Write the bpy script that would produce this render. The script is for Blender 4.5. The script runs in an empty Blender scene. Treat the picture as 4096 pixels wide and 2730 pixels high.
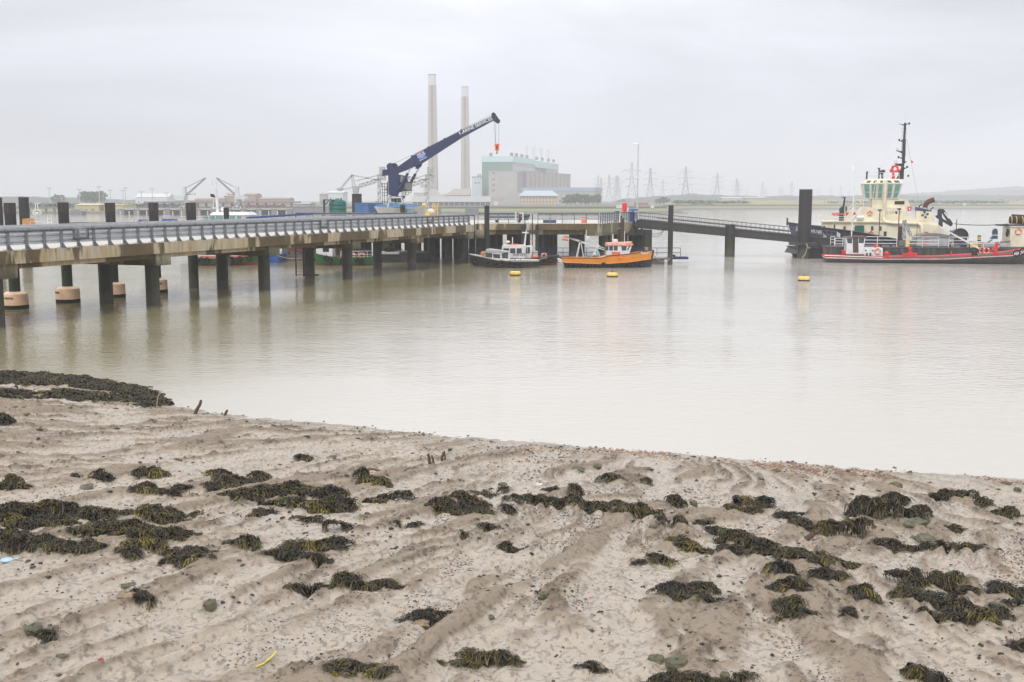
import bpy, math, random
import numpy as np
from mathutils import Vector, Matrix
R = math.radians
rnd = random.Random(7)
sc = bpy.context.scene
col = sc.collection
# ---------------- camera, world, sun, exposure ----------------
F = 4300.0                      # focal length in pixels of the 4096-wide photograph
P = math.atan(564 / F)          # downward pitch
H = 8.0                         # eye height over the water
cd = bpy.data.cameras.new('camera'); cam = bpy.data.objects.new('camera', cd); col.objects.link(cam)
cd.sensor_width = 36; cd.lens = F * 36 / 4096; cd.clip_end = 30000; cd.clip_start = 0.1
cam.location = (0, 0, H); cam.rotation_euler = (math.pi / 2 - P, 0, 0)
sc.camera = cam
sc.view_settings.view_transform = 'Standard'; sc.view_settings.look = 'None'
sc.view_settings.exposure = 0.24; sc.view_settings.gamma = 1
sc.cycles.volume_bounces = 3; sc.cycles.max_bounces = 8; sc.cycles.transparent_max_bounces = 12
SUN_EL, SUN_AZ = R(52), R(200)
w = bpy.data.worlds.new('World'); sc.world = w; w.use_nodes = True
nt = w.node_tree; nt.nodes.clear(); N = nt.nodes.new; L = nt.links.new
sky = N('ShaderNodeTexSky'); sky.sky_type = 'NISHITA'; sky.sun_disc = False
sky.sun_elevation = SUN_EL; sky.sun_rotation = SUN_AZ; sky.dust_density = 4
bg1 = N('ShaderNodeBackground'); bg1.inputs[1].default_value = 0.1; L(sky.outputs[0], bg1.inputs[0])
tc = N('ShaderNodeTexCoord'); sep = N('ShaderNodeSeparateXYZ'); L(tc.outputs['Generated'], sep.inputs[0])
grad = N('ShaderNodeValToRGB'); L(sep.outputs[2], grad.inputs[0])
cr = grad.color_ramp; cr.elements[0].position = 0.0; cr.elements[0].color = (.63, .66, .76, 1)
cr.elements[1].position = 1.0; cr.elements[1].color = (1.26, 1.27, 1.34, 1)
for p, c in ((.05, (.635, .665, .775)), (.12, (.715, .735, .825)), (.22, (.89, .90, .95)), (.5, (1.05, 1.05, 1.09))):
    e = cr.elements.new(p); e.color = (*c, 1)
mp = N('ShaderNodeMapping'); mp.inputs['Scale'].default_value = (1.5, 1.5, 7); mp.inputs['Location'].default_value = (3.1, .4, .35)
L(tc.outputs['Generated'], mp.inputs[0])
nz = N('ShaderNodeTexNoise'); nz.inputs['Scale'].default_value = 1.15; nz.inputs['Detail'].default_value = 5; nz.inputs['Roughness'].default_value = .5
nz.inputs['Distortion'].default_value = .4
L(mp.outputs[0], nz.inputs['Vector'])
mr = N('ShaderNodeMapRange'); mr.inputs[1].default_value = .3; mr.inputs[2].default_value = .7; mr.inputs[3].default_value = .71; mr.inputs[4].default_value = 1.27
L(nz.outputs[0], mr.inputs[0])
vm = N('ShaderNodeVectorMath'); vm.operation = 'SCALE'; L(grad.outputs[0], vm.inputs[0]); L(mr.outputs[0], vm.inputs['Scale'])
bg2 = N('ShaderNodeBackground'); bg2.inputs[1].default_value = 1.0; L(vm.outputs[0], bg2.inputs[0])
mx = N('ShaderNodeMixShader'); mx.inputs[0].default_value = .93; L(bg1.outputs[0], mx.inputs[1]); L(bg2.outputs[0], mx.inputs[2])
out = N('ShaderNodeOutputWorld'); L(mx.outputs[0], out.inputs[0])
sd = bpy.data.lights.new('sun', 'SUN'); sd.energy = 1.3; sd.angle = R(14); sd.color = (1, .96, .9)
sun = bpy.data.objects.new('sun', sd); col.objects.link(sun)
sun.rotation_euler = (math.pi / 2 - SUN_EL, 0, -SUN_AZ + math.pi)

# ---------------- pixel <-> world calibration of the survey ----------------
CP, SP = math.cos(P), math.sin(P)
def ray(px, py):
    u = (px - 2048) / F; v = (1365 - py) / F
    return Vector((u, CP + v * SP, -SP + v * CP))
def at(px, py, Y):
    d = ray(px, py); return Vector((0, 0, H)) + d * (Y / d.y)
def gz(px, py, z=0.0):
    d = ray(px, py); return Vector((0, 0, H)) + d * ((z - H) / d.z)
class Fr:
    """frame standing at distance Y: turns measured picture coordinates into local metres"""
    def __init__(s, px0, Y, z0=0.0):
        s.Y = Y; s.z0 = z0; s.o = at(px0, 801, Y); s.o.z = z0
    def p(s, px, py, dy=0.0):
        q = at(px, py, s.Y + dy); return (q.x - s.o.x, q.z - s.z0)
    def v(s, px, py, dy=0.0):
        q = at(px, py, s.Y + dy); return Vector((q.x - s.o.x, dy, q.z - s.z0))

# ---------------- materials ----------------
def newmat(name):
    m = bpy.data.materials.new(name); m.use_nodes = True
    t = m.node_tree; return m, t, t.nodes['Principled BSDF']
def noise(t, scale, detail=4, rough=.55, vec=None, sc3=None, src='Object'):
    c = t.nodes.new('ShaderNodeTexCoord')
    n = t.nodes.new('ShaderNodeTexNoise'); n.inputs['Scale'].default_value = scale; n.inputs['Detail'].default_value = detail; n.inputs['Roughness'].default_value = rough
    o = c.outputs[src]
    if sc3:
        mpp = t.nodes.new('ShaderNodeMapping'); mpp.inputs['Scale'].default_value = sc3; t.links.new(o, mpp.inputs[0]); o = mpp.outputs[0]
    t.links.new(o, n.inputs['Vector']); return n.outputs[0]
def ramp(t, fac, stops):
    r = t.nodes.new('ShaderNodeValToRGB'); e = r.color_ramp.elements
    e[0].position = stops[0][0]; e[0].color = (*stops[0][1], 1)
    e[1].position = stops[-1][0]; e[1].color = (*stops[-1][1], 1)
    for p_, c_ in stops[1:-1]:
        k = e.new(p_); k.color = (*c_, 1)
    t.links.new(fac, r.inputs[0]); return r.outputs[0]
def mixc(t, f, a, b):
    m = t.nodes.new('ShaderNodeMix'); m.data_type = 'RGBA'
    if isinstance(f, float): m.inputs[0].default_value = f
    else: t.links.new(f, m.inputs[0])
    for i, x in ((6, a), (7, b)):
        if isinstance(x, tuple): m.inputs[i].default_value = (*x, 1)
        else: t.links.new(x, m.inputs[i])
    return m.outputs[2]
def bump(t, b, h, strength, dist=.02):
    n = t.nodes.new('ShaderNodeBump'); n.inputs['Strength'].default_value = strength; n.inputs['Distance'].default_value = dist
    t.links.new(h, n.inputs['Height']); t.links.new(n.outputs[0], b.inputs['Normal'])
MATS = {}
def paint(name, c, rough=.45, wear=.25, dirt=(.16, .12, .08), scale=1.2, metal=0.0, bmp=.15, streak=True):
    """weathered paint: broad tonal drift, vertical dirt runs, slight unevenness"""
    m, t, b = newmat(name)
    n1 = noise(t, scale, 5, .6)
    dark = tuple(x * .78 for x in c); lite = tuple(min(1, x * 1.12) for x in c)
    base = ramp(t, n1, [(.3, dark), (.7, lite)])
    n2 = noise(t, scale * 2.2, 6, .65, sc3=(2.5, 2.5, .35) if streak else None)
    lo = .74 - wear * .6
    f = ramp(t, n2, [(lo, (0, 0, 0)), (min(.99, lo + .22), (wear + .35,) * 3)])
    t.links.new(mixc(t, f, base, dirt), b.inputs['Base Color'])
    b.inputs['Roughness'].default_value = rough; b.inputs['Metallic'].default_value = metal
    if bmp: bump(t, b, noise(t, scale * 6, 3), bmp, .02)
    MATS[name] = m; return m
def flat(name, c, rough=.6, metal=0.0, emit=0, alpha=1.0, spec=.5, var=.12):
    m, t, b = newmat(name)
    n1 = noise(t, 2.0, 3)
    t.links.new(ramp(t, n1, [(.3, tuple(x * (1 - var) for x in c)), (.7, tuple(min(1, x * (1 + var)) for x in c))]), b.inputs['Base Color'])
    b.inputs['Roughness'].default_value = rough; b.inputs['Metallic'].default_value = metal
    b.inputs['Specular IOR Level'].default_value = spec
    MATS[name] = m; return m
WHITE = paint('white_paint', (.72, .72, .70), .4, .28, (.35, .2, .1), 1.5)
CLEANW = paint('clean_white', (.78, .78, .78), .35, .05)
CREAM = paint('cream_paint', (.82, .75, .56), .4, .16, (.4, .3, .16), .7)
NAVY = paint('navy_paint', (.06, .078, .135), .45, .2, (.12, .11, .1), .8)
CRANEB = paint('crane_blue', (.028, .04, .105), .42, .15, (.1, .1, .11), .6)
BLUE = paint('blue_paint', (.03, .09, .33), .4, .2)
ORANGE = paint('orange_paint', (1.0, .34, .035), .4, 0, (.5, .13, .03), .7)
REDO = flat('red_orange', (.85, .17, .06), .45)
RED = paint('red_paint', (.70, .035, .03), .4, .22, (.3, .1, .07), 1.2)
BLACKP = paint('black_paint', (.03, .028, .032), .5, .35, (.12, .08, .06), 1.0)
DGREY = paint('dark_steel', (.045, .043, .045), .55, .3, (.11, .08, .06), 1.0)
GREYP = paint('grey_hull', (.10, .095, .095), .5, .35, (.17, .11, .07), .6)
STEEL = flat('galvanised', (.50, .53, .56), .45, .15)
LSTEEL = flat('light_steel', (.5, .52, .53), .45, .3)
GREEN = paint('green_paint', (.03, .16, .05), .4, .3, (.15, .08, .04))
TANKG = paint('tank_green', (.015, .12, .10), .35, .08)
CONTB = paint('container_blue', (.07, .16, .36), .5, .3, (.22, .14, .1), .7)
RUBBER = flat('rubber', (.007, .007, .008), .7)
GLASS = flat('window_glass', (.035, .045, .05), .08, 0, spec=.8)
TEAL = flat('teal_glass', (.17, .36, .34), .08, 0, spec=.8)
RUST = paint('rust', (.13, .055, .03), .8, .3, (.05, .03, .02), 2)
WOODM = paint('wood', (.10, .065, .04), .8, .3, (.05, .04, .03), 2)
YEL = flat('yellow_paint', (.85, .52, .05), .45)
BUOYY = paint('buoy_yellow', (.95, .62, .16), .5, .12, (.3, .25, .1), 2)
BLACK = flat('black_matte', (.012, .012, .013), .8)
ROPE = flat('rope', (.35, .30, .22), .9)
ANTIF = paint('antifouling', (.28, .09, .07), .6, .35, (.12, .1, .08))
BROWN = flat('brown_door', (.10, .035, .025), .5)
LGREY = paint('light_grey', (.45, .46, .47), .5, .25)
GREYC = paint('tank_grey', (.20, .20, .19), .6, .2)
MINT = flat('mint', (.25, .50, .45), .5)

# ---------------- mesh builder ----------------
class MB:
    def __init__(s): s.v = []; s.f = []; s.s = []
    def add(s, vs, fs, smooth=False):
        o = len(s.v); s.v += [tuple(x) for x in vs]
        for f in fs: s.f.append([i + o for i in f]); s.s.append(smooth)
        return s
    def box(s, x0, x1, y0, y1, z0, z1, rz=0, c=None):
        vs = [(x, y, z) for z in (z0, z1) for y in (y0, y1) for x in (x0, x1)]
        if rz:
            c = c or ((x0 + x1) / 2, (y0 + y1) / 2); ca, sa = math.cos(rz), math.sin(rz)
            vs = [(c[0] + (x - c[0]) * ca - (y - c[1]) * sa, c[1] + (x - c[0]) * sa + (y - c[1]) * ca, z) for x, y, z in vs]
        return s.add(vs, [(0, 2, 3, 1), (4, 5, 7, 6), (0, 1, 5, 4), (2, 6, 7, 3), (0, 4, 6, 2), (1, 3, 7, 5)])
    def bar(s, a, b, wd, ht=None, up=(0, 0, 1)):
        a, b = Vector(a), Vector(b); ht = ht or wd; d = (b - a).normalized(); up = Vector(up)
        if abs(d.dot(up)) > .99: up = Vector((0, 1, 0))
        x = d.cross(up).normalized() * wd / 2; y = x.cross(d).normalized() * ht / 2
        vs = [p + i * x + j * y for p in (a, b) for i, j in ((-1, -1), (1, -1), (1, 1), (-1, 1))]
        return s.add(vs, [(0, 1, 2, 3), (7, 6, 5, 4), (0, 4, 5, 1), (1, 5, 6, 2), (2, 6, 7, 3), (3, 7, 4, 0)])
    def cyl(s, a, b, r0, r1=None, n=14, smooth=True):
        a, b = Vector(a), Vector(b); r1 = r0 if r1 is None else r1; d = (b - a).normalized()
        up = Vector((0, 0, 1)) if abs(d.z) < .9 else Vector((1, 0, 0))
        x = d.cross(up).normalized(); y = d.cross(x)
        vs = []
        for p, r in ((a, r0), (b, r1)):
            for i in range(n):
                t = 2 * math.pi * i / n; vs.append(p + (x * math.cos(t) + y * math.sin(t)) * r)
        s.add(vs, [(i, (i + 1) % n, n + (i + 1) % n, n + i) for i in range(n)], smooth)
        s.add(vs[:n], [tuple(range(n))[::-1]]); s.add(vs[n:], [tuple(range(n))]); return s
    def tube(s, pts, r, n=7, closed=False):
        pts = [Vector(p) for p in pts]; m = len(pts); vs = []; x = None
        for i, p in enumerate(pts):
            d = (pts[(i + 1) % m] - pts[i - 1]) if closed else (pts[min(i + 1, m - 1)] - pts[max(i - 1, 0)])
            d.normalize()
            if x is None:
                up = Vector((0, 0, 1)) if abs(d.z) < .9 else Vector((1, 0, 0)); x = d.cross(up).normalized()
            else: x = (x - d * x.dot(d)).normalized()
            y = d.cross(x)
            for k in range(n):
                t = 2 * math.pi * k / n; vs.append(p + (x * math.cos(t) + y * math.sin(t)) * r)
        fs = []
        for i in range(m if closed else m - 1):
            j = (i + 1) % m
            for k in range(n): fs.append((i * n + k, i * n + (k + 1) % n, j * n + (k + 1) % n, j * n + k))
        s.add(vs, fs, True)
        if not closed: s.add(vs[:n], [tuple(range(n))]); s.add(vs[-n:], [tuple(range(n))[::-1]])
        return s
    def ring(s, c, R_, r, axis=(0, 1, 0), n=20, k=8):
        a = Vector(axis).normalized(); up = Vector((0, 0, 1)) if abs(a.z) < .9 else Vector((1, 0, 0))
        x = a.cross(up).normalized(); y = a.cross(x); c = Vector(c)
        return s.tube([c + (x * math.cos(2 * math.pi * i / n) + y * math.sin(2 * math.pi * i / n)) * R_ for i in range(n)], r, k, True)
    def lathe(s, prof, c=(0, 0, 0), n=20):
        vs = []
        for r, z in prof:
            for i in range(n):
                t = 2 * math.pi * i / n; vs.append((c[0] + r * math.cos(t), c[1] + r * math.sin(t), c[2] + z))
        m = len(prof)
        s.add(vs, [(j * n + i, j * n + (i + 1) % n, (j + 1) * n + (i + 1) % n, (j + 1) * n + i) for j in range(m - 1) for i in range(n)], True)
        s.add(vs[:n], [tuple(range(n))[::-1]]); s.add(vs[-n:], [tuple(range(n))]); return s
    def ball(s, c, r, sc3=(1, 1, 1), n=12):
        pr = [(r * math.sin(math.pi * i / 8), -r * math.cos(math.pi * i / 8)) for i in range(9)]
        pr[0] = (.01 * r, -r); pr[-1] = (.01 * r, r)
        o = len(s.v); s.lathe(pr, (0, 0, 0), n)
        for i in range(o, len(s.v)):
            x, y, z = s.v[i]; s.v[i] = (c[0] + x * sc3[0], c[1] + y * sc3[1], c[2] + z * sc3[2])
        return s
    def prism(s, poly, y0, y1):
        """polygon of (x, z) points pushed from y0 to y1"""
        n = len(poly); vs = [(x, y0, z) for x, z in poly] + [(x, y1, z) for x, z in poly]
        return s.add(vs, [tuple(range(n)), tuple(range(n, 2 * n))[::-1]] + [(i, n + i, n + (i + 1) % n, (i + 1) % n) for i in range(n)])
    def slab(s, poly, z0, z1):
        n = len(poly); vs = [(x, y, z0) for x, y in poly] + [(x, y, z1) for x, y in poly]
        return s.add(vs, [tuple(range(n))[::-1], tuple(range(n, 2 * n))] + [(i, (i + 1) % n, n + (i + 1) % n, n + i) for i in range(n)])
    def frustum(s, b, t, z0, z1):
        """(x0,x1,y0,y1) bottom and top rectangles"""
        vs = [(b[0], b[2], z0), (b[1], b[2], z0), (b[1], b[3], z0), (b[0], b[3], z0), (t[0], t[2], z1), (t[1], t[2], z1), (t[1], t[3], z1), (t[0], t[3], z1)]
        return s.add(vs, [(3, 2, 1, 0), (4, 5, 6, 7), (0, 1, 5, 4), (1, 2, 6, 5), (2, 3, 7, 6), (3, 0, 4, 7)])
    def build(s, name, mat, parent=None, fix=True):
        me = bpy.data.meshes.new(name); me.from_pydata(s.v, [], s.f); me.update()
        me.polygons.foreach_set('use_smooth', s.s)
        if fix:
            import bmesh
            bm = bmesh.new(); bm.from_mesh(me); bmesh.ops.recalc_face_normals(bm, faces=bm.faces); bm.to_mesh(me); bm.free()
        if any(s.s): me.set_sharp_from_angle(angle=R(40))
        me.materials.append(mat)
        o = bpy.data.objects.new(name, me); col.objects.link(o)
        if parent is not None: o.parent = parent
        return o
def tag(o, label, cat, group=None):
    o['label'] = label; o['category'] = cat
    if group: o['group'] = group
    return o
def thing(name, label, cat, loc, rz=0, group=None):
    o = bpy.data.objects.new(name, None); o.empty_display_size = .3; col.objects.link(o)
    o.location = loc; o.rotation_euler = (0, 0, rz); return tag(o, label, cat, group)
def struct(o, kind='structure'): o['kind'] = kind; return o
def copy_tree(o, parent=None):
    c = o.copy(); col.objects.link(c); c.parent = parent
    for ch in [x for x in o.children]: copy_tree(ch, c)
    return c
def text(name, body, size, mat, parent, M, extr=.01, bold=.0, sx=1.0):
    cu = bpy.data.curves.new(name, 'FONT'); cu.body = body; cu.size = size; cu.extrude = extr; cu.offset = bold; cu.align_x = 'CENTER'; cu.align_y = 'CENTER'
    cu.resolution_u = 3
    t = bpy.data.objects.new(name, cu); col.objects.link(t); bpy.context.view_layer.update()
    me = bpy.data.meshes.new_from_object(t.evaluated_get(bpy.context.evaluated_depsgraph_get()))
    bpy.data.objects.remove(t); me.name = name; me.materials.clear(); me.materials.append(mat)
    o = bpy.data.objects.new(name, me); col.objects.link(o); o.parent = parent
    o.matrix_local = M @ Matrix.Diagonal((sx, 1, 1, 1)); return o
def face_cam(x, y, z, roll=0.0, rz=0.0):
    """text standing upright, read from -y; roll turns it in its own plane"""
    return Matrix.Translation((x, y, z)) @ Matrix.Rotation(rz, 4, 'Z') @ Matrix.Rotation(R(90), 4, 'X') @ Matrix.Rotation(roll, 4, 'Z')
# ---------------- value noise ----------------
def hsh(ix, iy, seed):
    h = (ix * 374761393 + iy * 668265263 + seed * 144269504) & 0xffffffff
    h = ((h ^ (h >> 13)) * 1274126177) & 0xffffffff
    return ((h ^ (h >> 16)) & 0xffffff) / float(0xffffff)
def vn(x, y, seed=0):
    x = np.asarray(x, float); y = np.asarray(y, float)
    ix = np.floor(x).astype(np.int64); iy = np.floor(y).astype(np.int64); fx = x - ix; fy = y - iy
    fx = fx * fx * (3 - 2 * fx); fy = fy * fy * (3 - 2 * fy)
    a = hsh(ix, iy, seed); b = hsh(ix + 1, iy, seed); c = hsh(ix, iy + 1, seed); d = hsh(ix + 1, iy + 1, seed)
    return (a + (b - a) * fx) * (1 - fy) + (c + (d - c) * fx) * fy
def fbm(x, y, seed=0, o=4, g=.5):
    s = 0; a = 1; t = 0
    for i in range(o):
        s = s + a * vn(x * 2 ** i + 17.3 * i, y * 2 ** i - 9.1 * i, seed + i); t += a; a *= g
    return s / t
def npmesh(name, V, Fq, mat, smooth=True, attrs=None):
    me = bpy.data.meshes.new(name); nv = len(V); nf = len(Fq); k = Fq.shape[1]
    me.vertices.add(nv); me.vertices.foreach_set('co', np.ascontiguousarray(V, np.float32).ravel())
    me.loops.add(nf * k); me.loops.foreach_set('vertex_index', np.ascontiguousarray(Fq, np.int32).ravel())
    me.polygons.add(nf); me.polygons.foreach_set('loop_start', np.arange(0, nf * k, k, dtype=np.int32))
    me.polygons.foreach_set('loop_total', np.full(nf, k, np.int32))
    me.update(calc_edges=True); me.polygons.foreach_set('use_smooth', np.full(nf, smooth))
    for an, (kind, arr) in (attrs or {}).items():
        at_ = me.attributes.new(an, kind, 'POINT')
        at_.data.foreach_set('value' if kind == 'FLOAT' else 'color', np.ascontiguousarray(arr, np.float32).ravel())
    me.materials.append(mat); o = bpy.data.objects.new(name, me); col.objects.link(o); return o
# ---------------- foreshore ----------------
_sh = [(0, 1478), (300, 1508), (520, 1560), (650, 1612), (800, 1640), (1100, 1678), (1500, 1712), (1800, 1742), (2048, 1762), (2500, 1800), (3000, 1838), (3500, 1876), (4096, 1920)]
_sp = [gz(a, b) for a, b in _sh]
_sx = np.array([-90] + [p.x for p in _sp] + [60]); _sy = np.array([75] + [p.y for p in _sp] + [22.5])
CX, CY = 8.0, 43.0
def mud_parts(X, Y):
    X = np.asarray(X, float); Y = np.asarray(Y, float)
    d = np.interp(X, _sx, _sy) - Y
    base = np.where(d > 0, .082 * d - .0004 * d * d, .1 * d)
    wx = fbm(X * .22, Y * .22, 40, 3) - .5; wy = fbm(X * .22, Y * .22, 50, 3) - .5
    dx = X - CX + wx * 4; dy = Y - CY + wy * 4; r = np.sqrt(dx * dx + dy * dy); th = np.arctan2(dx, -dy)
    q1 = vn(th * 56 + 1.6 * (fbm(X * .5, Y * .5, 9, 2) - .5), r * .15, 3); q = np.abs(2 * q1 - 1) ** .8 * .62 + vn(th * 125 + 1.4 * (fbm(X * .9, Y * .9, 10, 2) - .5), r * .24, 4) * .42
    amp = np.clip((r - 4) / 9, .3, 1) * np.clip(d / 4 + .1, 0, 1)
    a = X * .82 - Y * .42; e = X * .42 + Y * .82; q3 = vn(a * 1.9 + 1.2 * (wx + wy), e * .22, 6); rid = (q - .5 + (np.abs(2 * q3 - 1) - .5) * .45) * amp
    hum = fbm(X * .8, Y * .95, 21, 3) - .5
    fine = fbm(X * 3.2, Y * 3.6, 31, 3) - .5
    return d, base, rid, hum, fine, amp
def mudh(X, Y, micro=False):
    d, base, rid, hum, fine, amp = mud_parts(X, Y)
    k = np.clip(d / 3 + .25, .12, 1)
    h = base + rid * .25 + hum * .14 * k + fine * .10 * k
    if micro:
        lump = np.clip((fbm(X * 1.3, Y * 1.5, 61, 3) - .43) * 5, 0, 1) * np.clip(1 - np.abs(rid - .10) * 6, 0, 1)
        cr = fbm(X * 7, Y * 8, 71, 3); crumb_shade = np.clip((cr - .44) * 3.5, 0, 1)
        h = h + (lump * (cr - .42) * .20 + (fbm(X * 16, Y * 18, 81, 2) - .5) * .018 + (fbm(X * 6.5, Y * 7.5, 83, 3) - .5) * .05) * k
        return h, rid + hum * .15 + fine * .38, lump * (.30 + crumb_shade * .75) + np.clip((fbm(X * 17, Y * 12, 75, 3) - .57) * 5, 0, .6), d
    return h
nr, nc = 1250, 1150
ys = 7.5 * (62 / 7.5) ** np.linspace(0, 1, nr); aa = np.linspace(-.60, .60, nc)
YY = np.repeat(ys[:, None], nc, 1); XX = aa[None, :] * (YY + 5)
hh, wet_sheen, crumb_shade, dsh = mudh(XX, YY, True)
wet_sheen_m = np.clip(.42 - wet_sheen * 4.0 + (fbm(XX * 5, YY * 5, 91, 3) - .5) * .5, 0, 1)
wet_sheen_m = np.maximum(wet_sheen_m, np.clip(1 - dsh / 1.2, 0, 1) * .85)
V = np.stack([XX, YY, hh], -1).reshape(-1, 3)
I = np.arange(nr * nc).reshape(nr, nc)
Fq = np.stack([I[:-1, :-1], I[:-1, 1:], I[1:, 1:], I[1:, :-1]], -1).reshape(-1, 4)
m, t, b = newmat('mud')
aw = t.nodes.new('ShaderNodeAttribute'); aw.attribute_name = 'wet_sheen'
ac = t.nodes.new('ShaderNodeAttribute'); ac.attribute_name = 'crumb_shade'
n1 = noise(t, 1.3, 6, .6); n2 = noise(t, 14, 5, .7)
dry = mixc(t, n2, (.17, .126, .084), (.31, .248, .178))
dry = mixc(t, n1, dry, (.27, .22, .165))
wet_sheen_c = mixc(t, n1, (.375, .32, .25), (.43, .372, .298))  # wet silt drawn paler: sky sheen of the troughs painted into its colour
c = mixc(t, aw.outputs['Fac'], dry, wet_sheen_c)
c = mixc(t, ac.outputs['Fac'], c, (.105, .08, .055))  # dark rough crumbs, with shade along the ridge flanks painted in
speck = ramp(t, noise(t, 34, 3, .6), [(.56, (0, 0, 0)), (.68, (.6,) * 3)])  # random dark flecks that also paint in fine shading between bumps
c = mixc(t, speck, c, (.17, .135, .10))
t.links.new(c, b.inputs['Base Color'])
rr = t.nodes.new('ShaderNodeMapRange'); rr.inputs[3].default_value = .78; rr.inputs[4].default_value = .20
t.links.new(aw.outputs['Fac'], rr.inputs[0]); t.links.new(rr.outputs[0], b.inputs['Roughness'])
bump(t, b, noise(t, 45, 5, .7), .5, .012)
MUD = m
struct(npmesh('foreshore_mud', V, Fq, MUD, True, {'wet_sheen': ('FLOAT', wet_sheen_m.ravel()), 'crumb_shade': ('FLOAT', np.clip(crumb_shade, 0, 1).ravel())}))
# coarse ground behind and under everything
g = MB(); g.add([(-4000, -60, -3), (4000, -60, -3), (4000, 4900, -3), (-4000, 4900, -3)], [(0, 1, 2, 3)])
struct(g.build('riverbed', flat('riverbed_mud', (.2, .17, .13), .9)))
hb = float(mudh(0, 7.6))
g = MB(); g.add([(-7.6, 7.8, hb - .05), (7.6, 7.8, hb - .05), (9, -50, hb + 3), (-9, -50, hb + 3)], [(0, 1, 2, 3)])
g.add([(7.6, 7.8, hb - .05), (60, 7.8, hb - 1), (60, -50, hb + 3), (9, -50, hb + 3)], [(0, 1, 2, 3)])
g.add([(-7.6, 7.8, hb - .05), (-60, 7.8, hb - .2), (-60, -50, hb + 3), (-9, -50, hb + 3)], [(0, 1, 2, 3)])
struct(g.build('upper_shore', flat('shore_mud', (.32, .27, .215), .8)))
# water
m, t, b = newmat('water')
geo = t.nodes.new('ShaderNodeNewGeometry'); sp = t.nodes.new('ShaderNodeSeparateXYZ'); t.links.new(geo.outputs['Position'], sp.inputs[0])
ma = t.nodes.new('ShaderNodeMath'); ma.operation = 'MULTIPLY_ADD'; ma.inputs[1].default_value = .42; t.links.new(sp.outputs[0], ma.inputs[0]); t.links.new(sp.outputs[1], ma.inputs[2])
dm = t.nodes.new('ShaderNodeMapRange'); dm.inputs[1].default_value = 36; dm.inputs[2].default_value = 105; dm.interpolation_type = 'SMOOTHSTEP'
t.links.new(ma.outputs[0], dm.inputs[0])
big = noise(t, .035, 4, .55, sc3=(1, 1.6, 1))
ol = t.nodes.new('ShaderNodeMath'); ol.operation = 'MULTIPLY'; ol.inputs[1].default_value = -3.0; t.links.new(sp.outputs[0], ol.inputs[0])
ol2 = t.nodes.new('ShaderNodeMath'); ol2.operation = 'ADD'; t.links.new(sp.outputs[1], ol2.inputs[0]); t.links.new(ol.outputs[0], ol2.inputs[1])
olr = t.nodes.new('ShaderNodeMapRange'); olr.inputs[1].default_value = 50; olr.inputs[2].default_value = 150; olr.inputs[3].default_value = 0; olr.inputs[4].default_value = 1; olr.interpolation_type = 'SMOOTHSTEP'; t.links.new(ol2.outputs[0], olr.inputs[0])
wc = mixc(t, olr.outputs[0], (.515, .49, .435), (.215, .188, .09))  # olive on the pier side: dark reflections painted into the water colour
wc = mixc(t, ramp(t, big, [(.35, (0, 0, 0)), (.65, (.22,) * 3)]), wc, (.50, .48, .43))
t.links.new(wc, b.inputs['Base Color']); b.inputs['Roughness'].default_value = .06; b.inputs['IOR'].default_value = 1.27
def wv(scale, sc3, det=3): return noise(t, scale, det, .55, sc3=sc3)
def mth(op, a, c_):
    k = t.nodes.new('ShaderNodeMath'); k.operation = op
    for i, x in ((0, a), (1, c_)):
        if isinstance(x, (int, float)): k.inputs[i].default_value = x
        else: t.links.new(x, k.inputs[i])
    return k.outputs[0]
wmask = ramp(t, noise(t, .05, 3, .5), [(.38, (.25,) * 3), (.62, (1, 1, 1))])
hgt = mth('ADD', mth('MULTIPLY', wv(1.6, (1, 1.7, 1)), .6), mth('ADD', mth('MULTIPLY', wv(.45, (1, 1.8, 1), 2), .45), mth('MULTIPLY', wv(5.5, (1, 1.3, 1), 2), .12)))
hgt = mth('MULTIPLY', hgt, wmask)
near = t.nodes.new('ShaderNodeMapRange'); near.inputs[1].default_value = 30; near.inputs[2].default_value = 62; near.inputs[3].default_value = .12; near.inputs[4].default_value = 1
t.links.new(ma.outputs[0], near.inputs[0]); hgt = mth('MULTIPLY', hgt, near.outputs[0])
bump(t, b, hgt, 1.0, .11)
WATER = m
g = MB(); g.add([(-3500, 18, 0), (3500, 18, 0), (3500, 1400, 0), (-3500, 1400, 0)], [(0, 1, 2, 3)])
struct(g.build('water', WATER))
def gm(px, py):
    z = 0
    for _ in range(6):
        p_ = gz(px, py, z); z = float(mudh(p_.x, p_.y))
    p_.z = z; return p_
# haze
hz = MB(); hz.box(-4200, 4200, -70, 5000, -4, 176)
hm = bpy.data.materials.new('haze'); hm.use_nodes = True; hm.node_tree.nodes.clear()
pv = hm.node_tree.nodes.new('ShaderNodeVolumePrincipled'); ho = hm.node_tree.nodes.new('ShaderNodeOutputMaterial')
pv.inputs['Color'].default_value = (.95, .965, 1.0, 1); pv.inputs['Density'].default_value = .00039; pv.inputs['Anisotropy'].default_value = .0
hm.node_tree.links.new(pv.outputs[0], ho.inputs['Volume'])
hm.cycles.homogeneous_volume = True if hasattr(hm.cycles, 'homogeneous_volume') else None
struct(hz.build('haze', hm), 'stuff')
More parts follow.
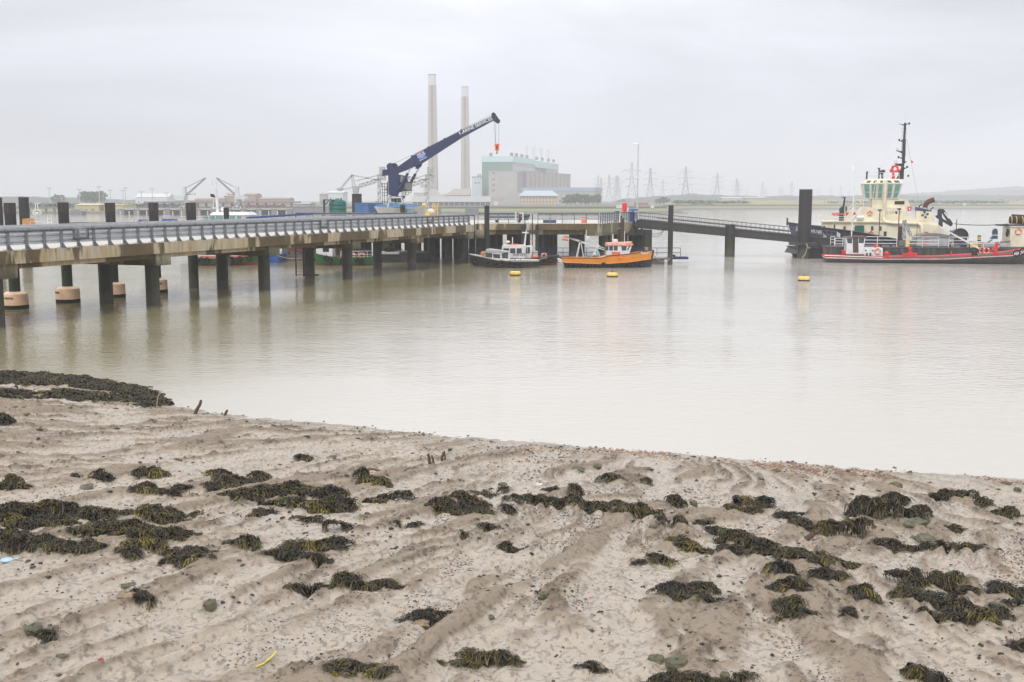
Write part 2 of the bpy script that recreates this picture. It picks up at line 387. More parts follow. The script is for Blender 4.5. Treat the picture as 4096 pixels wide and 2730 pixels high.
# ---------------- pier ----------------
# stained concrete of the deck edge
def stained(name, base, lite, algae):
    m, t, b = newmat(name)
    n1 = noise(t, .9, 5, .6, sc3=(1, 1, .6))
    c0 = ramp(t, n1, [(.3, tuple(x * .7 for x in base)), (.7, tuple(x * 1.25 for x in base))])
    n2 = noise(t, .34, 5, .55, sc3=(1, 1, .22))
    f2 = ramp(t, n2, [(.50, (0, 0, 0)), (.53, (.85,) * 3)])
    n3 = noise(t, 3.0, 4, .6, sc3=(1, 1, .12))
    l2 = mixc(t, ramp(t, n3, [(.42, (0, 0, 0)), (.7, (1, 1, 1))]), lite, (.46, .33, .16))
    c1 = mixc(t, f2, c0, l2)
    if algae:
        cc = t.nodes.new('ShaderNodeTexCoord'); s_ = t.nodes.new('ShaderNodeSeparateXYZ'); t.links.new(cc.outputs['Object'], s_.inputs[0])
        a_ = t.nodes.new('ShaderNodeMath'); a_.operation = 'MULTIPLY_ADD'; a_.inputs[1].default_value = 1.2
        t.links.new(noise(t, 1.5, 4), a_.inputs[0]); t.links.new(s_.outputs[2], a_.inputs[2])
        f3 = ramp(t, a_.outputs[0], [(0, (1, 1, 1)), (1, (0, 0, 0))])
        mrr = t.nodes.new('ShaderNodeMapRange'); mrr.inputs[1].default_value = algae[0]; mrr.inputs[2].default_value = algae[1]; mrr.inputs[3].default_value = .95; mrr.inputs[4].default_value = .1
        t.links.new(a_.outputs[0], mrr.inputs[0]); c1 = mixc(t, mrr.outputs[0], c1, (.045, .055, .02))
    t.links.new(c1, b.inputs['Base Color']); b.inputs['Roughness'].default_value = .8
    bump(t, b, noise(t, 8, 4), .3, .02); return m
DECKC = stained('stained_concrete', (.135, .10, .05), (.62, .55, .41), None)
CAPC = stained('cap_concrete', (.19, .165, .105), (.42, .40, .30), (3.4, 4.3))
BLOCKC = stained('block_concrete', (.15, .135, .08), (.40, .37, .27), (3.5, 4.4))
m, t, b = newmat('road_concrete')
t.links.new(ramp(t, noise(t, .8, 6, .6), [(.3, (.50, .46, .41)), (.7, (.66, .63, .59))]), b.inputs['Base Color']); b.inputs['Roughness'].default_value = .7
ROADC = m
m, t, b = newmat('pile_steel')
cc = t.nodes.new('ShaderNodeTexCoord'); s_ = t.nodes.new('ShaderNodeSeparateXYZ'); t.links.new(cc.outputs['Object'], s_.inputs[0])
a_ = t.nodes.new('ShaderNodeMath'); a_.operation = 'MULTIPLY_ADD'; a_.inputs[1].default_value = 2.6
t.links.new(noise(t, 1.0, 5, .6), a_.inputs[0]); t.links.new(s_.outputs[2], a_.inputs[2])
hgt_ = t.nodes.new('ShaderNodeMapRange'); hgt_.inputs[1].default_value = 0; hgt_.inputs[2].default_value = 6; t.links.new(a_.outputs[0], hgt_.inputs[0])
pc = ramp(t, hgt_.outputs[0], [(.18, (.075, .068, .055)), (.34, (.06, .056, .045)), (.40, (.028, .036, .014)), (.58, (.022, .028, .012)), (.70, (.020, .019, .020)), (1, (.028, .026, .028))])
pc = mixc(t, ramp(t, noise(t, 2.5, 5, .65, sc3=(2, 2, .3)), [(.55, (0, 0, 0)), (.75, (.5,) * 3)]), pc, (.075, .06, .048))
t.links.new(pc, b.inputs['Base Color']); b.inputs['Roughness'].default_value = .5
bump(t, b, noise(t, 6, 4), .3, .02); PILE = m
TZ, BZ = 4.82, 4.0
pang = math.atan2(.9362, .3513)
pier = thing('pier', 'long concrete road pier on round piles running out from the left to the jetty head', 'pier', (-27.5, 82.1, 0), pang)
S0, S1 = -40, 60.7
MB().box(S0, S1, -1.4, 6.0, BZ, TZ).build('deck', DECKC, pier)
MB().box(S0, S1 + .1, -1.25, 5.85, TZ + .004, TZ + .03).build('roadway', ROADC, pier)
MB().box(S0, S1 - .2, -.9, 5.4, BZ - .35, BZ - .003).build('girder', DECKC, pier)
for i in range(-1, 5):
    s_ = i * 15.09
    if i < -1: continue
    MB().box(s_ - .84, s_ + .84, -1.15, 5.9, 3.09, BZ - .004).build('pile_cap', CAPC, pier)
    for y_ in (0, 4.45):
        MB().cyl((s_, y_, -3), (s_, y_, 3.1), .52, n=20).build('pile', PILE, pier)
MB().box(-15.09 * 2 - .84, -15.09 * 2 + .84, -1.15, 5.9, 3.09, BZ - .004).build('pile_cap', CAPC, pier)
# guard rails
def wbeam(mb, x0, x1, y, z, n=1):
    pr = [(-.15, .0), (-.11, -.07), (-.04, -.07), (0, 0), (.04, -.07), (.11, -.07), (.15, 0)]
    vs = []; 
    for x in (x0, x1):
        for dz, dy in pr: vs.append((x, y + dy, z + dz))
        for dz, dy in pr[::-1]: vs.append((x, y + dy + .012, z + dz))
    k = 14; mb.add(vs, [(i, (i + 1) % k, k + (i + 1) % k, k + i) for i in range(k)] + [tuple(range(k))[::-1], tuple(range(k, 2 * k))])
def barrier(x0, x1, ypost, yb, lab, step, sgn, posts=True):
    br = thing('crash_barrier', lab, 'barrier', (-27.5, 82.1, 0), pang, 'crash barriers along the pier')
    for z in (1.22, .86, .50):
        w_ = MB(); wbeam(w_, x0, x1, yb, TZ + z); w_.build('rail_beam', STEEL, br)
    hb_ = MB(); hb_.box(x0, x1, yb - .06, yb + .10, TZ + 1.36, TZ + 1.42); hb_.build('top_rail', LSTEEL, br)
    x = x0 + .4
    k = 0
    while x < x1 and k < 99:
        q = MB(); q.box(x - .08, x + .08, ypost - .07, ypost + .07, TZ + .03, TZ + 1.22)
        q.prism([(x - .02, TZ + .03), (x + .02, TZ + .03), (x + .02, TZ + .06)], ypost - .3, ypost + .3)
        q.add([(x - .015, ypost - .07, TZ + .4), (x - .015, ypost - .38 * sgn, TZ + .05), (x - .015, ypost - .07, TZ + .05), (x + .015, ypost - .07, TZ + .4), (x + .015, ypost - .38 * sgn, TZ + .05), (x + .015, ypost - .07, TZ + .05)], [(0, 1, 2), (5, 4, 3), (0, 3, 4, 1)])
        q.box(x - .2, x + .2, ypost - .25, ypost + .22, TZ + .031, TZ + .06)
        q.build('post', DSTEEL, br); x += step; k += 1
    return br
DSTEEL = flat('post_steel', (.22, .23, .25), .5, .3)
barrier(-38, 60.5, -1.05, -.9, 'galvanised crash barrier on the near edge of the pier, carrying the dark pipe', 1.52, 1)
barrier(-38, 60.0, 5.6, 5.45, 'galvanised crash barrier on the far edge of the pier, seen through the near one', 1.9, -1)
pp = []
def loopx(x): return [(x, -1.25, TZ + 1.24), (x, -1.25, TZ + .62), (x + 1.3, -1.25, TZ + .62), (x + 1.3, -1.25, TZ + 1.24)]
pts = [(-38, -1.25, TZ + 1.24)]
for x in (-9.3, 23.0, 47): pts += loopx(x)
pts += [(60.6, -1.25, TZ + 1.24), (61.2, -1.25, TZ + 1.2), (61.2, -1.3, TZ - 1.2)]
pp = MB()
for a_, b_ in zip(pts[:-1], pts[1:]): pp.cyl(a_, b_, .085, n=8)
for a_ in pts: pp.ball(a_, .1, n=8)
x = -38
while x < 60:
    pp.cyl((x, -1.25, TZ + 1.24), (x + .12, -1.25, TZ + 1.24), .11, n=8); x += 1.9
pipe = pp.build('lagged_pipe', paint('pipe_lagging', (.05, .05, .06), .5, .5, (.3, .3, .33), 4), None)
pipe.location = (-27.5, 82.1, 0); pipe.rotation_euler = (0, 0, pang)
tag(pipe, 'dark lagged water pipe with square expansion loops fixed along the near crash barrier', 'pipe')
# access ladder beside the fourth bent
lad = thing('pier_ladder', 'rusty steel ladder hanging into the water beside a pier pile', 'ladder', tuple(at(1196, 1000, 111.5)[:2]) + (0,), 0)
MB().box(-.42, -.30, -.06, .06, .15, 3.6).build('rail', RUST, lad); MB().box(.36, .52, -.08, .08, .1, 3.9).build('rail', RUST, lad)
q = MB()
for i in range(11): q.box(-.30, .36, -.03, .03, .3 + i * .3, .34 + i * .3)
q.build('rungs', RUST, lad)
MB().box(.52, 2.0, -.06, .06, .2, .38).build('bracket', RUST, lad); q = MB(); q.box(.52, 2.0, -.06, .06, 3.0, 3.18); q.bar((.6, 0, 3.05), (1.7, 0, 1.8), .14); q.build('bracket', RUST, lad)
# ---------------- jetty head ----------------
head = thing('jetty_head', 'broad concrete jetty head on a forest of dark piles carrying the blue crane', 'jetty', (0, 140, 0))
def hp(*pts): return [(x, y - 140) for x, y in pts]
P2, P3 = (12.1, 146), (19.0, 162.3)
poly = hp((-5.0, 138.7), (-4.7, 146), P2, P3, (14, 174), (-30, 172), (-30, 150), (-12.2, 148), (-11.8, 141.2))
MB().slab(poly, BZ, TZ).build('deck', DECKC, head)
MB().slab([(x * .995, y * .99 + .05) for x, y in poly], TZ + .004, TZ + .03).build('deck_surface', ROADC, head)
dR = Vector((P3[0] - P2[0], P3[1] - P2[1])).normalized(); nR = Vector((dR.y, -dR.x)); rang = math.atan2(dR.y, dR.x)
def hb2(a, b_, z0, z1, o0, o1, name, mat):
    """beam along the head's right edge from a to b metres past the corner"""
    q_ = MB(); c_ = Vector((P2[0], P2[1] - 140))
    q_.slab([tuple(c_ + dR * a + nR * o0), tuple(c_ + dR * b_ + nR * o0), tuple(c_ + dR * b_ + nR * o1), tuple(c_ + dR * a + nR * o1)], z0, z1); return q_.build(name, mat, head)
RL = (Vector(P3) - Vector(P2)).length
hb2(-.2, RL * .40, 3.2, TZ - .01, -.5, .06, 'edge_beam', BLOCKC); hb2(RL * .57, RL, 3.2, TZ - .01, -.5, .06, 'edge_beam', BLOCKC)
hb2(RL * .40, RL * .57, -.5, 3.9, -.6, -.02, 'recess', PILE)
hb2(RL * .475, RL * .50, .3, 5.8, .02, .2, 'fender_post', WOODM); hb2(RL * .53, RL * .55, .3, 5.4, .02, .2, 'fender_post', WOODM)
MB().box(10.2, 12.05, 5.9, 7.2, 3.2, BZ - .006).build('edge_beam', BLOCKC, head)
MB().box(-4.5, 10, 6.6, 7.4, 3.35, BZ - .006).build('edge_girder', DECKC, head)
MB().box(-4.8, -3.6, 2, 7.4, 3.0, BZ - .006).build('edge_girder', CAPC, head)
for xx in (2.2,): MB().box(xx - .95, xx - .45, 5.7, 6.1, 1.2, TZ - .1).build('fender_post', PILE, head), MB().box(xx + .95, xx + 1.4, 5.7, 6.1, 1.2, TZ - .1).build('fender_post', PILE, head)
q = MB()
for xx in (1.75, 2.75): q.box(xx - .06, xx + .06, 5.72, 5.85, .4, 6.1)
for i in range(15): q.box(1.75, 2.75, 5.75, 5.82, .6 + i * .3, .65 + i * .3)
q.build('ladder', DGREY, head)
bx = 0
for xi in np.arange(-26, 15.5, 4.3):
    MB().box(xi - .45, xi + .45, 8.2, 31, 3.35, BZ - .006).build('cross_beam', CAPC, head)
    for yi in (9.2, 16, 23, 30):
        if xi > 13 and yi < 10: continue
        xs = xi + (yi - 9) * .12
        if len(head.children) > 95: break
        MB().cyl((xs, yi, -3), (xs, yi, 3.9), .55, n=14).build('pile', PILE, head)
for u_ in (.18, .72, .97):
    c_ = Vector((P2[0], P2[1] - 140)) + dR * RL * u_ - nR * .8
    MB().cyl((c_.x, c_.y, -3), (c_.x, c_.y, 3.3), .62, n=16).build('pile', PILE, head)
# big bank-seat dolphins under the linkspan end
for px_, r_, nm in ((2556, .95, 'wide'), (2586, .78, 'narrow')):
    p_ = at(px_, 1000, 160 if px_ < 2570 else 158); MB().cyl((p_.x, p_.y - 140, -3), (p_.x, p_.y - 140, 3.7), r_, n=22).build('pile', PILE, head)
p_ = at(2566, 930, 158.5); MB().box(p_.x - 2.0, p_.x + 1.2, p_.y - 140 - 1.0, p_.y - 140 + 1, 2.9, 3.6).build('bearing_beam', BLACKP, head)
# railings on the head
def fence_run(name, lab, pts, step, mats, hgt=1.35, rails=(1.25, .85, .45), z=TZ + .03, post=.10, group=None, top=.08, cat='railing', wb=True, rr=.035):
    o = pts[0]; f = thing(name, lab, cat, (o[0], o[1], 0), 0, group)
    L_ = [(Vector(a), Vector(b)) for a, b in zip(pts[:-1], pts[1:])]
    for a, b_ in L_:
        a = a - Vector(o); b_ = b_ - Vector(o); d = (b_ - a); n = max(1, round(d.length / step))
        for r_ in rails:
            q_ = MB(); q_.bar((a.x, a.y, z + r_), (b_.x, b_.y, z + r_), .05, .30 if wb else .05); q_.build('rail', mats[0], f)
        q_ = MB(); q_.cyl((a.x, a.y - .12, z + hgt), (b_.x, b_.y - .12, z + hgt), top, n=8); q_.build('top_rail', mats[1], f)
        for i in range(n + 1):
            c_ = a + d * i / n; q_ = MB(); q_.box(c_.x - post / 2, c_.x + post / 2, c_.y - .16, c_.y - .06, z, z + hgt); q_.build('post', mats[2], f)
    return f
PIPEM = MATS['pipe_lagging']
fence_run('crash_barrier', 'two-rail barrier on the jetty head between the pier and the ladder gap', [(-4.6, 146.3), (.9, 146.3)], 1.55, (LSTEEL, PIPEM, DSTEEL), rails=(1.1, .62), group='barriers on the jetty head')
fence_run('crash_barrier', 'two-rail barrier along the jetty head front, right of the ladder gap', [(3.5, 146.3), (11.7, 146.3)], 1.66, (LSTEEL, PIPEM, DSTEEL), rails=(1.1, .62), group='barriers on the jetty head')
e0 = Vector(P2) - nR * .3; 
fence_run('crash_barrier', 'close-posted dark barrier round the right corner of the jetty head', [tuple(e0 + dR * .4), tuple(e0 + dR * RL * .42)], .95, (LSTEEL, PIPEM, DSTEEL), post=.2, group='barriers on the jetty head')
fence_run('crash_barrier', 'dark posts and barrier beside the top of the sloping walkway', [tuple(e0 + dR * RL * .56), tuple(e0 + dR * RL * .9)], 1.1, (LSTEEL, PIPEM, DSTEEL), post=.18, group='barriers on the jetty head')
fence_run('crash_barrier', 'low grey barrier on the far left wing of the jetty head, below the green tank', [(-30, 150.2), (-13, 148.3)], 2.0, (LSTEEL, PIPEM, DSTEEL), group='barriers on the jetty head')
# pipe work and gate frame at the corner
gq = MB(); a_ = e0 + dR * RL * .44
for k_ in (0, .55, 1.3): gq.cyl((a_.x + k_ * dR.x - .2, a_.y + k_ * dR.y, TZ - 1.0 if k_ == .55 else TZ), (a_.x + k_ * dR.x - .2, a_.y + k_ * dR.y, TZ + 1.55), .09, n=8)
gq.bar((a_.x - .3, a_.y, TZ + 1.55), (a_.x + 1.1 * dR.x, a_.y + 1.1 * dR.y, TZ + 1.55), .1)
tag(gq.build('gate_frame', DGREY), 'dark tubular gate frame over the fender recess at the jetty corner', 'gate')
gq = MB()
for px_ in (2063, 2092):
    p_ = at(px_, 852, 146.2); gq.box(p_.x - .12, p_.x + .12, 146.1, 146.3, TZ + .03, 6.35)
for z_ in (5.5, 6.0): gq.tube([(1.1, 146.2, z_ + .4), (1.8, 146.2, z_ - .1), (2.6, 146.2, z_ + .3)], .02, 4)
tag(gq.build('ladder_gate', WHITE), 'pale gate posts and slack chain at the top of the jetty ladder', 'gate')
# ---------------- sloping walkway to the pontoon ----------------
A = at(2553, 903, 160); A.z = 5.1; Bp = at(3345, 960, 151); Bp.z = 2.5
d_ = Bp - A; wl = Vector((d_.x, d_.y)).length; wang = math.atan2(d_.y, d_.x); sl = (Bp.z - A.z) / wl
wk = thing('walkway', 'long dark steel walkway with mesh railings sloping down from the jetty to the pontoon', 'walkway', (A.x, A.y, 0), wang)
for y_, nm in ((-.95, 'girder'), (.95, 'girder')):
    q = MB(); q.add([(0, y_ - .05, A.z - 1.15), (wl, y_ - .05, Bp.z - .85), (wl, y_ - .05, Bp.z), (0, y_ - .05, A.z), (0, y_ + .05, A.z - 1.15), (wl, y_ + .05, Bp.z - .85), (wl, y_ + .05, Bp.z), (0, y_ + .05, A.z)],
        [(0, 1, 2, 3), (7, 6, 5, 4), (3, 2, 6, 7), (0, 4, 5, 1), (1, 5, 6, 2), (0, 3, 7, 4)])
    for i in range(15):
        x = wl * i / 14; z = A.z + sl * x; q.box(x - .04, x + .04, y_ - .14, y_ + .14, z - .95, z)
    q.bar((0, y_, A.z + .02), (wl, y_, Bp.z + .02), .3, .07); q.bar((0, y_, A.z - 1.15), (wl, y_, Bp.z - .86), .3, .07)
    q.build(nm, DGREY, wk)
WALKR = flat('walkway_rail', (.10, .10, .11), .5, .2)
q = MB(); q.bar((0, 0, A.z - .12), (wl, 0, Bp.z - .12), 1.8, .08); q.build('footway', DGREY, wk)
for y_ in (-.9, .9):
    q = MB()
    for h_ in (.16, .62, 1.12): q.bar((0, y_, A.z + h_), (wl, y_, Bp.z + h_), .05)
    if y_ < 0: q.bar((3, y_ - .05, A.z + sl * 3 + .58), (wl, y_ - .05, Bp.z + .50), .13)
    for i in range(44):
        x = wl * i / 43; z = A.z + sl * x; q.box(x - .025, x + .025, y_ - .03, y_ + .03, z, z + 1.13)
    q.build('railing', WALKR, wk)
q = MB(); c0, c1 = at(2590, 918, 159), at(2662, 912, 157.5)
for k_ in (0, .25): q.tube([c0 + (c1 - c0) * u_ + Vector((0, 0, -1.5 * 4 * (u_ * (1 - u_)) * (.55 + k_))) for u_ in np.linspace(0, 1, 9)], .035, 5)
tag(q.build('slack_cable', BLACK), 'pair of slack black cables slung under the top of the walkway', 'cable')
# landing pontoon
p_ = at(3330, 1036, 150.5)
pt_ = thing('landing_pontoon', 'dark steel pontoon under the foot of the sloping walkway', 'pontoon', (p_.x - 5.5, 150.5, 0))
MB().prism([(0, .55), (.4, 1.25), (14, 1.3), (14, -.6), (1.6, -.6), (.9, .5)], -2, 5).build('hull', BLACKP, pt_); MB().box(.3, 14, -2.05, 5.05, 1.32, 1.5).build('fender_strip', DGREY, pt_)
# ---------------- free-standing piles ----------------
def pile(px, py, Y, r, ztop, lab, group=None, collar=None, cap=False, base_px=None):
    p_ = at(px, py, Y) if py else None; x_ = p_.x
    f = thing('steel_pile', lab, 'pile', (x_, Y, 0), 0, group)
    MB().cyl((0, 0, -3), (0, 0, ztop), r, n=24).build('shaft', PILE, f)
    if cap: MB().cyl((0, 0, ztop - .75), (0, 0, ztop + .02), r * 1.03, n=24).build('sleeve', RUSTK, f)
    if collar:
        q_ = MB(); q_.lathe([(r + .03, 1.28), (r + .22, 1.26), (r + .46, 1.12), (r + .5, .95), (r + .5, .3)], n=28)
        c_ = q_.build('float_collar', PEACH, f)
        MB().lathe([(r + .03, .32), (r + .515, .3), (r + .515, .08), (r + .45, -.25), (r + .03, -.25)], n=28).build('weedy_skirt', WEEDK, c_)
        a2 = collar; ca_, sa_ = math.sin(a2), math.cos(a2)
        for i_, ch in enumerate('FENTEK'):
            an = a2 + (i_ - 2.5) * .135; rr_ = r + .503
            text('lettering', ch, .21, BLACK, c_, Matrix.Translation((math.sin(an) * rr_, -math.cos(an) * rr_, .82)) @ Matrix.Rotation(an, 4, 'Z') @ Matrix.Rotation(R(90), 4, 'X'), .004, .006)
    return f
RUSTK = paint('rusty_sleeve', (.045, .036, .034), .6, .4, (.10, .07, .05), 1.5)
PEACH = paint('peach_float', (.80, .55, .37), .5, .1, (.5, .35, .2), 1.5)
WEEDK = flat('black_weed', (.015, .02, .008), .9)
mp_ = 'black mooring piles with peach float collars'
pile(63, 1228, 79.5, .40, 7.78, 'leftmost collared mooring pile, its collar lettering facing the viewer', mp_, -.1, True)
pile(273, 1205, 84.3, .40, 7.8, 'second collared mooring pile from the left, standing in open water', mp_, -.75, True)
pile(457, 1182, 88.8, .40, 7.76, 'third collared mooring pile, half hidden behind a thick pier pile', mp_, -.5, True)
pile(628, 1164, 93.5, .40, 7.76, 'fourth collared mooring pile, its collar just showing past the pier pile', mp_, .45, True)
pile(776, 1150, 97.8, .44, 7.74, 'green stained mooring pile without a collar, rising behind the pier', None, None, True)
pile(906, 880, 131, .32, 7.1, 'slim brown pile in front of the white pilot launch')
pile(99, 880, 142, .64, 8.37, 'tall thick black pile behind the pier near the orange cover', 'thick piles behind the pier')
pile(-8, 880, 140, .64, 8.33, 'tall thick black pile cut by the left edge of the picture', 'thick piles behind the pier')
pile(1948, 1000, 141.5, .33, 7.3, 'slender black pile in front of the jetty head, left of the ladder')
pile(1428, 830, 175.5, .80, 9.0, 'broad black pile with a flat top behind the blue container')
pile(2680, 1045, 134, .32, 7.35, 'slim dark pile with green weed at the right end of the small pontoon')
pile(2918, 1027, 153, .71, 4.6, 'short stout pile under the middle of the sloping walkway')
pile(3214, 1036, 148.5, .88, 9.45, 'very thick tall pile at the foot of the walkway, in front of the tug bow')
q = MB(); p_ = at(3214, 1036, 148.5); q.box(p_.x - 2.2, p_.x + 1.4, 147.4, 148.2, 1.9, 2.25)
tag(q.build('pile_guide', DGREY), 'dark steel guide bracket hugging the thick pile below the walkway', 'bracket')
q = MB(); q.tube([at(3226, 975, 147), at(3229, 992, 146.8), at(3222, 1015, 146.6), at(3208, 1034, 146.4)], .05, 5)
q.tube([at(3228, 978, 147), at(3236, 996, 147), at(3242, 984, 148)], .05, 5)
tag(q.build('mooring_rope', ROPE), 'pale mooring rope hanging down the front of the thick pile', 'rope')
# ---------------- things standing on the head ----------------
YT = 155
fr = Fr(1350, YT, TZ + .03)
tk = thing('water_tank', 'ribbed green plastic water tank on the jetty head', 'tank', fr.o)
prof = [(1.22, 0)]
for i in range(5): prof += [(1.22, i * .56 + .05), (1.26, i * .56 + .12), (1.26, i * .56 + .46), (1.20, i * .56 + .54)]
prof += [(1.22, 2.9), (1.05, 3.1), (.5, 3.25), (.3, 3.27)]
MB().lathe(prof, n=28).build('tank_body', TANKG, tk); MB().lathe([(.32, 3.26), (.32, 3.36), (.05, 3.38)], n=16).build('lid', TANKG, tk)
q = MB(); q.box(-1.0, -.85, -.3, -.15, 3.0, 3.4); q.box(.55, .72, -.8, -.6, 3.0, 3.45); q.build('lifting_lug', TANKG, tk)
q = MB(); fr2 = Fr(1296, 154, TZ); q.box(fr2.o.x - .12, fr2.o.x + .12, 153.9, 154.15, TZ, 8.05); q.box(fr2.o.x - .12, fr2.o.x + 1.5, 153.9, 154.1, 7.95, 8.08); q.bar((fr2.o.x, 154, 7.2), (fr2.o.x + .75, 154, 7.95), .1)
tag(q.build('pipe_stand', BLACKP), 'black angled pipe stand left of the green tank', 'stand')
fr = Fr(1446, 160, TZ + .03); ct = thing('shipping_container', 'faded blue shipping container between the green tank and the white boat', 'container', fr.o, R(-14))
q = MB(); q.box(-1.1, 1.1, 0, 6, 0, 2.75); q.build('body', CONTB, ct)
q = MB()
for i in range(24): q.box(1.1, 1.16, .12 + i * .245, .25 + i * .245, .15, 2.6)
q.build('corrugation', CONTB, ct)
q = MB()
for x_ in (-1.08, -.02, 1.02): q.box(x_ - .02, x_ + .05, -.05, -.003, .05, 2.7)
q.box(-1.1, 1.1, -.04, -.004, 2.62, 2.76); q.build('door_frame', CONTB, ct)
# bollard and cabinet in front of the boat
fr = Fr(1592, 143.5, TZ); bl = thing('mooring_post', 'short thick grey post with a flat top in front of the white boat', 'post', (fr.o.x, 149.5, TZ))
q = MB(); q.cyl((0, 0, 0), (0, 0, 2.4), .34, n=18); q.build('shaft', PILE, bl); MB().cyl((0, 0, 2.41), (0, 0, 2.5), .38, n=18).build('cap_plate', DGREY, bl)
fr = Fr(1635, 150, TZ); cb = thing('cabinet', 'pale blue-grey metal cabinet in front of the white boat bow', 'cabinet', (fr.o.x, 150, TZ))
MB().box(-.62, .62, 0, .7, 0, 1.95).build('body', paint('cabinet_grey', (.22, .33, .38), .5), cb); MB().box(-.66, .66, -.05, .75, 1.96, 2.04).build('lid', LGREY, cb)
# yellow machine
fr = Fr(1722, 152, TZ); ym = thing('yellow_machine', 'yellow railed machine with white covers right of the boat bow', 'machine', (fr.o.x, 152, TZ))
q = MB(); q.ball((0, 0, 1.6), .5, (1.1, .8, .8)); q.build('white_cover', WHITE, ym)
q = MB(); q.box(-.7, -.1, -.5, .2, .9, 1.5); q.ring((-.3, -.55, .7), .35, .07); q.ring((.3, -.55, .7), .3, .07); q.box(-.6, .7, -.4, .4, .2, .5); q.ball((-.9, 0, 2.45), .32); q.build('yellow_body', YEL, ym)
q = MB()
for x_ in (.25, .6, .95): q.box(x_ - .05, x_ + .05, 0, .1, 0, 2.7)
for z_ in (1.8, 2.2, 2.65): q.box(.25, .95, .02, .08, z_, z_ + .06)
q.build('yellow_rail', YEL, ym)
# blue gangway leading up to the left wing, cabinets, lifebuoy post
q = MB(); a_, b_ = at(985, 873, 140), at(1250, 856, 148)
q.bar(a_, b_, .12, .25)
for i in range(12):
    c_ = a_ + (b_ - a_) * (i / 11); q.bar(c_, c_ + Vector((0, 0, -.9)), .06)
q.bar(a_ - Vector((0, 0, .9)), b_ - Vector((0, 0, .9)), .15, .3)
tag(q.build('gangway', BLUE), 'blue railed gangway climbing from the moored launch to the jetty head', 'gangway')
hc = Vector((16.6, 160.2))
lb = thing('lifebuoy_housing', 'red lifebuoy housing on the jetty rail by the lamp mast', 'lifebuoy', tuple(at(2498, 830, 158)[:2]) + (TZ,))
MB().lathe([(.1, 1.5), (.34, 1.6), (.36, 1.9), (.36, 2.55), (.3, 2.75), (.1, 2.8)], n=14).build('housing', RED, lb); MB().box(-.05, .05, -.05, .05, 0, 1.6).build('post', DGREY, lb)
q = MB(); p_ = at(2511, 835, 159); q.cyl((p_.x, p_.y, TZ), (p_.x, p_.y, 6.95), .13, n=10); tag(q.build('marker_post', CLEANW), 'white plastic marker post beside the red lifebuoy housing', 'post')
p_ = at(2526, 880, 159.5); cb = thing('service_cabinet', 'bright blue service cabinet and pipes behind the barrier by the walkway', 'cabinet', (p_.x, p_.y, TZ))
MB().box(-.6, .4, -.3, .5, 0, 1.5).build('body', BLUE, cb)
q = MB(); q.box(-.8, .9, -.35, .2, 1.62, 1.8); q.cyl((-.9, -.1, 1.7), (.9, -.1, 1.8), .1, n=8); q.cyl((.1, -.4, -.3), (.15, -.4, 1.6), .12, n=8); q.build('pipework', BLUE, cb)
p_ = at(2541, 860, 160); cb = thing('service_cabinet', 'small pale grey control box at the foot of the lamp mast', 'cabinet', (p_.x, p_.y, TZ)); MB().box(-.3, .3, -.2, .2, .5, 1.4).build('body', LGREY, cb); MB().box(-.05, .05, -.05, .05, 0, .5).build('leg', LGREY, cb)
q = MB(); p_ = at(2530, 890, 158)
q.tube([p_ + Vector((0, -.6, 1.3)), p_ + Vector((.1, -.7, .2)), p_ + Vector((.2, -.8, -.9)), p_ + Vector((.7, -.8, -1.5)), p_ + Vector((1.3, -.6, -1.4))], .12, 6)
q.tube([p_ + Vector((.2, -.6, .3)), p_ + Vector((.3, -.7, -.6)), p_ + Vector((.8, -.8, -1.2)), p_ + Vector((1.4, -.6, -.9))], .09, 6)
tag(q.build('hose_bundle', BLACK), 'black hoses looping down beside the top of the walkway', 'hose')
# lamp mast
fr = Fr(2542, 163, TZ); lm = thing('lamp_mast', 'tall grey lamp mast with a camera halfway up, by the walkway', 'lamp', (fr.o.x, 160.5, TZ))
q = MB(); q.cyl((0, 0, 0), (0, 0, 4.0), .14, .12, 10); q.cyl((0, 0, 4.0), (0, 0, 11.2), .10, .07, 10); q.build('mast', STEEL, lm)
q = MB(); q.box(-.75, .12, -.28, .28, 11.2, 11.33); q.frustum((-.75, -.1, -.25, .25), (-.62, -.2, -.15, .15), 11.33, 11.5); q.box(-.05, .45, -.2, .2, 11.34, 11.5); q.build('lamp_head', CLEANW, lm)
q = MB(); q.box(-.35, .05, -.16, .16, 6.8, 7.02); q.ring((.2, 0, 6.7), .14, .03); q.box(-.1, .1, -.1, .1, 6.4, 6.8); q.build('camera_bracket', WHITE, lm)
# parked van and clutter on the head behind the rail
vn_ = thing('boat_trailer', 'low navy trailer load with a yellow cover behind the left barrier of the jetty head', 'trailer', (-1.2, 152, TZ + .03))
MB().prism([(-2.0, .35), (3.4, .35), (3.7, .8), (3.7, 1.2), (-2.0, 1.2), (-2.3, .8)], -.9, .9).build('load', paint('load_navy', (.02, .03, .07), .4), vn_)
MB().box(-1.9, 2.6, -.8, .8, 1.21, 1.36).build('cover', BUOYY, vn_)
for x_ in (-.9, 2.2):
    q = MB(); q.cyl((x_, -.95, .28), (x_, -.75, .28), .26, n=14); q.build('wheel', RUBBER, vn_)
for i_, (x_, c_, nm, lab) in enumerate(((5.2, NAVY, 'deck_box', 'navy equipment box behind the jetty barrier, nearest the ladder gap'), (7.6, WHITE, 'deck_box', 'white equipment box behind the middle of the jetty barrier'), (9.9, REDO, 'deck_box', 'small orange box behind the right end of the jetty barrier'))):
    q = MB(); h_ = (.7, .5, .8)[i_]; w_ = (.9, .7, .3)[i_]; q.box(x_ - w_, x_ + w_, 149, 150, TZ + .03, TZ + h_); q.box(x_ - w_ - .03, x_ + w_ + .03, 148.96, 150.04, TZ + h_, TZ + h_ + .06); tag(q.build(nm, c_), lab, 'box')
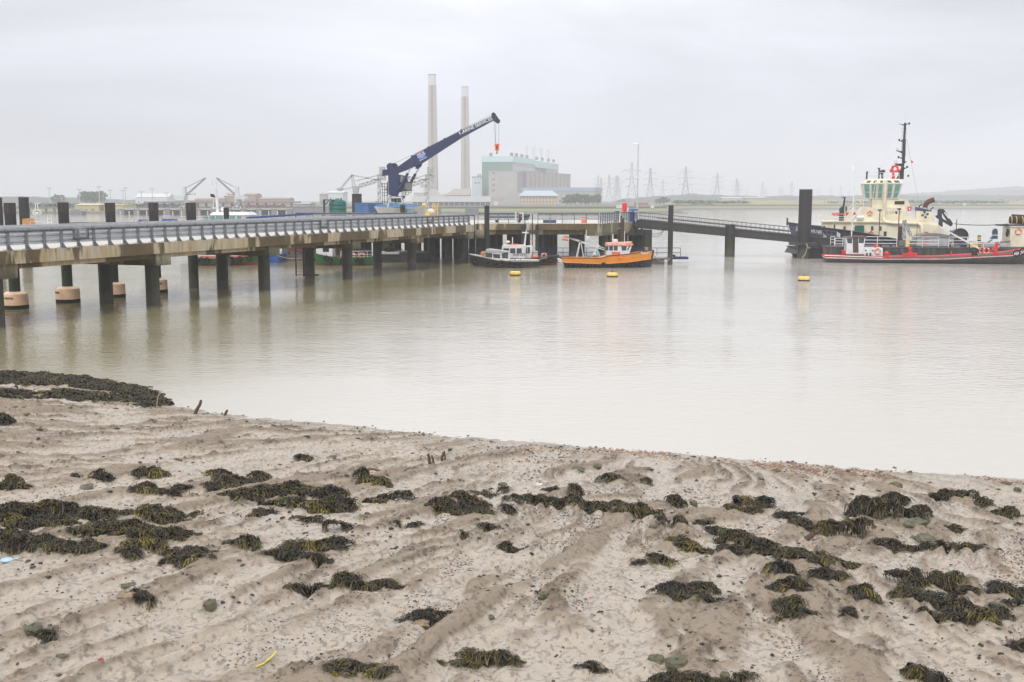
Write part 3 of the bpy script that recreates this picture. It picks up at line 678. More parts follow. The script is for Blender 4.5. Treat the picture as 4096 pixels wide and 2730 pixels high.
# ---------------- crane ----------------
YC = 158
cf = Fr(1592, YC, TZ + .03); cv = cf.p
cr_ = thing('deck_crane', 'navy blue hydraulic deck crane with its long boom raised over the jetty', 'crane', cf.o)
q = MB(); q.cyl((-.1, 0, 0), (-.1, 0, 3.6), 1.0, .9, 20); q.lathe([(1.15, 3.4), (1.15, 3.75)], (-.1, 0, 0)); q.build('pedestal', CRANEB, cr_)
# column
col_ = [cv(*p) for p in ((1556, 780), (1555, 700), (1548, 665), (1552, 658), (1563, 652), (1574, 660), (1578, 680), (1597, 700), (1597, 770), (1590, 784), (1575, 786))]
MB().prism(col_, -.75, .75).build('column', CRANEB, cr_)
MB().prism([cv(*p) for p in ((1530, 705), (1532, 680), (1549, 679), (1556, 684), (1556, 702))], -.6, .6).build('counterweight', CRANEB, cr_)
q = MB(); c_ = cv(1577, 668); q.cyl((c_[0], -.6, c_[1]), (c_[0], .6, c_[1]), .52, n=20); q.build('winch_drum', BLACKP, cr_)
MB().prism([cv(*p) for p in ((1597, 700), (1630, 706), (1628, 762), (1600, 770))], -.7, .5).build('machinery_house', CRANEB, cr_)
MB().prism([cv(*p) for p in ((1604, 704), (1621, 708), (1618, 730), (1603, 729))], -.72, -.705).build('house_panel', flat('grey_panel', (.2, .2, .2), .5), cr_)
# boom: lower box, knee, long box
w1 = .5
lowb = [cv(*p) for p in ((1574, 696), (1578, 679), (1648, 629), (1660, 627), (1663, 650), (1655, 668), (1645, 675), (1582, 698))]
MB().prism(lowb, -.62, .62).build('boom_root', CRANEB, cr_)
long_ = [cv(*p) for p in ((1650, 627), (1715, 591), (1778, 558), (1846, 523), (1968, 466), (1975, 482), (1850, 541), (1700, 645), (1668, 672), (1655, 668))]
MB().prism([cv(*p) for p in ((1650, 625), (1715, 590), (1846, 523), (1969, 465), (1974, 483), (1852, 549), (1696, 650), (1664, 668), (1655, 668))], -.5, .5).build('boom', CRANEB, cr_)
q = MB()
for a_, b_ in (((1648, 626), (1663, 650)), ((1713, 591), (1717, 598)), ((1778, 557), (1782, 564)), ((1845, 522), (1850, 530))):
    x_, z_ = cv(*a_); q.box(x_ - .1, x_ + .12, -.56, .56, z_ - .5, z_ + .12)
q.build('boom_collar', CRANEB, cr_)
MB().prism([cv(*p) for p in ((1968, 454), (1980, 454), (1994, 475), (1997, 490), (1990, 493), (1975, 486), (1966, 468))], -.35, .35).build('boom_head', CRANEB, cr_)
q = MB()
for c_, r_ in (((1974, 460), .3), ((1991, 485), .34)):
    x_, z_ = cv(*c_); q.cyl((x_, -.4, z_), (x_, .4, z_), r_, n=16)
q.build('sheave', BLACKP, cr_)
MB().prism([cv(*p) for p in ((1664, 666), (1690, 655), (1684, 668), (1672, 677), (1662, 676))], -.3, .3).build('cylinder_bracket', CRANEB, cr_)
for a_, m_, b_, y_ in (((1596, 762), (1634, 694), (1645, 674), -.85), ((1628, 755), (1660, 696), (1674, 674), .8)):
    p0, p1, p2 = (Vector((cv(*k)[0], y_, cv(*k)[1])) for k in (a_, m_, b_))
    MB().cyl(p0, p1, .2, n=12).build('ram_barrel', CRANEB, cr_); MB().cyl(p1, p2, .09, n=8).build('ram_rod', LSTEEL, cr_)
# cab and guards
q = MB(); q.prism([cv(*p) for p in ((1622, 732), (1651, 730), (1648, 760), (1622, 758))], -.9, -.1); q.build('cab', flat('cab_glass', (.16, .16, .15), .2), cr_)
q = MB(); q.prism([cv(*p) for p in ((1619, 729), (1653, 729), (1653, 731), (1619, 732))], -.95, -.05); q.prism([cv(*p) for p in ((1619, 759), (1649, 760), (1649, 764), (1619, 766))], -.95, -.05); q.build('cab_frame', BLACKP, cr_)
q = MB()
x0, z0 = cv(1636, 708); x1, z1 = cv(1658, 710); x2, z2 = cv(1661, 729); x3, z3 = cv(1632, 728)
for a_, b_ in (((x0, z0), (x1, z1)), ((x1, z1), (x2, z2)), ((x0, z0), (x3, z3)), ((x0, z0), (x2 - .5, z2)), ((x3, z3), (x2, z2))): q.bar((a_[0], -.6, a_[1]), (b_[0], -.6, b_[1]), .06)
for c_, r_ in (((1630, 775), .22), ((1642, 768), .18)):
    x_, z_ = cv(*c_); q.ring((x_, -.6, z_), r_, .035)
q.build('guard_frame', BLACKP, cr_)
q = MB()
for z_ in (736, 748, 760, 772, 783):
    x0, z0 = cv(1531, z_); x1, _ = cv(1548, z_); q.box(x0, x1, -.5, .5, z0 - .03, z0 + .03)
for x_ in (1531, 1539, 1549, 1552):
    x0, z0 = cv(x_, 732); _, z1 = cv(x_, 800); q.box(x0 - .035, x0 + .035, -.5, -.43, z1 - 1.5, z0)
q.bar((cv(1552, 727)[0], -.5, cv(1552, 727)[1]), (cv(1552, 780)[0], -.5, cv(1552, 780)[1]), .1)
q.build('access_ladder', BLACKP, cr_)
q = MB(); y_ = 0
for a_, b_ in (((1576, 655), (1648, 622)), ((1648, 622), (1972, 456)), ((1976, 484), (1982, 573)), ((1983, 490), (1983, 573)), ((1996, 488), (1995, 573))):
    p0, p1 = cv(*a_), cv(*b_); q.cyl((p0[0], -.1, p0[1]), (p1[0], -.1, p1[1]), .022, n=5)
q.build('hoist_rope', flat('wire', (.12, .12, .13), .5), cr_)
hk = MB().prism([cv(*p) for p in ((1978, 576), (1998, 576), (1996, 604), (1981, 604))], -.28, .28).build('hook_block', REDO, cr_)
q = MB(); x_, z_ = cv(1988, 604); q.box(x_ - .1, x_ + .1, -.3, -.285, z_ + .2, z_ + .75); q.cyl((x_, 0, z_), (x_, 0, z_ - .25), .07, n=8); q.ring((x_ - .02, 0, z_ - .34), .1, .035, n=12); q.build('hook', BLACKP, hk)
al = math.atan2(cv(1969, 465)[1] - cv(1846, 523)[1], cv(1969, 465)[0] - cv(1846, 523)[0])
x_, z_ = cv(1903, 506); text('lettering', 'MARINE SERVICES', .66, CLEANW, cr_, face_cam(x_, -.512, z_, al), .006, .012, 1.0)
x_, z_ = cv(1687, 624)
pn = MB(); pnl = pn.prism([(-.62, -.62), (.62, -.62), (.62, .62), (-.62, .62)], -.008, .008).build('name_panel', flat('panel_blue', (.03, .10, .42), .4), cr_)
pnl.matrix_local = Matrix.Translation((x_, -.515, z_)) @ Matrix.Rotation(-R(27), 4, 'Y')
lw = flat('letter_white', (.85, .85, .85), .4)
for s_t, sz, zz in (('PORT OF', .27, .28), ('LONDON', .29, .02), ('AUTHORITY', .14, -.24)): text('lettering', s_t, sz, lw, pnl, face_cam(0, -.014, zz), .003, .008)
MB().box(-.6, .6, -.014, -.009, .48, .55).build('stripe', ORANGE, pnl); MB().box(-.6, .6, -.014, -.009, -.56, -.5).build('stripe', lw, pnl)
# ---------------- boats ----------------
class Hull:
    """lofted hull; x runs along the boat, the waterline is z = 0"""
    def __init__(s, x0, x1, B, sheer, bow=1, rake=.5, srake=.1, sfull=.75, fine=2.2, bs=.5):
        s.x0, s.x1, s.B, s.sheer, s.bow, s.rake, s.srake, s.sfull, s.fine, s.bs = x0, x1, B, sheer, bow, rake, srake, sfull, fine, bs
    def w(s, u):
        a = s.sfull + (1 - s.sfull) * math.sin(min(1, u / .35) * math.pi / 2)
        return a * (1 - max(0, (u - s.bs) / (1 - s.bs)) ** s.fine)
    def pt(s, u, z, side, out=0.0):
        zs = s.sheer(u); k = z / max(zs, .1)
        b_ = s.B / 2 * s.w(u) * (1 - .16 * (1 - k) * (1 + 1.6 * u)) + out
        if z < 0: b_ *= 1 + .5 * z
        x = s.x0 + (s.x1 - s.x0) * u + s.rake * (k - 1) * max(0, u - .6) / .4 - s.srake * (k - 1) * max(0, .25 - u) * 4
        if s.bow < 0: x = s.x0 + s.x1 - x
        return (x, side * max(b_, .02), z)
    def band(s, mb, za, zb, out=0.0, n=30, u0=0, u1=1):
        fa = za if callable(za) else (lambda u: za); fb = zb if callable(zb) else (lambda u: zb)
        for side in (-1, 1):
            vs = []
            for i in range(n + 1):
                u = u0 + (u1 - u0) * i / n; vs += [s.pt(u, fa(u), side, out), s.pt(u, fb(u), side, out)]
            mb.add(vs, [(2 * i, 2 * i + 2, 2 * i + 3, 2 * i + 1) for i in range(n)])
        for u in (u0, u1):
            a, b_, c_, d_ = s.pt(u, fa(u), -1, out), s.pt(u, fa(u), 1, out), s.pt(u, fb(u), 1, out), s.pt(u, fb(u), -1, out)
            mb.add([a, b_, c_, d_], [(0, 1, 2, 3)])
        return mb
    def lid(s, mb, zf, n=24, out=-.04, u0=0, u1=1):
        f = zf if callable(zf) else (lambda u: zf); vs = []
        for i in range(n + 1):
            u = u0 + (u1 - u0) * i / n; vs += [s.pt(u, f(u), -1, out), s.pt(u, f(u), 1, out)]
        return mb.add(vs, [(2 * i, 2 * i + 1, 2 * i + 3, 2 * i + 2) for i in range(n)])
    def line(s, zf, side, out=0.0, n=30, u0=0, u1=1):
        return [s.pt(u0 + (u1 - u0) * i / n, zf(u0 + (u1 - u0) * i / n), side, out) for i in range(n + 1)]
def interp(*kv):
    xs_ = [a for a, _ in kv]; zs_ = [b_ for _, b_ in kv]
    return lambda u: float(np.interp(u, xs_, zs_))
def tyre(root, h, u, z, side=-1, r=.30, name='tyre_fender'):
    x, y, _ = h.pt(u, z, side, .16)
    q_ = MB(); q_.ring((x, y, z), r, .11, (0, 1, 0), 16, 6); q_.bar((x, y, z + r), (x, y - side * .02, z + r + .25), .04)
    return q_.build(name, RUBBER, root)
def lifebuoy(root, x, y, z, r=.32, axis=(0, 1, 0)):
    q_ = MB(); q_.ring((x, y, z), r, .085, axis, 20, 6); o = q_.build('lifebuoy', REDO, root)
    q_ = MB()
    for k in range(4):
        a_ = math.pi / 4 + k * math.pi / 2; ax = Vector(axis).normalized(); up = Vector((0, 0, 1)); xx = ax.cross(up).normalized()
        c_ = Vector((x, y, z)) + (xx * math.cos(a_) + up * math.sin(a_)) * r; q_.ball(c_, .1, n=8)
    q_.build('white_band', CLEANW, o); return o
def windows(root, y, rects, mat=None, frame=None, t_=.02, rim=.05, sgn=-1):
    """rects in local x0,x1,z0,z1 on the wall facing the viewer"""
    for r_ in rects:
        if len(r_) == 4: poly_ = [(r_[0], r_[2]), (r_[1], r_[2]), (r_[1], r_[3]), (r_[0], r_[3])]
        else: poly_ = [(r_[i], r_[i + 1]) for i in range(0, 8, 2)]
        cx = sum(p[0] for p in poly_) / 4; cz = sum(p[1] for p in poly_) / 4
        out_ = [(cx + (p[0] - cx) + math.copysign(rim, p[0] - cx), cz + (p[1] - cz) + math.copysign(rim, p[1] - cz)) for p in poly_]
        f_ = MB().prism(out_, y - t_ * .5, y + .01).build('window', frame or BLACKP, root)
        MB().prism(poly_, y - t_, y - t_ * .5 - .002).build('pane', mat or GLASS, f_)
def rail(root, pts, h_=.9, step=1.2, mat=None, r=.025, mids=(.5,), name='railing'):
    q_ = MB(); P_ = [Vector(p) for p in pts]
    for a_, b_ in zip(P_[:-1], P_[1:]):
        n_ = max(1, round((b_ - a_).length / step))
        for k_ in (h_,) + tuple(m_ * h_ for m_ in mids): q_.bar(a_ + Vector((0, 0, k_)), b_ + Vector((0, 0, k_)), r * 2)
        for i in range(n_ + 1):
            c_ = a_ + (b_ - a_) * i / n_; q_.bar(c_, c_ + Vector((0, 0, h_)), r * 2)
    return q_.build(name, mat or CLEANW, root)
# --- orange workboat
YB = 129.5; f = Fr(2430, YB); p = f.p
ob = thing('workboat', 'bright orange workboat with a white wheelhouse moored in front of the jetty head', 'boat', f.o)
x0 = p(2248, 1040)[0]; x1 = p(2612, 1005)[0]
def sh(px, py): return ((p(px, py)[0] - x0) / (x1 - x0), p(px, py)[1])
top = interp(sh(2248, 1029), sh(2300, 1029), sh(2400, 1030), sh(2428, 1021), sh(2500, 1015), sh(2608, 1001))
mid = interp(sh(2248, 1047), sh(2400, 1053), sh(2500, 1047), sh(2608, 1036))
h = Hull(x0, x1, 4.2, top, rake=.35, srake=.3, sfull=.8, fine=2.6, bs=.6)
h.band(MB(), -.6, mid).build('hull', BLACKP, ob)
h.band(MB(), mid, top, .03).build('topside', ORANGE, ob)
h.lid(MB(), lambda u: min(top(u) - .35, 1.3), out=-.1).build('deck', DGREY, ob)
for sd_ in (-1, 1): MB().tube(h.line(top, sd_, .02), .06, 6).build('gunwale', BLACKP, ob)
for sd_ in (-1, 1): MB().tube(h.line(mid, sd_, .05), .045, 6).build('rubbing_strake', ORANGE, ob)
MB().bar(h.pt(1, -.5, 0), h.pt(1, top(1), 0), .22, .3).build('stem_post', BLACKP, ob)
for px_, py_ in ((2266, 1062), (2285, 1062), (2318, 1062), (2346, 1064), (2376, 1064), (2409, 1060), (2440, 1065), (2505, 1062), (2538, 1058), (2570, 1052)):
    tyre(ob, h, sh(px_, py_)[0], p(px_, py_)[1], -1, .29)
yw = -1.35
a_ = lambda *l: [p(*k) for k in l]
wh = MB().prism(a_((2422, 1019), (2425, 976), (2515, 974), (2524, 978), (2512, 1014)), -1.35, 1.35).build('wheelhouse', CLEANW, ob)
MB().prism(a_((2423, 980), (2427, 972), (2524, 971), (2529, 980)), -1.5, 1.5).build('roof', flat('salmon_roof', (.85, .27, .12), .45), ob)
windows(wh, -1.36, [(*p(2429, 999), *p(2439, 985)), (*p(2447, 999), *p(2457, 985)), (*p(2465, 999), *p(2475, 985))][:0] + [(p(a, 0)[0], p(b_, 0)[0], p(0, 999)[1], p(0, 985)[1]) for a, b_ in ((2428, 2439), (2446, 2458), (2465, 2477))] + [(*p(2484, 999), *p(2497, 999), *p(2501, 985), *p(2483, 985)), (*p(2504, 998), *p(2509, 998), *p(2516, 984), *p(2511, 984))])
for px_ in (2428, 2446, 2466, 2484):
    c_ = p(px_ + 6, 976); MB().box(c_[0] - .22, c_[0] + .22, -1.53, -1.505, c_[1] - .05, c_[1] + .05).build('roof_vent', CLEANW, wh)
MB().prism(a_((2443, 1016), (2443, 1006), (2476, 1006), (2476, 1016)), -1.375, -1.36).build('notice_board', REDO, wh)
q = MB(); c_ = p(2460, 966); q.box(c_[0] - .3, c_[0] + .3, -.3, .3, c_[1] - .15, c_[1] + .2); q.lathe([(.34, 0), (.34, .2), (.1, .26)], (c_[0], 0, c_[1])); q.build('radar', CLEANW, wh)
q = MB(); q.bar((p(2427, 974)[0], -1.2, p(0, 970)[1]), (p(2524, 971)[0], -1.2, p(0, 966)[1]), .06)
for px_, py_ in ((2464, 936), (2511, 925)):
    q.cyl((p(px_, 0)[0], 0, p(0, 970)[1]), (p(px_, 0)[0], 0, p(0, py_)[1]), .035, n=6)
q.build('aerial', CLEANW, wh)
q = MB()
for a1, b1 in (((2304, 1028), (2319, 962)), ((2333, 1028), (2322, 962)), ((2309, 1028), (2321, 962)), ((2252, 945), (2420, 994)), ((2260, 948), (2424, 1003)), ((2322, 963), (2240, 943)), ((2352, 950), (2400, 986)), ((2348, 950), (2352, 950))):
    A1, B1 = p(*a1), p(*b1); q.bar((A1[0], -.3, A1[1]), (B1[0], -.3, B1[1]), .09)
q.build('gantry_boom', WHITE, ob)
q = MB(); c_ = p(2264, 956); q.cyl((c_[0] - .45, -.3, c_[1]), (c_[0] + .25, -.3, c_[1] - .08), .17, n=12); q.build('float', REDO, ob)
q = MB(); c_ = p(2474, 1030); q.ball((c_[0], -2.2, c_[1]), .2); q.bar((c_[0], -2.2, c_[1] + .2), (c_[0], -2.15, c_[1] + .6), .03); q.build('round_fender', REDO, ob)
q = MB(); c_ = p(2378, 1015); q.ball((c_[0], -.5, c_[1] - .1), .25); q.cyl((c_[0], -.5, c_[1] + .1), (c_[0], -.5, c_[1] + .45), .18, n=10); q.build('capstan', WHITE, ob)
q = MB(); c_ = p(2388, 1010); q.tube([(c_[0] - .1, -.6, c_[1] + .2), (c_[0] + .1, -.7, c_[1]), (c_[0] + .25, -.8, c_[1] - .5)], .12, 6); q.tube([(c_[0] - 1.6, -.8, c_[1] - .5), (c_[0] - .9, -.8, c_[1] - .55), (c_[0] - .2, -.7, c_[1] - .2)], .05, 5); q.build('green_net', MINT, ob)
q = MB(); c_ = p(2350, 958); q.ball((c_[0], -.3, c_[1]), .24, (1, .6, 1.6)); q.build('furled_fender', WHITE, ob)
q = MB(); c_ = p(2586, 995); q.cyl((c_[0], 0, c_[1] - .5), (c_[0], 0, c_[1] + .1), .15, n=10); q.ball((c_[0], 0, c_[1] - .1), .22, n=8); q.lathe([(.25, .1), (.25, .16)], (c_[0], 0, c_[1])); q.build('bow_bitts', ROPE, ob)
c_ = p(2576, 1011); u_ = sh(2576, 1011)[0]; xx, yy, zz = h.pt(u_, c_[1], -1, .06)
x2_, y2_, _ = h.pt(u_ + .03, c_[1], -1, .06); rz_ = math.atan2(y2_ - yy, x2_ - xx)
text('lettering', '"Rona D"', .38, CLEANW, ob, face_cam(xx, yy - .05, zz, R(4), rz_), .012, .01)
# small floating stage behind the orange boat bow
f = Fr(2640, 136); stg = thing('small_pontoon', 'low grey floating stage beside the orange workboat bow', 'pontoon', f.o)
q = MB(); q.box(-3.4, .55, -1, 1, -.4, .62); q.build('float', GREYP, stg); MB().box(-3.5, 1.6, -1.2, 1.4, .75, .98).build('deck', LGREY, stg)
q = MB(); q.ring((1.7, .3, 1.0), .35, .12, (0, 0, 1), 14, 6); q.box(1.3, 2.0, -.4, .9, .9, 1.15); q.build('pile_guide', BLACKP, stg)
q = MB(); a1, b1 = at(2612, 1020, 129.5), at(2688, 1028, 134.2)
for k_ in (.9, 1.25): q.tube([a1 + (b1 - a1) * u_ + Vector((0, 0, -k_ * 4 * u_ * (1 - u_) * .6)) for u_ in np.linspace(0, 1, 9)], .03, 5)
tag(q.build('mooring_rope', ROPE), 'pair of slack ropes from the orange boat bow to the slim green pile', 'rope')
# long blue railed walkway behind the moored boats
q = MB(); 
for z_ in (1.9, 1.3): q.box(-3, 24, -.03, .03, z_, z_ + .07)
for i in range(19): q.box(-3 + i * 1.5 - .03, -3 + i * 1.5 + .03, -.03, .03, .8, 1.95)
q.box(-3, 25, -.2, 1.6, .5, .8)
fl = q.build('floating_walkway', flat('rail_blue', (.02, .03, .10), .5)); fl.location = (-2.5, 137.5, 0); tag(fl, 'dark floating walkway with blue railings behind the two moored boats', 'walkway')
paint('dull_bottom', (.22, .16, .13), .7, .4, (.1, .08, .06))
# --- black and white launch
f = Fr(2020, 129); p = f.p
la = thing('launch', 'small black launch with a white cabin and a row of tyre fenders', 'boat', f.o)
x0 = p(1877, 1020)[0]; x1 = p(2156, 1045)[0]
top = interp(sh(1877, 1016), sh(1930, 1025), sh(1990, 1037), sh(2050, 1041), sh(2156, 1041))
def sh2(px): return 1 - sh(px, 0)[0]
tp = lambda u: top(1 - u)
h = Hull(x0, x1, 3.0, tp, bow=-1, rake=.5, srake=.15, sfull=.7, fine=2.3, bs=.5)
h.band(MB(), -.5, .18).build('lower_hull', MATS['dull_bottom'], la); h.band(MB(), .17, lambda u: tp(u) - .08, .01).build('hull', BLACKP, la)
h.band(MB(), lambda u: tp(u) - .1, lambda u: tp(u) + .03, .03).build('gunwale', WHITE, la)
h.lid(MB(), lambda u: tp(u) - .12, out=-.03).build('deck', WHITE, la)
MB().tube(h.line(lambda u: tp(u) * .62 + .1, -1, .02), .03, 5).build('rubbing_strake', BLACKP, la)
for px_, py_ in ((1883, 1038), (1893, 1040), (1947, 1053), (1987, 1056), (2005, 1051), (2038, 1054), (2060, 1056), (2083, 1058)): tyre(la, h, sh2(px_), p(px_, py_)[1], -1, .26)
cab = MB().prism([p(*k) for k in ((1941, 1036), (1941, 1010), (1945, 1000), (1960, 998), (2030, 1007), (2037, 1010), (2042, 1044))], -1.0, 1.0).build('cabin', WHITE, la)
MB().prism([p(*k) for k in ((1940, 1006), (1946, 998), (1962, 996), (2035, 1006), (2036, 1009))], -1.1, 1.1).build('cabin_roof', LGREY, la)
windows(cab, -1.01, [(*p(1945, 1026), *p(1968, 1028), *p(1968, 1014), *p(1944, 1012)), (*p(1976, 1029), *p(1999, 1031), *p(1999, 1018), *p(1974, 1016)), (*p(2010, 1030), *p(2021, 1031), *p(2022, 1011), *p(2008, 1016)), (*p(2025, 1032), *p(2030, 1032), *p(2031, 1011), *p(2026, 1011))])
q = MB(); c_ = p(1970, 996); q.cyl((c_[0], 0, c_[1]), (p(1984, 966)[0], 0, p(0, 966)[1]), .02, n=5); q.build('aerial', BLACKP, la)
q = MB(); c_ = p(1933, 1012); q.ball((c_[0], .5, c_[1] - .1), .3, (1.2, 1, .9)); q.build('orange_cover', flat('tan_cover', (.5, .2, .06), .7), la)
for px_ in (2060, 2081):
    c_ = p(px_, 1040); MB().cyl((c_[0], -1.2, c_[1] - .15), (c_[0], -1.2, c_[1] + .18), .05, n=8).build('bitt', BLACKP, la)
# --- survey boat behind it
f = Fr(2110, 134); p = f.p
sv = thing('survey_boat', 'rust streaked white survey boat with a mast, moored behind the black launch', 'boat', f.o)
x0 = p(1995, 1030)[0]; x1 = p(2236, 1025)[0]
top = interp(sh(1995, 1030), sh(2100, 1034), sh(2236, 1022)); h = Hull(x0, x1, 3.4, top, rake=.3, sfull=.85, fine=3, bs=.6)
h.band(MB(), -.5, .3).build('lower_hull', ANTIF, sv); h.band(MB(), .29, top, .01).build('hull', BLACKP, sv); h.lid(MB(), lambda u: top(u) - .05).build('deck', DGREY, sv)
for sd_ in (-1, 1): MB().tube(h.line(top, sd_, .03), .08, 6).build('gunwale', BLACKP, sv)
cab = MB().prism([p(*k) for k in ((2008, 1032), (2008, 986), (2014, 981), (2100, 981), (2104, 985), (2100, 1032))], -1.3, 1.3).build('wheelhouse', WHITE, sv)
MB().prism([p(*k) for k in ((2100, 1032), (2104, 985), (2128, 983), (2131, 990), (2124, 1032))], -.7, 1.1).build('cabin_end', WHITE, sv)
windows(cab, -1.31, [(p(a, 0)[0], p(b_, 0)[0], p(0, 1010)[1], p(0, 994)[1]) for a, b_ in ((2014, 2034), (2042, 2060), (2069, 2086))])
windows(cab, -.71, [(p(a, 0)[0], p(b_, 0)[0], p(0, 1012)[1], p(0, 990)[1]) for a, b_ in ((2104, 2109), (2114, 2120))])
c_ = p(2077, 1018); text('lettering', 'SURVEY', .44, flat('navy_letter', (.03, .05, .2), .5), cab, face_cam(c_[0], -1.315, c_[1]), .004, .008)
q = MB(); c_ = p(2031, 968); q.lathe([(.2, -.12), (.28, -.08), (.28, .08), (.1, .14)], (c_[0], 0, c_[1])); q.cyl((c_[0], 0, c_[1]), (c_[0], 0, c_[1] - .45), .04, n=6); q.cyl((p(2050, 0)[0], 0, p(0, 950)[1]), (p(2050, 0)[0], 0, p(0, 981)[1]), .06, n=8); q.build('radar', CLEANW, cab)
q = MB(); q.box(p(2038, 0)[0], p(2075, 0)[0], -.4, .4, p(0, 981)[1], p(0, 977)[1]); q.build('life_float', REDO, cab)
q = MB()
m0, m1, m2 = p(2098, 982), p(2105, 925), p(2112, 898)
q.cyl((m0[0], 0, m0[1]), (m1[0], 0, m1[1]), .12, .08, 8); q.cyl((m1[0], 0, m1[1]), (m2[0], 0, m2[1]), .05, n=6); q.cyl((m1[0] + .2, 0, m1[1]), (p(2119, 0)[0], 0, p(0, 896)[1]), .04, n=6)
q.bar((p(2090, 0)[0], 0, p(0, 931)[1]), (p(2116, 0)[0], 0, p(0, 932)[1]), .14); q.bar((p(2108, 0)[0], 0, p(0, 901)[1]), (p(2117, 0)[0], 0, p(0, 902)[1]), .08); q.build('mast', WHITE, sv)
q = MB(); q.cyl((p(2127, 0)[0], 0, p(0, 1030)[1]), (p(2127, 0)[0], 0, p(0, 960)[1]), .03, n=6); q.build('flag_staff', WHITE, sv)
c_ = p(2128, 964); MB().prism([(c_[0], c_[1] + .15), (c_[0] + .25, c_[1] - .05), (c_[0] + .1, c_[1] - .25)], -.01, .01).build('flag', REDO, sv)
for px_, py_ in ((2175, 1022),): c_ = p(px_, py_); lifebuoy(sv, c_[0], -1.5, c_[1], .3)
q = MB(); c_ = p(2139, 1026); q.ball((c_[0], -1.2, c_[1]), .34, (1.1, .8, .6)); q.build('orange_bag', REDO, sv)
for px_, py_ in ((2158, 1046), (2172, 1044), (2203, 1034)): tyre(sv, h, sh(px_, py_)[0], p(px_, py_)[1], -1, .28)
q = MB(); c_ = p(2232, 1045); q.cyl((c_[0], -.5, c_[1]), (c_[0] + .5, -.5, c_[1] - .12), .12, n=8); q.cyl((c_[0] - .1, -.5, c_[1] + .3), (c_[0] + .4, -.5, c_[1] + .15), .12, n=8); q.build('white_fender', CLEANW, sv)
q = MB(); q.tube([p3 for p3 in (at(2063, 1030, 132), at(2100, 1044, 130), at(2150, 1042, 129.2), at(2190, 1030, 132.5))], .03, 5); q.tube([at(2150, 1041, 129), at(2185, 1028, 132)], .03, 5); tag(q.build('mooring_rope', ROPE), 'pale rope tying the black launch to the survey boat', 'rope')
# --- green and white boat under the pier
f = Fr(1370, 134); p = f.p
gb = thing('workboat', 'green hulled boat with a white cabin and railings seen under the pier', 'boat', f.o)
x0 = p(1232, 1020)[0]; x1 = p(1498, 1030)[0]; top = interp(sh(1232, 1001), sh(1300, 1019), sh(1370, 1028), sh(1498, 1026))
tp = lambda u: top(1 - u); h = Hull(x0, x1, 3.6, tp, bow=-1, rake=.4, sfull=.8)
h.band(MB(), -.5, .16).build('lower_hull', ANTIF, gb); h.band(MB(), .15, tp, .01).build('hull', GREEN, gb); h.lid(MB(), lambda u: tp(u) - .1).build('deck', RUST, gb)
cab = MB().prism([p(*k) for k in ((1272, 1012), (1270, 984), (1296, 980), (1336, 980), (1336, 1029), (1310, 1028))], -1.2, 1.2).build('cabin', CLEANW, gb)
windows(cab, -1.21, [(p(1277, 0)[0], p(1299, 0)[0], p(0, 1005)[1], p(0, 993)[1]), (p(1328, 0)[0], p(1333, 0)[0], p(0, 1008)[1], p(0, 993)[1])])
c_ = p(1313, 998); MB().ring((c_[0], -1.22, c_[1]), .2, .02, n=18, k=5).build('emblem_ring', BLACKP, cab); MB().prism([(c_[0] - .1, c_[1] - .1), (c_[0] + .1, c_[1] - .1), (c_[0], c_[1] + .12)], -1.225, -1.212).build('emblem', BLUE, cab)
rail(gb, [(p(1350, 0)[0], -1.5, p(0, 1030)[1]), (p(1494, 0)[0], -1.5, p(0, 1028)[1])], .8, 1.0)
MB().box(p(1340, 0)[0], p(1365, 0)[0], -.8, .8, p(0, 1028)[1], p(0, 992)[1]).build('engine_box', RUST, gb)
for px_ in (1416, 1454): c_ = p(px_, 1021); lifebuoy(gb, c_[0], -1.4, c_[1], .3)
for px_, py_ in ((1290, 1032), (1306, 1038), (1358, 1042), (1420, 1040), (1434, 1042)): tyre(gb, h, sh2(px_), p(px_, py_)[1], -1, .27)
# --- green hull with red deck farther left
f = Fr(910, 134); p = f.p
rb = thing('barge', 'low green barge with a red deck edge and large tyres under the pier', 'boat', f.o)
x0 = p(790, 1040)[0]; x1 = p(1046, 1035)[0]; top = interp(sh(790, 1029), sh(900, 1031), sh(960, 1027), sh(1046, 1019)); h = Hull(x0, x1, 3.8, top, rake=.4, sfull=.85)
h.band(MB(), -.5, lambda u: .12 + .35 * u).build('lower_hull', ANTIF, rb); h.band(MB(), lambda u: .11 + .35 * u, top, .01).build('hull', GREEN, rb); h.lid(MB(), lambda u: top(u) - .05).build('deck', RUST, rb)
for sd_ in (-1, 1): MB().tube(h.line(top, sd_, .02), .045, 6).build('gunwale', RED, rb)
for px_, py_ in ((802, 1037), (822, 1039), (846, 1039), (893, 1038), (916, 1036), (942, 1036), (973, 1034), (1008, 1030)): tyre(rb, h, sh(px_, py_)[0], p(px_, py_)[1], -1, .28)
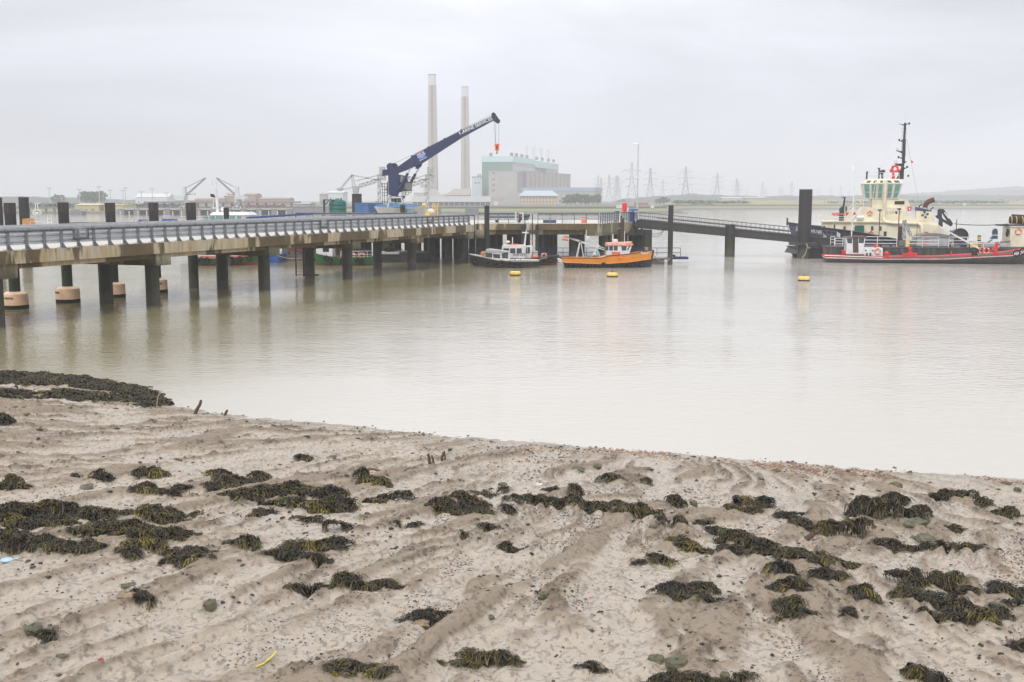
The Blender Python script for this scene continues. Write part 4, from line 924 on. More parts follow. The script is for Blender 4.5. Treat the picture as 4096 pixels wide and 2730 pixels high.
# blue barge, lead barge with winch, rusty hold
f = Fr(1090, 139); b2 = thing('barge', 'blue steel barge end showing right of the green barge under the pier', 'boat', f.o)
MB().prism([f.p(*k) for k in ((1020, 1070), (1020, 1021), (1122, 1018), (1119, 1048), (1114, 1070))], -1, 4).build('hull', BLUE, b2); MB().prism([f.p(*k) for k in ((700, 1024), (700, 1000), (820, 1000), (820, 1024))], 2, 5).build('cabin', NAVY, b2)
f = Fr(1180, 143); b3 = thing('barge', 'dark grey barge with a heavy winch and a rust brown hold under the pier', 'boat', f.o)
MB().prism([f.p(*k) for k in ((1118, 1070), (1121, 1017), (1228, 1016), (1228, 1070))], -1, 4).build('hull', GREYP, b3)
MB().prism([f.p(*k) for k in ((1122, 1012), (1122, 978), (1250, 976), (1250, 1012))], 1, 4).build('hold', RUST, b3)
q = MB(); c_ = f.p(1146, 1010); q.cyl((c_[0], -.8, c_[1]), (c_[0], .6, c_[1]), .38, n=14); q.bar((c_[0] - .9, -.5, c_[1] - .4), (c_[0], -.5, c_[1] + .6), .1); q.bar((c_[0] + .9, -.5, c_[1] - .4), (c_[0], -.5, c_[1] + .6), .1); q.build('winch', GREYP, b3)
q = MB(); a1, b1 = at(1098, 1018, 135), at(1215, 1030, 137); q.tube([a1 + (b1 - a1) * u_ + Vector((0, 0, -.35 * 4 * u_ * (1 - u_))) for u_ in np.linspace(0, 1, 7)], .05, 5); tag(q.build('mooring_rope', ROPE), 'sagging pale rope beside the blue barge end under the pier', 'rope')
f = Fr(1600, 140); b4 = thing('barge', 'black barge heaped with timber and tyres beneath the jetty head', 'boat', f.o)
MB().prism([f.p(*k) for k in ((1505, 1075), (1512, 1022), (1620, 1008), (1700, 1012), (1700, 1075))], -1, 5).build('hull', BLACKP, b4)
q = MB(); q.prism([f.p(*k) for k in ((1520, 1016), (1520, 1008), (1600, 1007), (1600, 1016))], -1.2, 1); q.build('plank_stack', LGREY, b4)
q = MB()
for i in range(7): q.bar((f.p(1515 + i * 4, 0)[0], -1 + i * .2, f.p(0, 1026 - i)[1]), (f.p(1560 + i * 6, 0)[0], -.8 + i * .2, f.p(0, 1004 - i)[1]), .13)
q.build('timber', WOODM, b4)
q = MB()
for px_, py_ in ((1536, 1000), (1545, 994), (1552, 1001)): q.ring((f.p(px_, 0)[0], -.5, f.p(0, py_)[1]), .32, .13, (.4, 1, .5), 14, 6)
q.build('tyre_pile', RUBBER, b4)
# --- left background craft, behind the pier
f = Fr(900, 146); p = f.p
pv_ = thing('pilot_launch', 'white pilot launch with a raked bridge and tall white mast behind the pier', 'boat', f.o)
MB().prism([p(*k) for k in ((700, 925), (690, 886), (760, 880), (840, 884), (1000, 884), (990, 925))], -2.2, 2.2).build('hull', CLEANW, pv_)
br_ = MB(); br_.frustum((p(836, 0)[0], p(978, 0)[0], -1.9, 1.9), (p(827, 0)[0], p(986, 0)[0], -2.1, 2.1), p(0, 886)[1], p(0, 862)[1]); br_.frustum((p(824, 0)[0], p(988, 0)[0], -2.2, 2.2), (p(836, 0)[0], p(977, 0)[0], -1.8, 1.8), p(0, 861)[1], p(0, 849)[1]); br_ = br_.build('bridge', CLEANW, pv_)
windows(br_, -2.06, [(*p(836, 882), *p(850, 882), *p(846, 865), *p(832, 865)), (*p(862, 882), *p(876, 882), *p(872, 865), *p(856, 865)), (*p(886, 882), *p(904, 882), *p(904, 865), *p(882, 865)), (*p(912, 882), *p(926, 882), *p(928, 865), *p(914, 865)), (*p(936, 882), *p(950, 882), *p(954, 865), *p(938, 865)), (*p(962, 882), *p(972, 882), *p(980, 865), *p(966, 865))], TEAL)
q = MB(); q.cyl((p(841, 0)[0], 0, p(0, 850)[1]), (p(836, 0)[0], 0, p(0, 722)[1]), .22, .16, 10)
for a1, b1, z_ in ((812, 842, 740), (828, 850, 768), (818, 842, 784), (818, 842, 832)): q.bar((p(a1, 0)[0], 0, p(0, z_)[1]), (p(b1, 0)[0], 0, p(0, z_ + 2)[1]), .12)
for px_, a1, b1 in ((822, 720, 740), (825, 800, 832), (850, 744, 768)): q.cyl((p(px_, 0)[0], 0, p(0, b1)[1]), (p(px_, 0)[0], 0, p(0, a1)[1]), .05, n=6)
q.lathe([(.3, 0), (.34, .15), (.3, .5), (.1, .55)], (p(864, 0)[0], 0, p(0, 846)[1])); q.build('mast', CLEANW, pv_)
c_ = p(848, 786); MB().prism([(c_[0] - .2, c_[1] + .35), (c_[0] + .35, c_[1] + .25), (c_[0] + .5, c_[1] - .2), (c_[0] - .1, c_[1] - .1)], -.2, -.18).build('flag', BLACKP, pv_)
rail(pv_, [(p(700, 0)[0], -2.2, p(0, 888)[1]), (p(830, 0)[0], -2.2, p(0, 886)[1])], .7, 1.4)
f = Fr(620, 138); p = f.p
bb = thing('motor_boat', 'navy motor boat with a white wheelhouse top behind the pier', 'boat', f.o)
MB().prism([p(*k) for k in ((566, 925), (564, 886), (572, 878), (582, 885), (620, 885), (704, 888), (704, 925))], -1.3, 1.3).build('hull', NAVY, bb)
MB().prism([p(*k) for k in ((655, 887), (658, 877), (700, 877), (702, 887))], -1, 1).build('cabin', BLUE, bb)
q = MB(); q.prism([p(*k) for k in ((655, 866), (655, 864), (690, 864), (690, 866))], -.9, .9)
for px_ in (656, 672, 688): q.bar((p(px_, 0)[0], -.8, p(0, 877)[1]), (p(px_, 0)[0], -.8, p(0, 865)[1]), .06)
q.build('awning', LSTEEL, bb)
f = Fr(430, 150); p = f.p
gh = thing('hopper_barge', 'long grey hopper barge lying beyond the pier at the left', 'boat', f.o)
MB().prism([p(*k) for k in ((240, 925), (252, 905), (288, 890), (520, 890), (556, 903), (560, 925))], -2, 2.5).build('hull', GREYP, gh)
q = MB()
for px_ in (388, 486):
    x_ = p(px_, 0)[0]; z_ = p(0, 893)[1]; q.box(x_ - .15, x_ + .15, -.2, .2, z_ - .6, z_ + .4); q.box(x_ - .3, x_ - .2, -.2, .1, z_ + .2, z_ + .7); q.box(x_ + .2, x_ + .3, -.2, .1, z_ + .2, z_ + .7); q.box(x_ - .3, x_ + .3, -.1, .1, z_ + .3, z_ + .42)
q.build('bollard', CLEANW, gh)
f = Fr(150, 130); p = f.p
oc = thing('patrol_boat', 'white patrol boat with a tan and orange engine cover and a looped radar mast', 'boat', f.o)
MB().prism([p(*k) for k in ((80, 950), (80, 908), (212, 910), (206, 950))], -1.5, 1.5).build('hull', CLEANW, oc)
MB().prism([p(*k) for k in ((101, 912), (101, 878), (104, 875), (124, 875), (136, 912))], -.8, .8).build('cover', flat('tan_cover_cloth', (.55, .27, .10), .7), oc)
MB().prism([p(*k) for k in ((119, 912), (119, 899), (144, 898), (146, 912))], -.95, -.82).build('orange_panel', REDO, oc)
q = MB()
for px_ in (141, 157): q.bar((p(px_, 0)[0], 0, p(0, 910)[1]), (p(px_, 0)[0], 0, p(0, 860)[1]), .09)
for z_ in (874, 892): q.bar((p(141, 0)[0], 0, p(0, z_)[1]), (p(157, 0)[0], 0, p(0, z_)[1]), .07)
c_ = p(148, 851); lp = [(c_[0] + .52 * math.cos(a1), 0, c_[1] + .27 * math.sin(a1)) for a1 in np.linspace(0, 2 * math.pi, 18)[:-1]]; q.tube(lp, .05, 6, True)
q.bar((c_[0] - .5, 0, c_[1]), (c_[0] + .5, 0, c_[1]), .08); q.ball((c_[0], 0, c_[1] - .12), .2, (1, .8, .6))
for dx_ in (-.18, .16): q.bar((c_[0] + dx_, 0, c_[1] + .25), (c_[0] + dx_ * .7, 0, c_[1] + 1.05), .08)
q.bar((c_[0] - .1, 0, c_[1] + 1.05), (c_[0] + .35, 0, c_[1] + 1.1), .08); q.build('radar_mast', CLEANW, oc)
rail(oc, [(p(90, 0)[0], -1.4, p(0, 914)[1]), (p(146, 0)[0], -1.4, p(0, 914)[1])], .85, .8, r=.02)
rail(oc, [(p(160, 0)[0], -1.4, p(0, 914)[1]), (p(205, 0)[0], -1.4, p(0, 914)[1])], .35, .8, r=.02)
q = MB(); q.bar((p(205, 0)[0], -1, p(0, 914)[1]), (p(203, 0)[0], -1, p(0, 868)[1]), .05); q.build('aerial', LSTEEL, oc)
# --- white boat laid up on the jetty head
f = Fr(1598, 152, TZ + .03); p = f.p
wb_ = thing('laid_up_boat', 'old white boat with peeling blue topsides laid up on the jetty head below the crane', 'boat', f.o)
zk = p(0, 853)[1]; x0 = p(1484, 0)[0]; x1 = p(1709, 0)[0]
top = interp(sh(1484, 825), sh(1530, 829), sh(1600, 832), sh(1660, 828), sh(1709, 821))
h = Hull(x0, x1, 2.5, lambda u: top(u) - zk + .001, rake=1.1, srake=.6, sfull=.55, fine=2.4, bs=.5)
for nm, mt, za, zb in (('hull', paint('hull_cream', (.58, .57, .53), .5, .25, (.2, .15, .1), 1.5), 0.0, None),):
    q = MB(); h.band(q, za, lambda u: top(u) - zk); h.lid(q, lambda u: top(u) - zk - .06); h.lid(q, 0.02)
    q.v = [(x_, y_, z_ + zk) for x_, y_, z_ in q.v]; q.build(nm, mt, wb_)
for px_ in (1520, 1560, 1610, 1655):
    x_ = p(px_, 0)[0]; MB().box(x_ - .12, x_ + .12, -.7, .7, 0, zk + .1).build('keel_block', WOODM, wb_)
PEEL = paint('peeling_blue', (.08, .25, .50), .6, .4, (.55, .45, .33), 2.5)
MB().prism([p(*k) for k in ((1556, 830), (1561, 810), (1598, 814), (1640, 816), (1680, 821), (1672, 828))], -.85, .85).build('coachroof', PEEL, wb_)
MB().prism([p(*k) for k in ((1505, 829), (1504, 820), (1515, 817), (1552, 821), (1554, 830))], -.7, .7).build('cockpit_coaming', PEEL, wb_)
cab = MB().prism([p(*k) for k in ((1550, 829), (1555, 808), (1550, 794), (1606, 793), (1612, 812), (1600, 829))], -.8, .8).build('wheelhouse', WHITE, wb_)
MB().prism([p(*k) for k in ((1543, 793), (1543, 790), (1605, 788), (1609, 793))], -.95, .95).build('wheelhouse_roof', WHITE, wb_)
windows(cab, -.81, [(p(1557, 0)[0], p(1577, 0)[0], p(0, 807)[1], p(0, 797)[1]), (*p(1583, 810), *p(1589, 810), *p(1588, 796), *p(1583, 797)), (*p(1593, 810), *p(1607, 809), *p(1603, 796), *p(1593, 796))])
q = MB(); q.bar((p(1589, 0)[0], 0, p(0, 789)[1]), (p(1593, 0)[0], 0, p(0, 775)[1]), .1); q.bar((p(1556, 0)[0], -.5, p(0, 787)[1]), (p(1590, 0)[0], -.5, p(0, 790)[1]), .05); q.build('mast_stub', WHITE, wb_)
c_ = p(1612, 824); MB().cyl((c_[0], -.9, c_[1]), (c_[0], -.84, c_[1]), .16, n=16).build('porthole', DGREY, wb_)
# ---------------- mooring buoys ----------------
for px_, py_, lab in ((2061, 1102, 'yellow mooring buoy floating in front of the small black launch'), (2449, 1108, 'yellow mooring buoy floating in front of the orange workboat'), (3215, 1124, 'yellow mooring buoy alone in open water at the right')):
    g0 = gz(px_, py_); by = thing('mooring_buoy', lab, 'buoy', (g0.x, g0.y, 0), 0, 'yellow mooring buoys')
    MB().lathe([(.30, -.3), (.56, .02), (.57, .12), (.575, .34), (.5, .42), (.12, .45)], n=24).build('float', BUOYY, by)
    MB().lathe([(.3, -.25), (.565, -.02), (.585, .1), (.58, .12)], n=24).build('weedy_skirt', WEEDK, by)
    q = MB(); q.cyl((0, 0, .44), (0, 0, .5), .07, n=8); q.ring((0, 0, .56), .06, .02, n=10, k=5); q.build('ring', BLACKP, by)
# ---------------- harbour tug ----------------
YG = 158; f = Fr(3500, YG); p = f.p
def bx_(mb, xa, xb, ya, yb, y0, y1):
    """box from picture columns xa..xb and rows ya (top)..yb (bottom), local y from y0 to y1"""
    a1, b1 = p(xa, ya), p(xb, yb); return mb.box(a1[0], b1[0], y0, y1, b1[1], a1[1])
def pz(*l): return [p(*k) for k in l]
tug = thing('tug', 'large harbour tug with a navy hull, cream superstructure and tall black mast', 'tug', f.o, -R(14)); tug.scale = (.951, 1, 1); tug.location.x += .8
x0 = p(3120, 950)[0]; x1 = p(3905, 960)[0]
top = interp(sh(3120, 893), sh(3190, 903), sh(3400, 925), sh(3560, 955), sh(3650, 965), sh(3905, 972))
tp = lambda u: top(1 - u)
h = Hull(x0, x1, 10.5, tp, bow=-1, rake=1.6, srake=.2, sfull=.85, fine=3.0, bs=.45)
h.band(MB(), -1, 1.25).build('lower_hull', ANTIF, tug); h.band(MB(), 1.24, tp, .02, 40).build('hull', NAVY, tug); h.lid(MB(), lambda u: tp(u) - .7, out=-.2).build('deck', GREEN, tug)
for sd_ in (-1, 1): MB().tube(h.line(tp, sd_, .03, 40), .12, 6).build('gunwale', BLACKP, tug)
for u1_, s_, sx_ in ((.94, 'SVITZER', .55), (.858, 'BRUNEL', .66)):
    z_ = tp(u1_) - .72
    xa_, ya_, _ = h.pt(u1_ - .02, z_, -1, .06); xb_, yb_, _ = h.pt(u1_ + .02, z_, -1, .06); rz_ = math.atan2(ya_ - yb_, xa_ - xb_)
    text('lettering', s_, .85, CLEANW, tug, face_cam((xa_ + xb_) / 2, (ya_ + yb_) / 2 - .12, z_, -R(6), rz_), .02, .018, sx_)
MB().prism(pz((3318, 925), (3318, 945), (3332, 948), (3332, 928)), -4.3, -4.2).build('white_patch', CLEANW, tug)
# main deckhouse
dk = MB().prism(pz((3266, 968), (3264, 893), (3268, 888), (3640, 890), (3720, 900), (3752, 918), (3752, 972), (3640, 972)), -3.4, 3.4).build('deckhouse', CREAM, tug)
bx_(MB(), 3262, 3545, 885, 889, -3.7, 3.7).build('deck_edge', CREAM, tug)
windows(dk, -3.41, [(p(a, 0)[0], p(a + 10, 0)[0], p(0, 921)[1], p(0, 904)[1]) for a in (3297, 3437, 3493, 3526)] + [(p(3341, 0)[0], p(3348, 0)[0], p(0, 914)[1], p(0, 898)[1]), (p(3545, 0)[0], p(3557, 0)[0], p(0, 950)[1], p(0, 924)[1]), (p(3381, 0)[0], p(3391, 0)[0], p(0, 921)[1], p(0, 905)[1])], MATS['window_glass'], CREAM)
MB().prism(pz((3390, 905), (3393, 901), (3427, 900), (3426, 947), (3390, 947)), -3.75, -3.45).build('green_screen', flat('screen_green', (.01, .10, .07), .6), tug)
up = MB().prism(pz((3385, 888), (3424, 830), (3560, 830), (3590, 845), (3620, 875), (3700, 889), (3725, 900)), -2.8, 2.8).build('upper_house', CREAM, tug)
MB().prism(pz((3462, 831), (3462, 796), (3600, 798), (3612, 826), (3605, 845), (3580, 845), (3560, 831)), -2.3, 2.3).build('bridge_base', CREAM, tug)
bx_(MB(), 3550, 3588, 805, 818, -2.36, -2.31).build('grille', BLACKP, tug)
# wheelhouse: flared glazed box
xa, xb = p(3467, 0)[0], p(3602, 0)[0]; ta, tb = p(3456, 0)[0], p(3614, 0)[0]; zb_, zt_ = p(0, 797)[1], p(0, 737)[1]
wh = MB().frustum((xa, xb, -2.4, 2.4), (ta, tb, -2.9, 2.9), zb_, zt_).build('wheelhouse', CREAM, tug)
MB().frustum((p(3453, 0)[0], p(3617, 0)[0], -3.0, 3.0), (p(3475, 0)[0], p(3600, 0)[0], -2.3, 2.3), zt_ + .02, p(0, 718)[1]).build('roof', CREAM, tug)
def wpanel(a, b_, za, zb, mat, name, par, off):
    """pane lying in the sloping near wall of the wheelhouse"""
    def yy(z_): return -2.4 - .5 * (z_ - zb_) / (zt_ - zb_) - off
    q_ = MB(); (x0_, w0_), (x1_, w1_) = a, b_
    vs = [(x0_, yy(za), za), (x1_, yy(za), za), (w1_, yy(zb), zb), (w0_, yy(zb), zb)]
    q_.add(vs + [(x_, y_ + .02, z_) for x_, y_, z_ in vs], [(0, 1, 2, 3), (7, 6, 5, 4), (0, 4, 5, 1), (1, 5, 6, 2), (2, 6, 7, 3), (3, 7, 4, 0)]); return q_.build(name, mat, par)
for (b0, b1, t0, t1) in ((3469, 3484, 3459, 3480), (3494, 3507, 3489, 3509), (3518, 3533, 3518, 3533), (3555, 3569, 3556, 3575), (3579, 3594, 3585, 3606)):
    zm = (zb_ + zt_) / 2 - .1; B0, B1, T0, T1 = (p(k, 0)[0] for k in (b0, b1, t0, t1)); M0, M1 = (B0 + T0) / 2, (B1 + T1) / 2
    fr_ = wpanel((B0 - .06, T0 - .06), (B1 + .06, T1 + .06), zb_ + .14, zt_ - .04, WHITE, 'window', wh, .03)
    wpanel((B0, M0), (B1, M1), zb_ + .2, zm - .05, TEAL, 'pane', fr_, .06); wpanel((M0, T0), (M1, T1), zm + .05, zt_ - .1, TEAL, 'pane', fr_, .06)
for xa_, xb_ in ((3466, 3482), (3494, 3505), (3524, 3535), (3556, 3572), (3584, 3604)):
    q = MB(); z0_, z1_ = p(0, 733)[1], p(0, 724)[1]; k0 = (z0_ - zt_) / (p(0, 718)[1] - zt_); k1 = (z1_ - zt_) / (p(0, 718)[1] - zt_)
    y0_, y1_ = -3.0 + .7 * k0 - .04, -3.0 + .7 * k1 - .04; X0, X1 = p(xa_, 0)[0], p(xb_, 0)[0]; sk = .25 if xa_ < 3500 else (-.25 if xa_ > 3550 else 0)
    vs = [(X0, y0_, z0_), (X1, y0_, z0_), (X1 + sk, y1_, z1_), (X0 + sk, y1_, z1_)]
    q.add(vs + [(a1, b1 + .03, c1) for a1, b1, c1 in vs], [(0, 1, 2, 3), (7, 6, 5, 4), (0, 4, 5, 1), (1, 5, 6, 2), (2, 6, 7, 3), (3, 7, 4, 0)]); q.build('skylight', MATS['window_glass'], wh)
q = MB(); q.cyl((p(3545, 0)[0], -3.05, p(0, 722)[1]), (p(3543, 0)[0], -3.05, p(0, 870)[1]), .24, n=12)
q.tube([(p(3543, 0)[0], -3.05, p(0, 868)[1]), (p(3545, 0)[0], -3.2, p(0, 880)[1]), (p(3556, 0)[0], -3.5, p(0, 888)[1]), (p(3580, 0)[0], -3.55, p(0, 891)[1]), (p(3680, 0)[0], -3.6, p(0, 893)[1]), (p(3693, 0)[0], -3.6, p(0, 900)[1]), (p(3697, 0)[0], -3.6, p(0, 935)[1])], .24, 10); q.build('fire_main', CREAM, tug)
text('lettering', 'IMO 9373733', .5, flat('faint_letter', (.45, .38, .25), .6), up, face_cam(p(3575, 0)[0], -2.83, p(0, 851)[1]), .004, 0)
# funnel
fn = MB().prism(pz((3632, 882), (3632, 842), (3690, 846), (3706, 882)), -2.9, -1.4).build('funnel', CREAM, tug)
MB().prism(pz((3632, 842), (3632, 828), (3690, 842), (3692, 846)), -2.93, -1.38).build('funnel_top', NAVY, tug)
q = MB(); c_ = p(3666, 858)
for k in range(4):
    a1 = k * math.pi / 2 + .35; pts_ = []
    for r_, o_ in ((.12, -.3), (.42, -.62), (.56, -.2), (.55, .25), (.3, .35), (.12, .2)): pts_.append((c_[0] + r_ * math.cos(a1 + o_), c_[1] + r_ * math.sin(a1 + o_)))
    q.prism(pts_, -2.93, -2.905)
q.build('propeller_emblem', NAVY, fn)
q = MB(); a1 = p(3668, 842); q.cyl((a1[0], -2.1, a1[1]), (a1[0] + .05, -2.1, a1[1] + .4), .42, n=14); q.build('exhaust_sleeve', LSTEEL, fn)
q = MB(); q.tube([(a1[0], -2.1, a1[1] + .3), (a1[0] + .08, -2.1, a1[1] + .85), (a1[0] + .45, -2.1, a1[1] + 1.25), (a1[0] + 1.05, -2.1, a1[1] + 1.5), (a1[0] + 1.25, -2.1, a1[1] + 1.55)], .36, 10); q.build('exhaust_pipe', RUST, fn)
q = MB(); a1 = p(3646, 832); q.tube([(a1[0], -2, a1[1] - .1), (a1[0] + .05, -2, a1[1] + .3), (a1[0] + .4, -2, a1[1] + .55)], .09, 6); a1 = p(3690, 842); q.tube([(a1[0], -2, a1[1]), (a1[0] + .1, -2, a1[1] + .2), (a1[0] + .4, -2, a1[1] + .5)], .09, 6); q.build('vent_pipe', BLACKP, fn)
# mast
ms = MB(); ms.prism(pz((3572, 718), (3588, 690), (3598, 649), (3604, 648), (3601, 718)), -.45, .45); m0 = MB()
msr = ms.build('mast', BLACKP, tug); msr.location = (-.45, -.8, 0)
q = MB(); a1, b1, c1 = p(3601, 652), p(3604, 560), p(3608, 495); q.bar((a1[0], 0, a1[1]), (b1[0], 0, b1[1]), .42); q.bar((b1[0], 0, b1[1]), (c1[0], 0, c1[1]), .3); q.build('mast_pole', BLACKP, msr)
def arm(pts): MB().prism(pz(*pts), -.3, .3).build('mast_arm', BLACKP, msr)
arm(((3583, 498), (3590, 500), (3604, 502), (3609, 496), (3613, 500), (3625, 498), (3612, 504), (3603, 506)))
arm(((3584, 567), (3597, 564), (3603, 566), (3603, 571), (3595, 570))); arm(((3572, 605), (3590, 607), (3602, 607), (3601, 618)))
arm(((3580, 634), (3590, 632), (3600, 632), (3600, 638))); arm(((3565, 658), (3575, 657), (3598, 656), (3596, 668), (3574, 664))); arm(((3602, 649), (3616, 648), (3603, 658)))
arm(((3602, 675), (3612, 671), (3614, 674), (3603, 680)))
for xa_, xb_, ya_, cx_ in ((3563, 3592, 588, 3577), (3552, 3591, 640, 3570)):
    q = MB(); q.bar((p(xa_, 0)[0], -.2, p(0, ya_)[1]), (p(xb_, 0)[0], -.2, p(0, ya_ + 1)[1]), .14); a1 = p(cx_, ya_ + 9); q.lathe([(.12, -.3), (.22, -.2), (.22, .2), (.1, .3)], (a1[0], -.2, a1[1]), 12); q.build('radar_scanner', CLEANW, msr)
q = MB()
for px_ in (3597, 3613):
    a1, b1 = p(px_, 516), p(px_ - 3, 625); q.bar((a1[0], .2, a1[1]), (b1[0], .2, b1[1]), .05)
for k in range(8): a1 = p(3597 - .4 * k, 516 + 15.5 * k); b1 = p(3614 - .4 * k, 516 + 15.5 * k); q.bar((a1[0], .2, a1[1]), (b1[0], .2, b1[1]), .07)
q.build('mast_ladder', STEEL, msr)
q = MB()
for px_, py_ in ((3624, 498), (3585, 563), (3582, 631), (3616, 670), (3620, 705), (3588, 684)): a1 = p(px_, py_); q.cyl((a1[0], 0, a1[1] - .15), (a1[0], 0, a1[1] + .15), .13, n=8)
q.build('navigation_light', BLACKP, msr)
q = MB(); a1, b1 = p(3609, 490), p(3612, 452); q.cyl((a1[0], 0, a1[1]), (b1[0], 0, b1[1]), .03, n=5); q.build('whip_aerial', WHITE, msr)
q = MB(); a1, b1 = p(3615, 560), p(3666, 835); q.bar((a1[0], 0, a1[1]), (b1[0], 0, b1[1]), .035); q.build('halyard', flat('line_grey', (.35, .33, .35)), msr)
MB().prism(pz((3630, 642), (3642, 652), (3633, 655)), -.02, .02).build('red_ensign', RED, msr)
# fire monitors, roof gear
q = MB(); a1 = p(3547, 716); q.cyl((a1[0], -1.5, a1[1] - .1), (a1[0], -1.5, a1[1] + .5), .28, .16, 12); b1 = p(3553, 678); q.ring((b1[0], -1.5, b1[1]), .42, .15, n=16); q.cyl((a1[0], -1.5, a1[1] + .4), (b1[0] - .2, -1.5, b1[1] - .4), .17, n=10)
c1 = p(3540, 685); q.ball((c1[0], -1.5, c1[1]), .3); q.cyl((c1[0], -1.5, c1[1]), (p(3549, 668)[0] - .1, -1.5, p(0, 667)[1]), .2, n=10); q.cyl((b1[0], -1.5, b1[1] - .35), (b1[0] + .85, -1.5, b1[1] - .15), .16, n=8); q.build('fire_monitor', RED, tug)
q = MB(); c1 = p(3574, 690); q.cyl((c1[0] - .2, -1, c1[1] + .15), (c1[0] + .25, -1, c1[1] - .2), .26, n=10); q.build('searchlight', BLACKP, tug)
q = MB(); a1 = p(3491, 716); q.cyl((a1[0], -1, a1[1]), (a1[0], -1, p(0, 676)[1]), .12, n=8); q.prism(pz((3484, 673), (3498, 673), (3493, 678), (3489, 678)), -1.2, -.8)
a1 = p(3504, 690); q.ball((a1[0], -1, a1[1]), .35, n=8); q.cyl((a1[0], -1, a1[1]), (a1[0] + .1, -1, p(0, 716)[1]), .18, n=8); a1 = p(3511, 686); q.ball((a1[0], -1, a1[1]), .2, n=8); q.build('roof_gear', BLACKP, tug)
rail(tug, [(p(3474, 0)[0], -2.2, p(0, 718)[1]), (p(3600, 0)[0], -2.2, p(0, 718)[1])], .9, 1.0, WHITE, .03); rail(tug, [(p(3474, 0)[0], -2.0, p(0, 718)[1]), (p(3474, 0)[0], 1, p(0, 718)[1])], 1.1, .8, BLACKP, .03)
rail(tug, [(p(3427, 0)[0], -2.6, p(0, 830)[1]), (p(3460, 0)[0], -2.6, p(0, 830)[1])], 1.1, .8, CREAM, .035)
rail(tug, [(p(3268, 0)[0], -3.5, p(0, 885)[1]), (p(3388, 0)[0], -3.5, p(0, 885)[1])], 1.05, 1.3, CREAM, .035, (.33, .66))
q = MB(); q.bar((p(3390, 0)[0], -3, p(0, 884)[1]), (p(3424, 0)[0], -2.7, p(0, 832)[1]), .12, .5); q.bar((p(3382, 0)[0], -3.1, p(0, 862)[1]), (p(3424, 0)[0], -2.8, p(0, 801)[1]), .07); q.bar((p(3478, 0)[0] + .6, -3.0, p(0, 797)[1]), (p(3506, 0)[0], -2.9, p(0, 722)[1]), .07); q.bar((p(3490, 0)[0] + .6, -3.0, p(0, 797)[1]), (p(3518, 0)[0], -2.9, p(0, 722)[1]), .07); q.build('stair', CREAM, tug)
for px_, py_, y_ in ((3451, 852, -2.95), (3454, 931, -3.55)): c_ = p(px_, py_); lifebuoy(tug, c_[0], y_, c_[1], .30)
for px_, py_, y_ in ((3608, 835, -2.5), (3669, 932, -3.5)): c_ = p(px_, py_); o = MB().box(c_[0] - .27, c_[0] + .27, y_, y_ + .2, c_[1] - .3, c_[1] + .3).build('fire_box', RED, tug); MB().box(c_[0] - .1, c_[0] + .1, y_ - .01, y_ - .002, c_[1] - .15, c_[1] + .15).build('white_symbol', CLEANW, o)
q = MB(); c_ = p(3413, 871); q.cyl((c_[0] - .55, -3.3, c_[1]), (c_[0] + .55, -3.3, c_[1]), .3, n=14); q.build('liferaft', CLEANW, tug)
q = MB(); q.prism(pz((3298, 857), (3304, 853), (3395, 850), (3402, 858), (3380, 864), (3310, 864)), -1.2, .2); q.build('rescue_boat', RED, tug)
q = MB(); q.prism(pz((3331, 884), (3333, 848), (3331, 838), (3342, 826), (3353, 828), (3350, 884)), -1.4, -.7); q.prism(pz((3357, 850), (3357, 826), (3363, 826), (3364, 850)), -1.4, -1); q.prism(pz((3345, 826), (3352, 789), (3358, 789), (3353, 828)), -1.3, -1.0); q.prism(pz((3339, 793), (3350, 789), (3360, 790), (3350, 794)), -1.3, -1); q.build('davit_crane', BLACKP, tug)
# aft crane, winch, stern gear
q = MB(); q.prism(pz((3717, 860), (3718, 838), (3726, 835), (3740, 836), (3776, 893), (3770, 898), (3760, 893), (3733, 850), (3734, 872), (3775, 896), (3768, 904), (3712, 870), (3708, 862)), -2.4, -1.9); q.prism(pz((3720, 905), (3724, 870), (3736, 870), (3736, 905)), -2.5, -1.7); q.build('folding_crane', BLACKP, tug)
MB().prism(pz((3740, 850), (3744, 848), (3764, 872), (3758, 874)), -2.45, -2.41).build('crane_label', CLEANW, tug)
q = MB(); c_ = p(3802, 942); q.ring((c_[0], -2.6, c_[1]), 1.05, .14, n=24); q.cyl((c_[0], -2.6, c_[1]), (c_[0], 1, c_[1]), .95, n=24); q.prism(pz((3764, 972), (3765, 918), (3768, 918), (3775, 972)), -2.6, -2); q.build('tow_winch', BLACKP, tug)
q = MB(); q.prism(pz((3920, 952), (3930, 940), (3930, 920), (3936, 912), (3945, 912), (3948, 920), (3948, 952)), -1.8, -1.0); q.build('towing_post', NAVY, tug)
q = MB(); a1 = p(3877, 952); q.cyl((a1[0], -2, a1[1] - .3), (a1[0], -2, a1[1] + .6), .25, n=10); q.build('bollard', BLACKP, tug); MB().cyl((a1[0], -2, a1[1] + .1), (a1[0], -2, a1[1] + .35), .27, n=10).build('yellow_band', YEL, tug)
q = MB(); q.box(p(3145, 0)[0], p(3152, 0)[0], -1, -.6, p(0, 905)[1], p(0, 873)[1]); q.build('bow_bitt', BLACKP, tug)
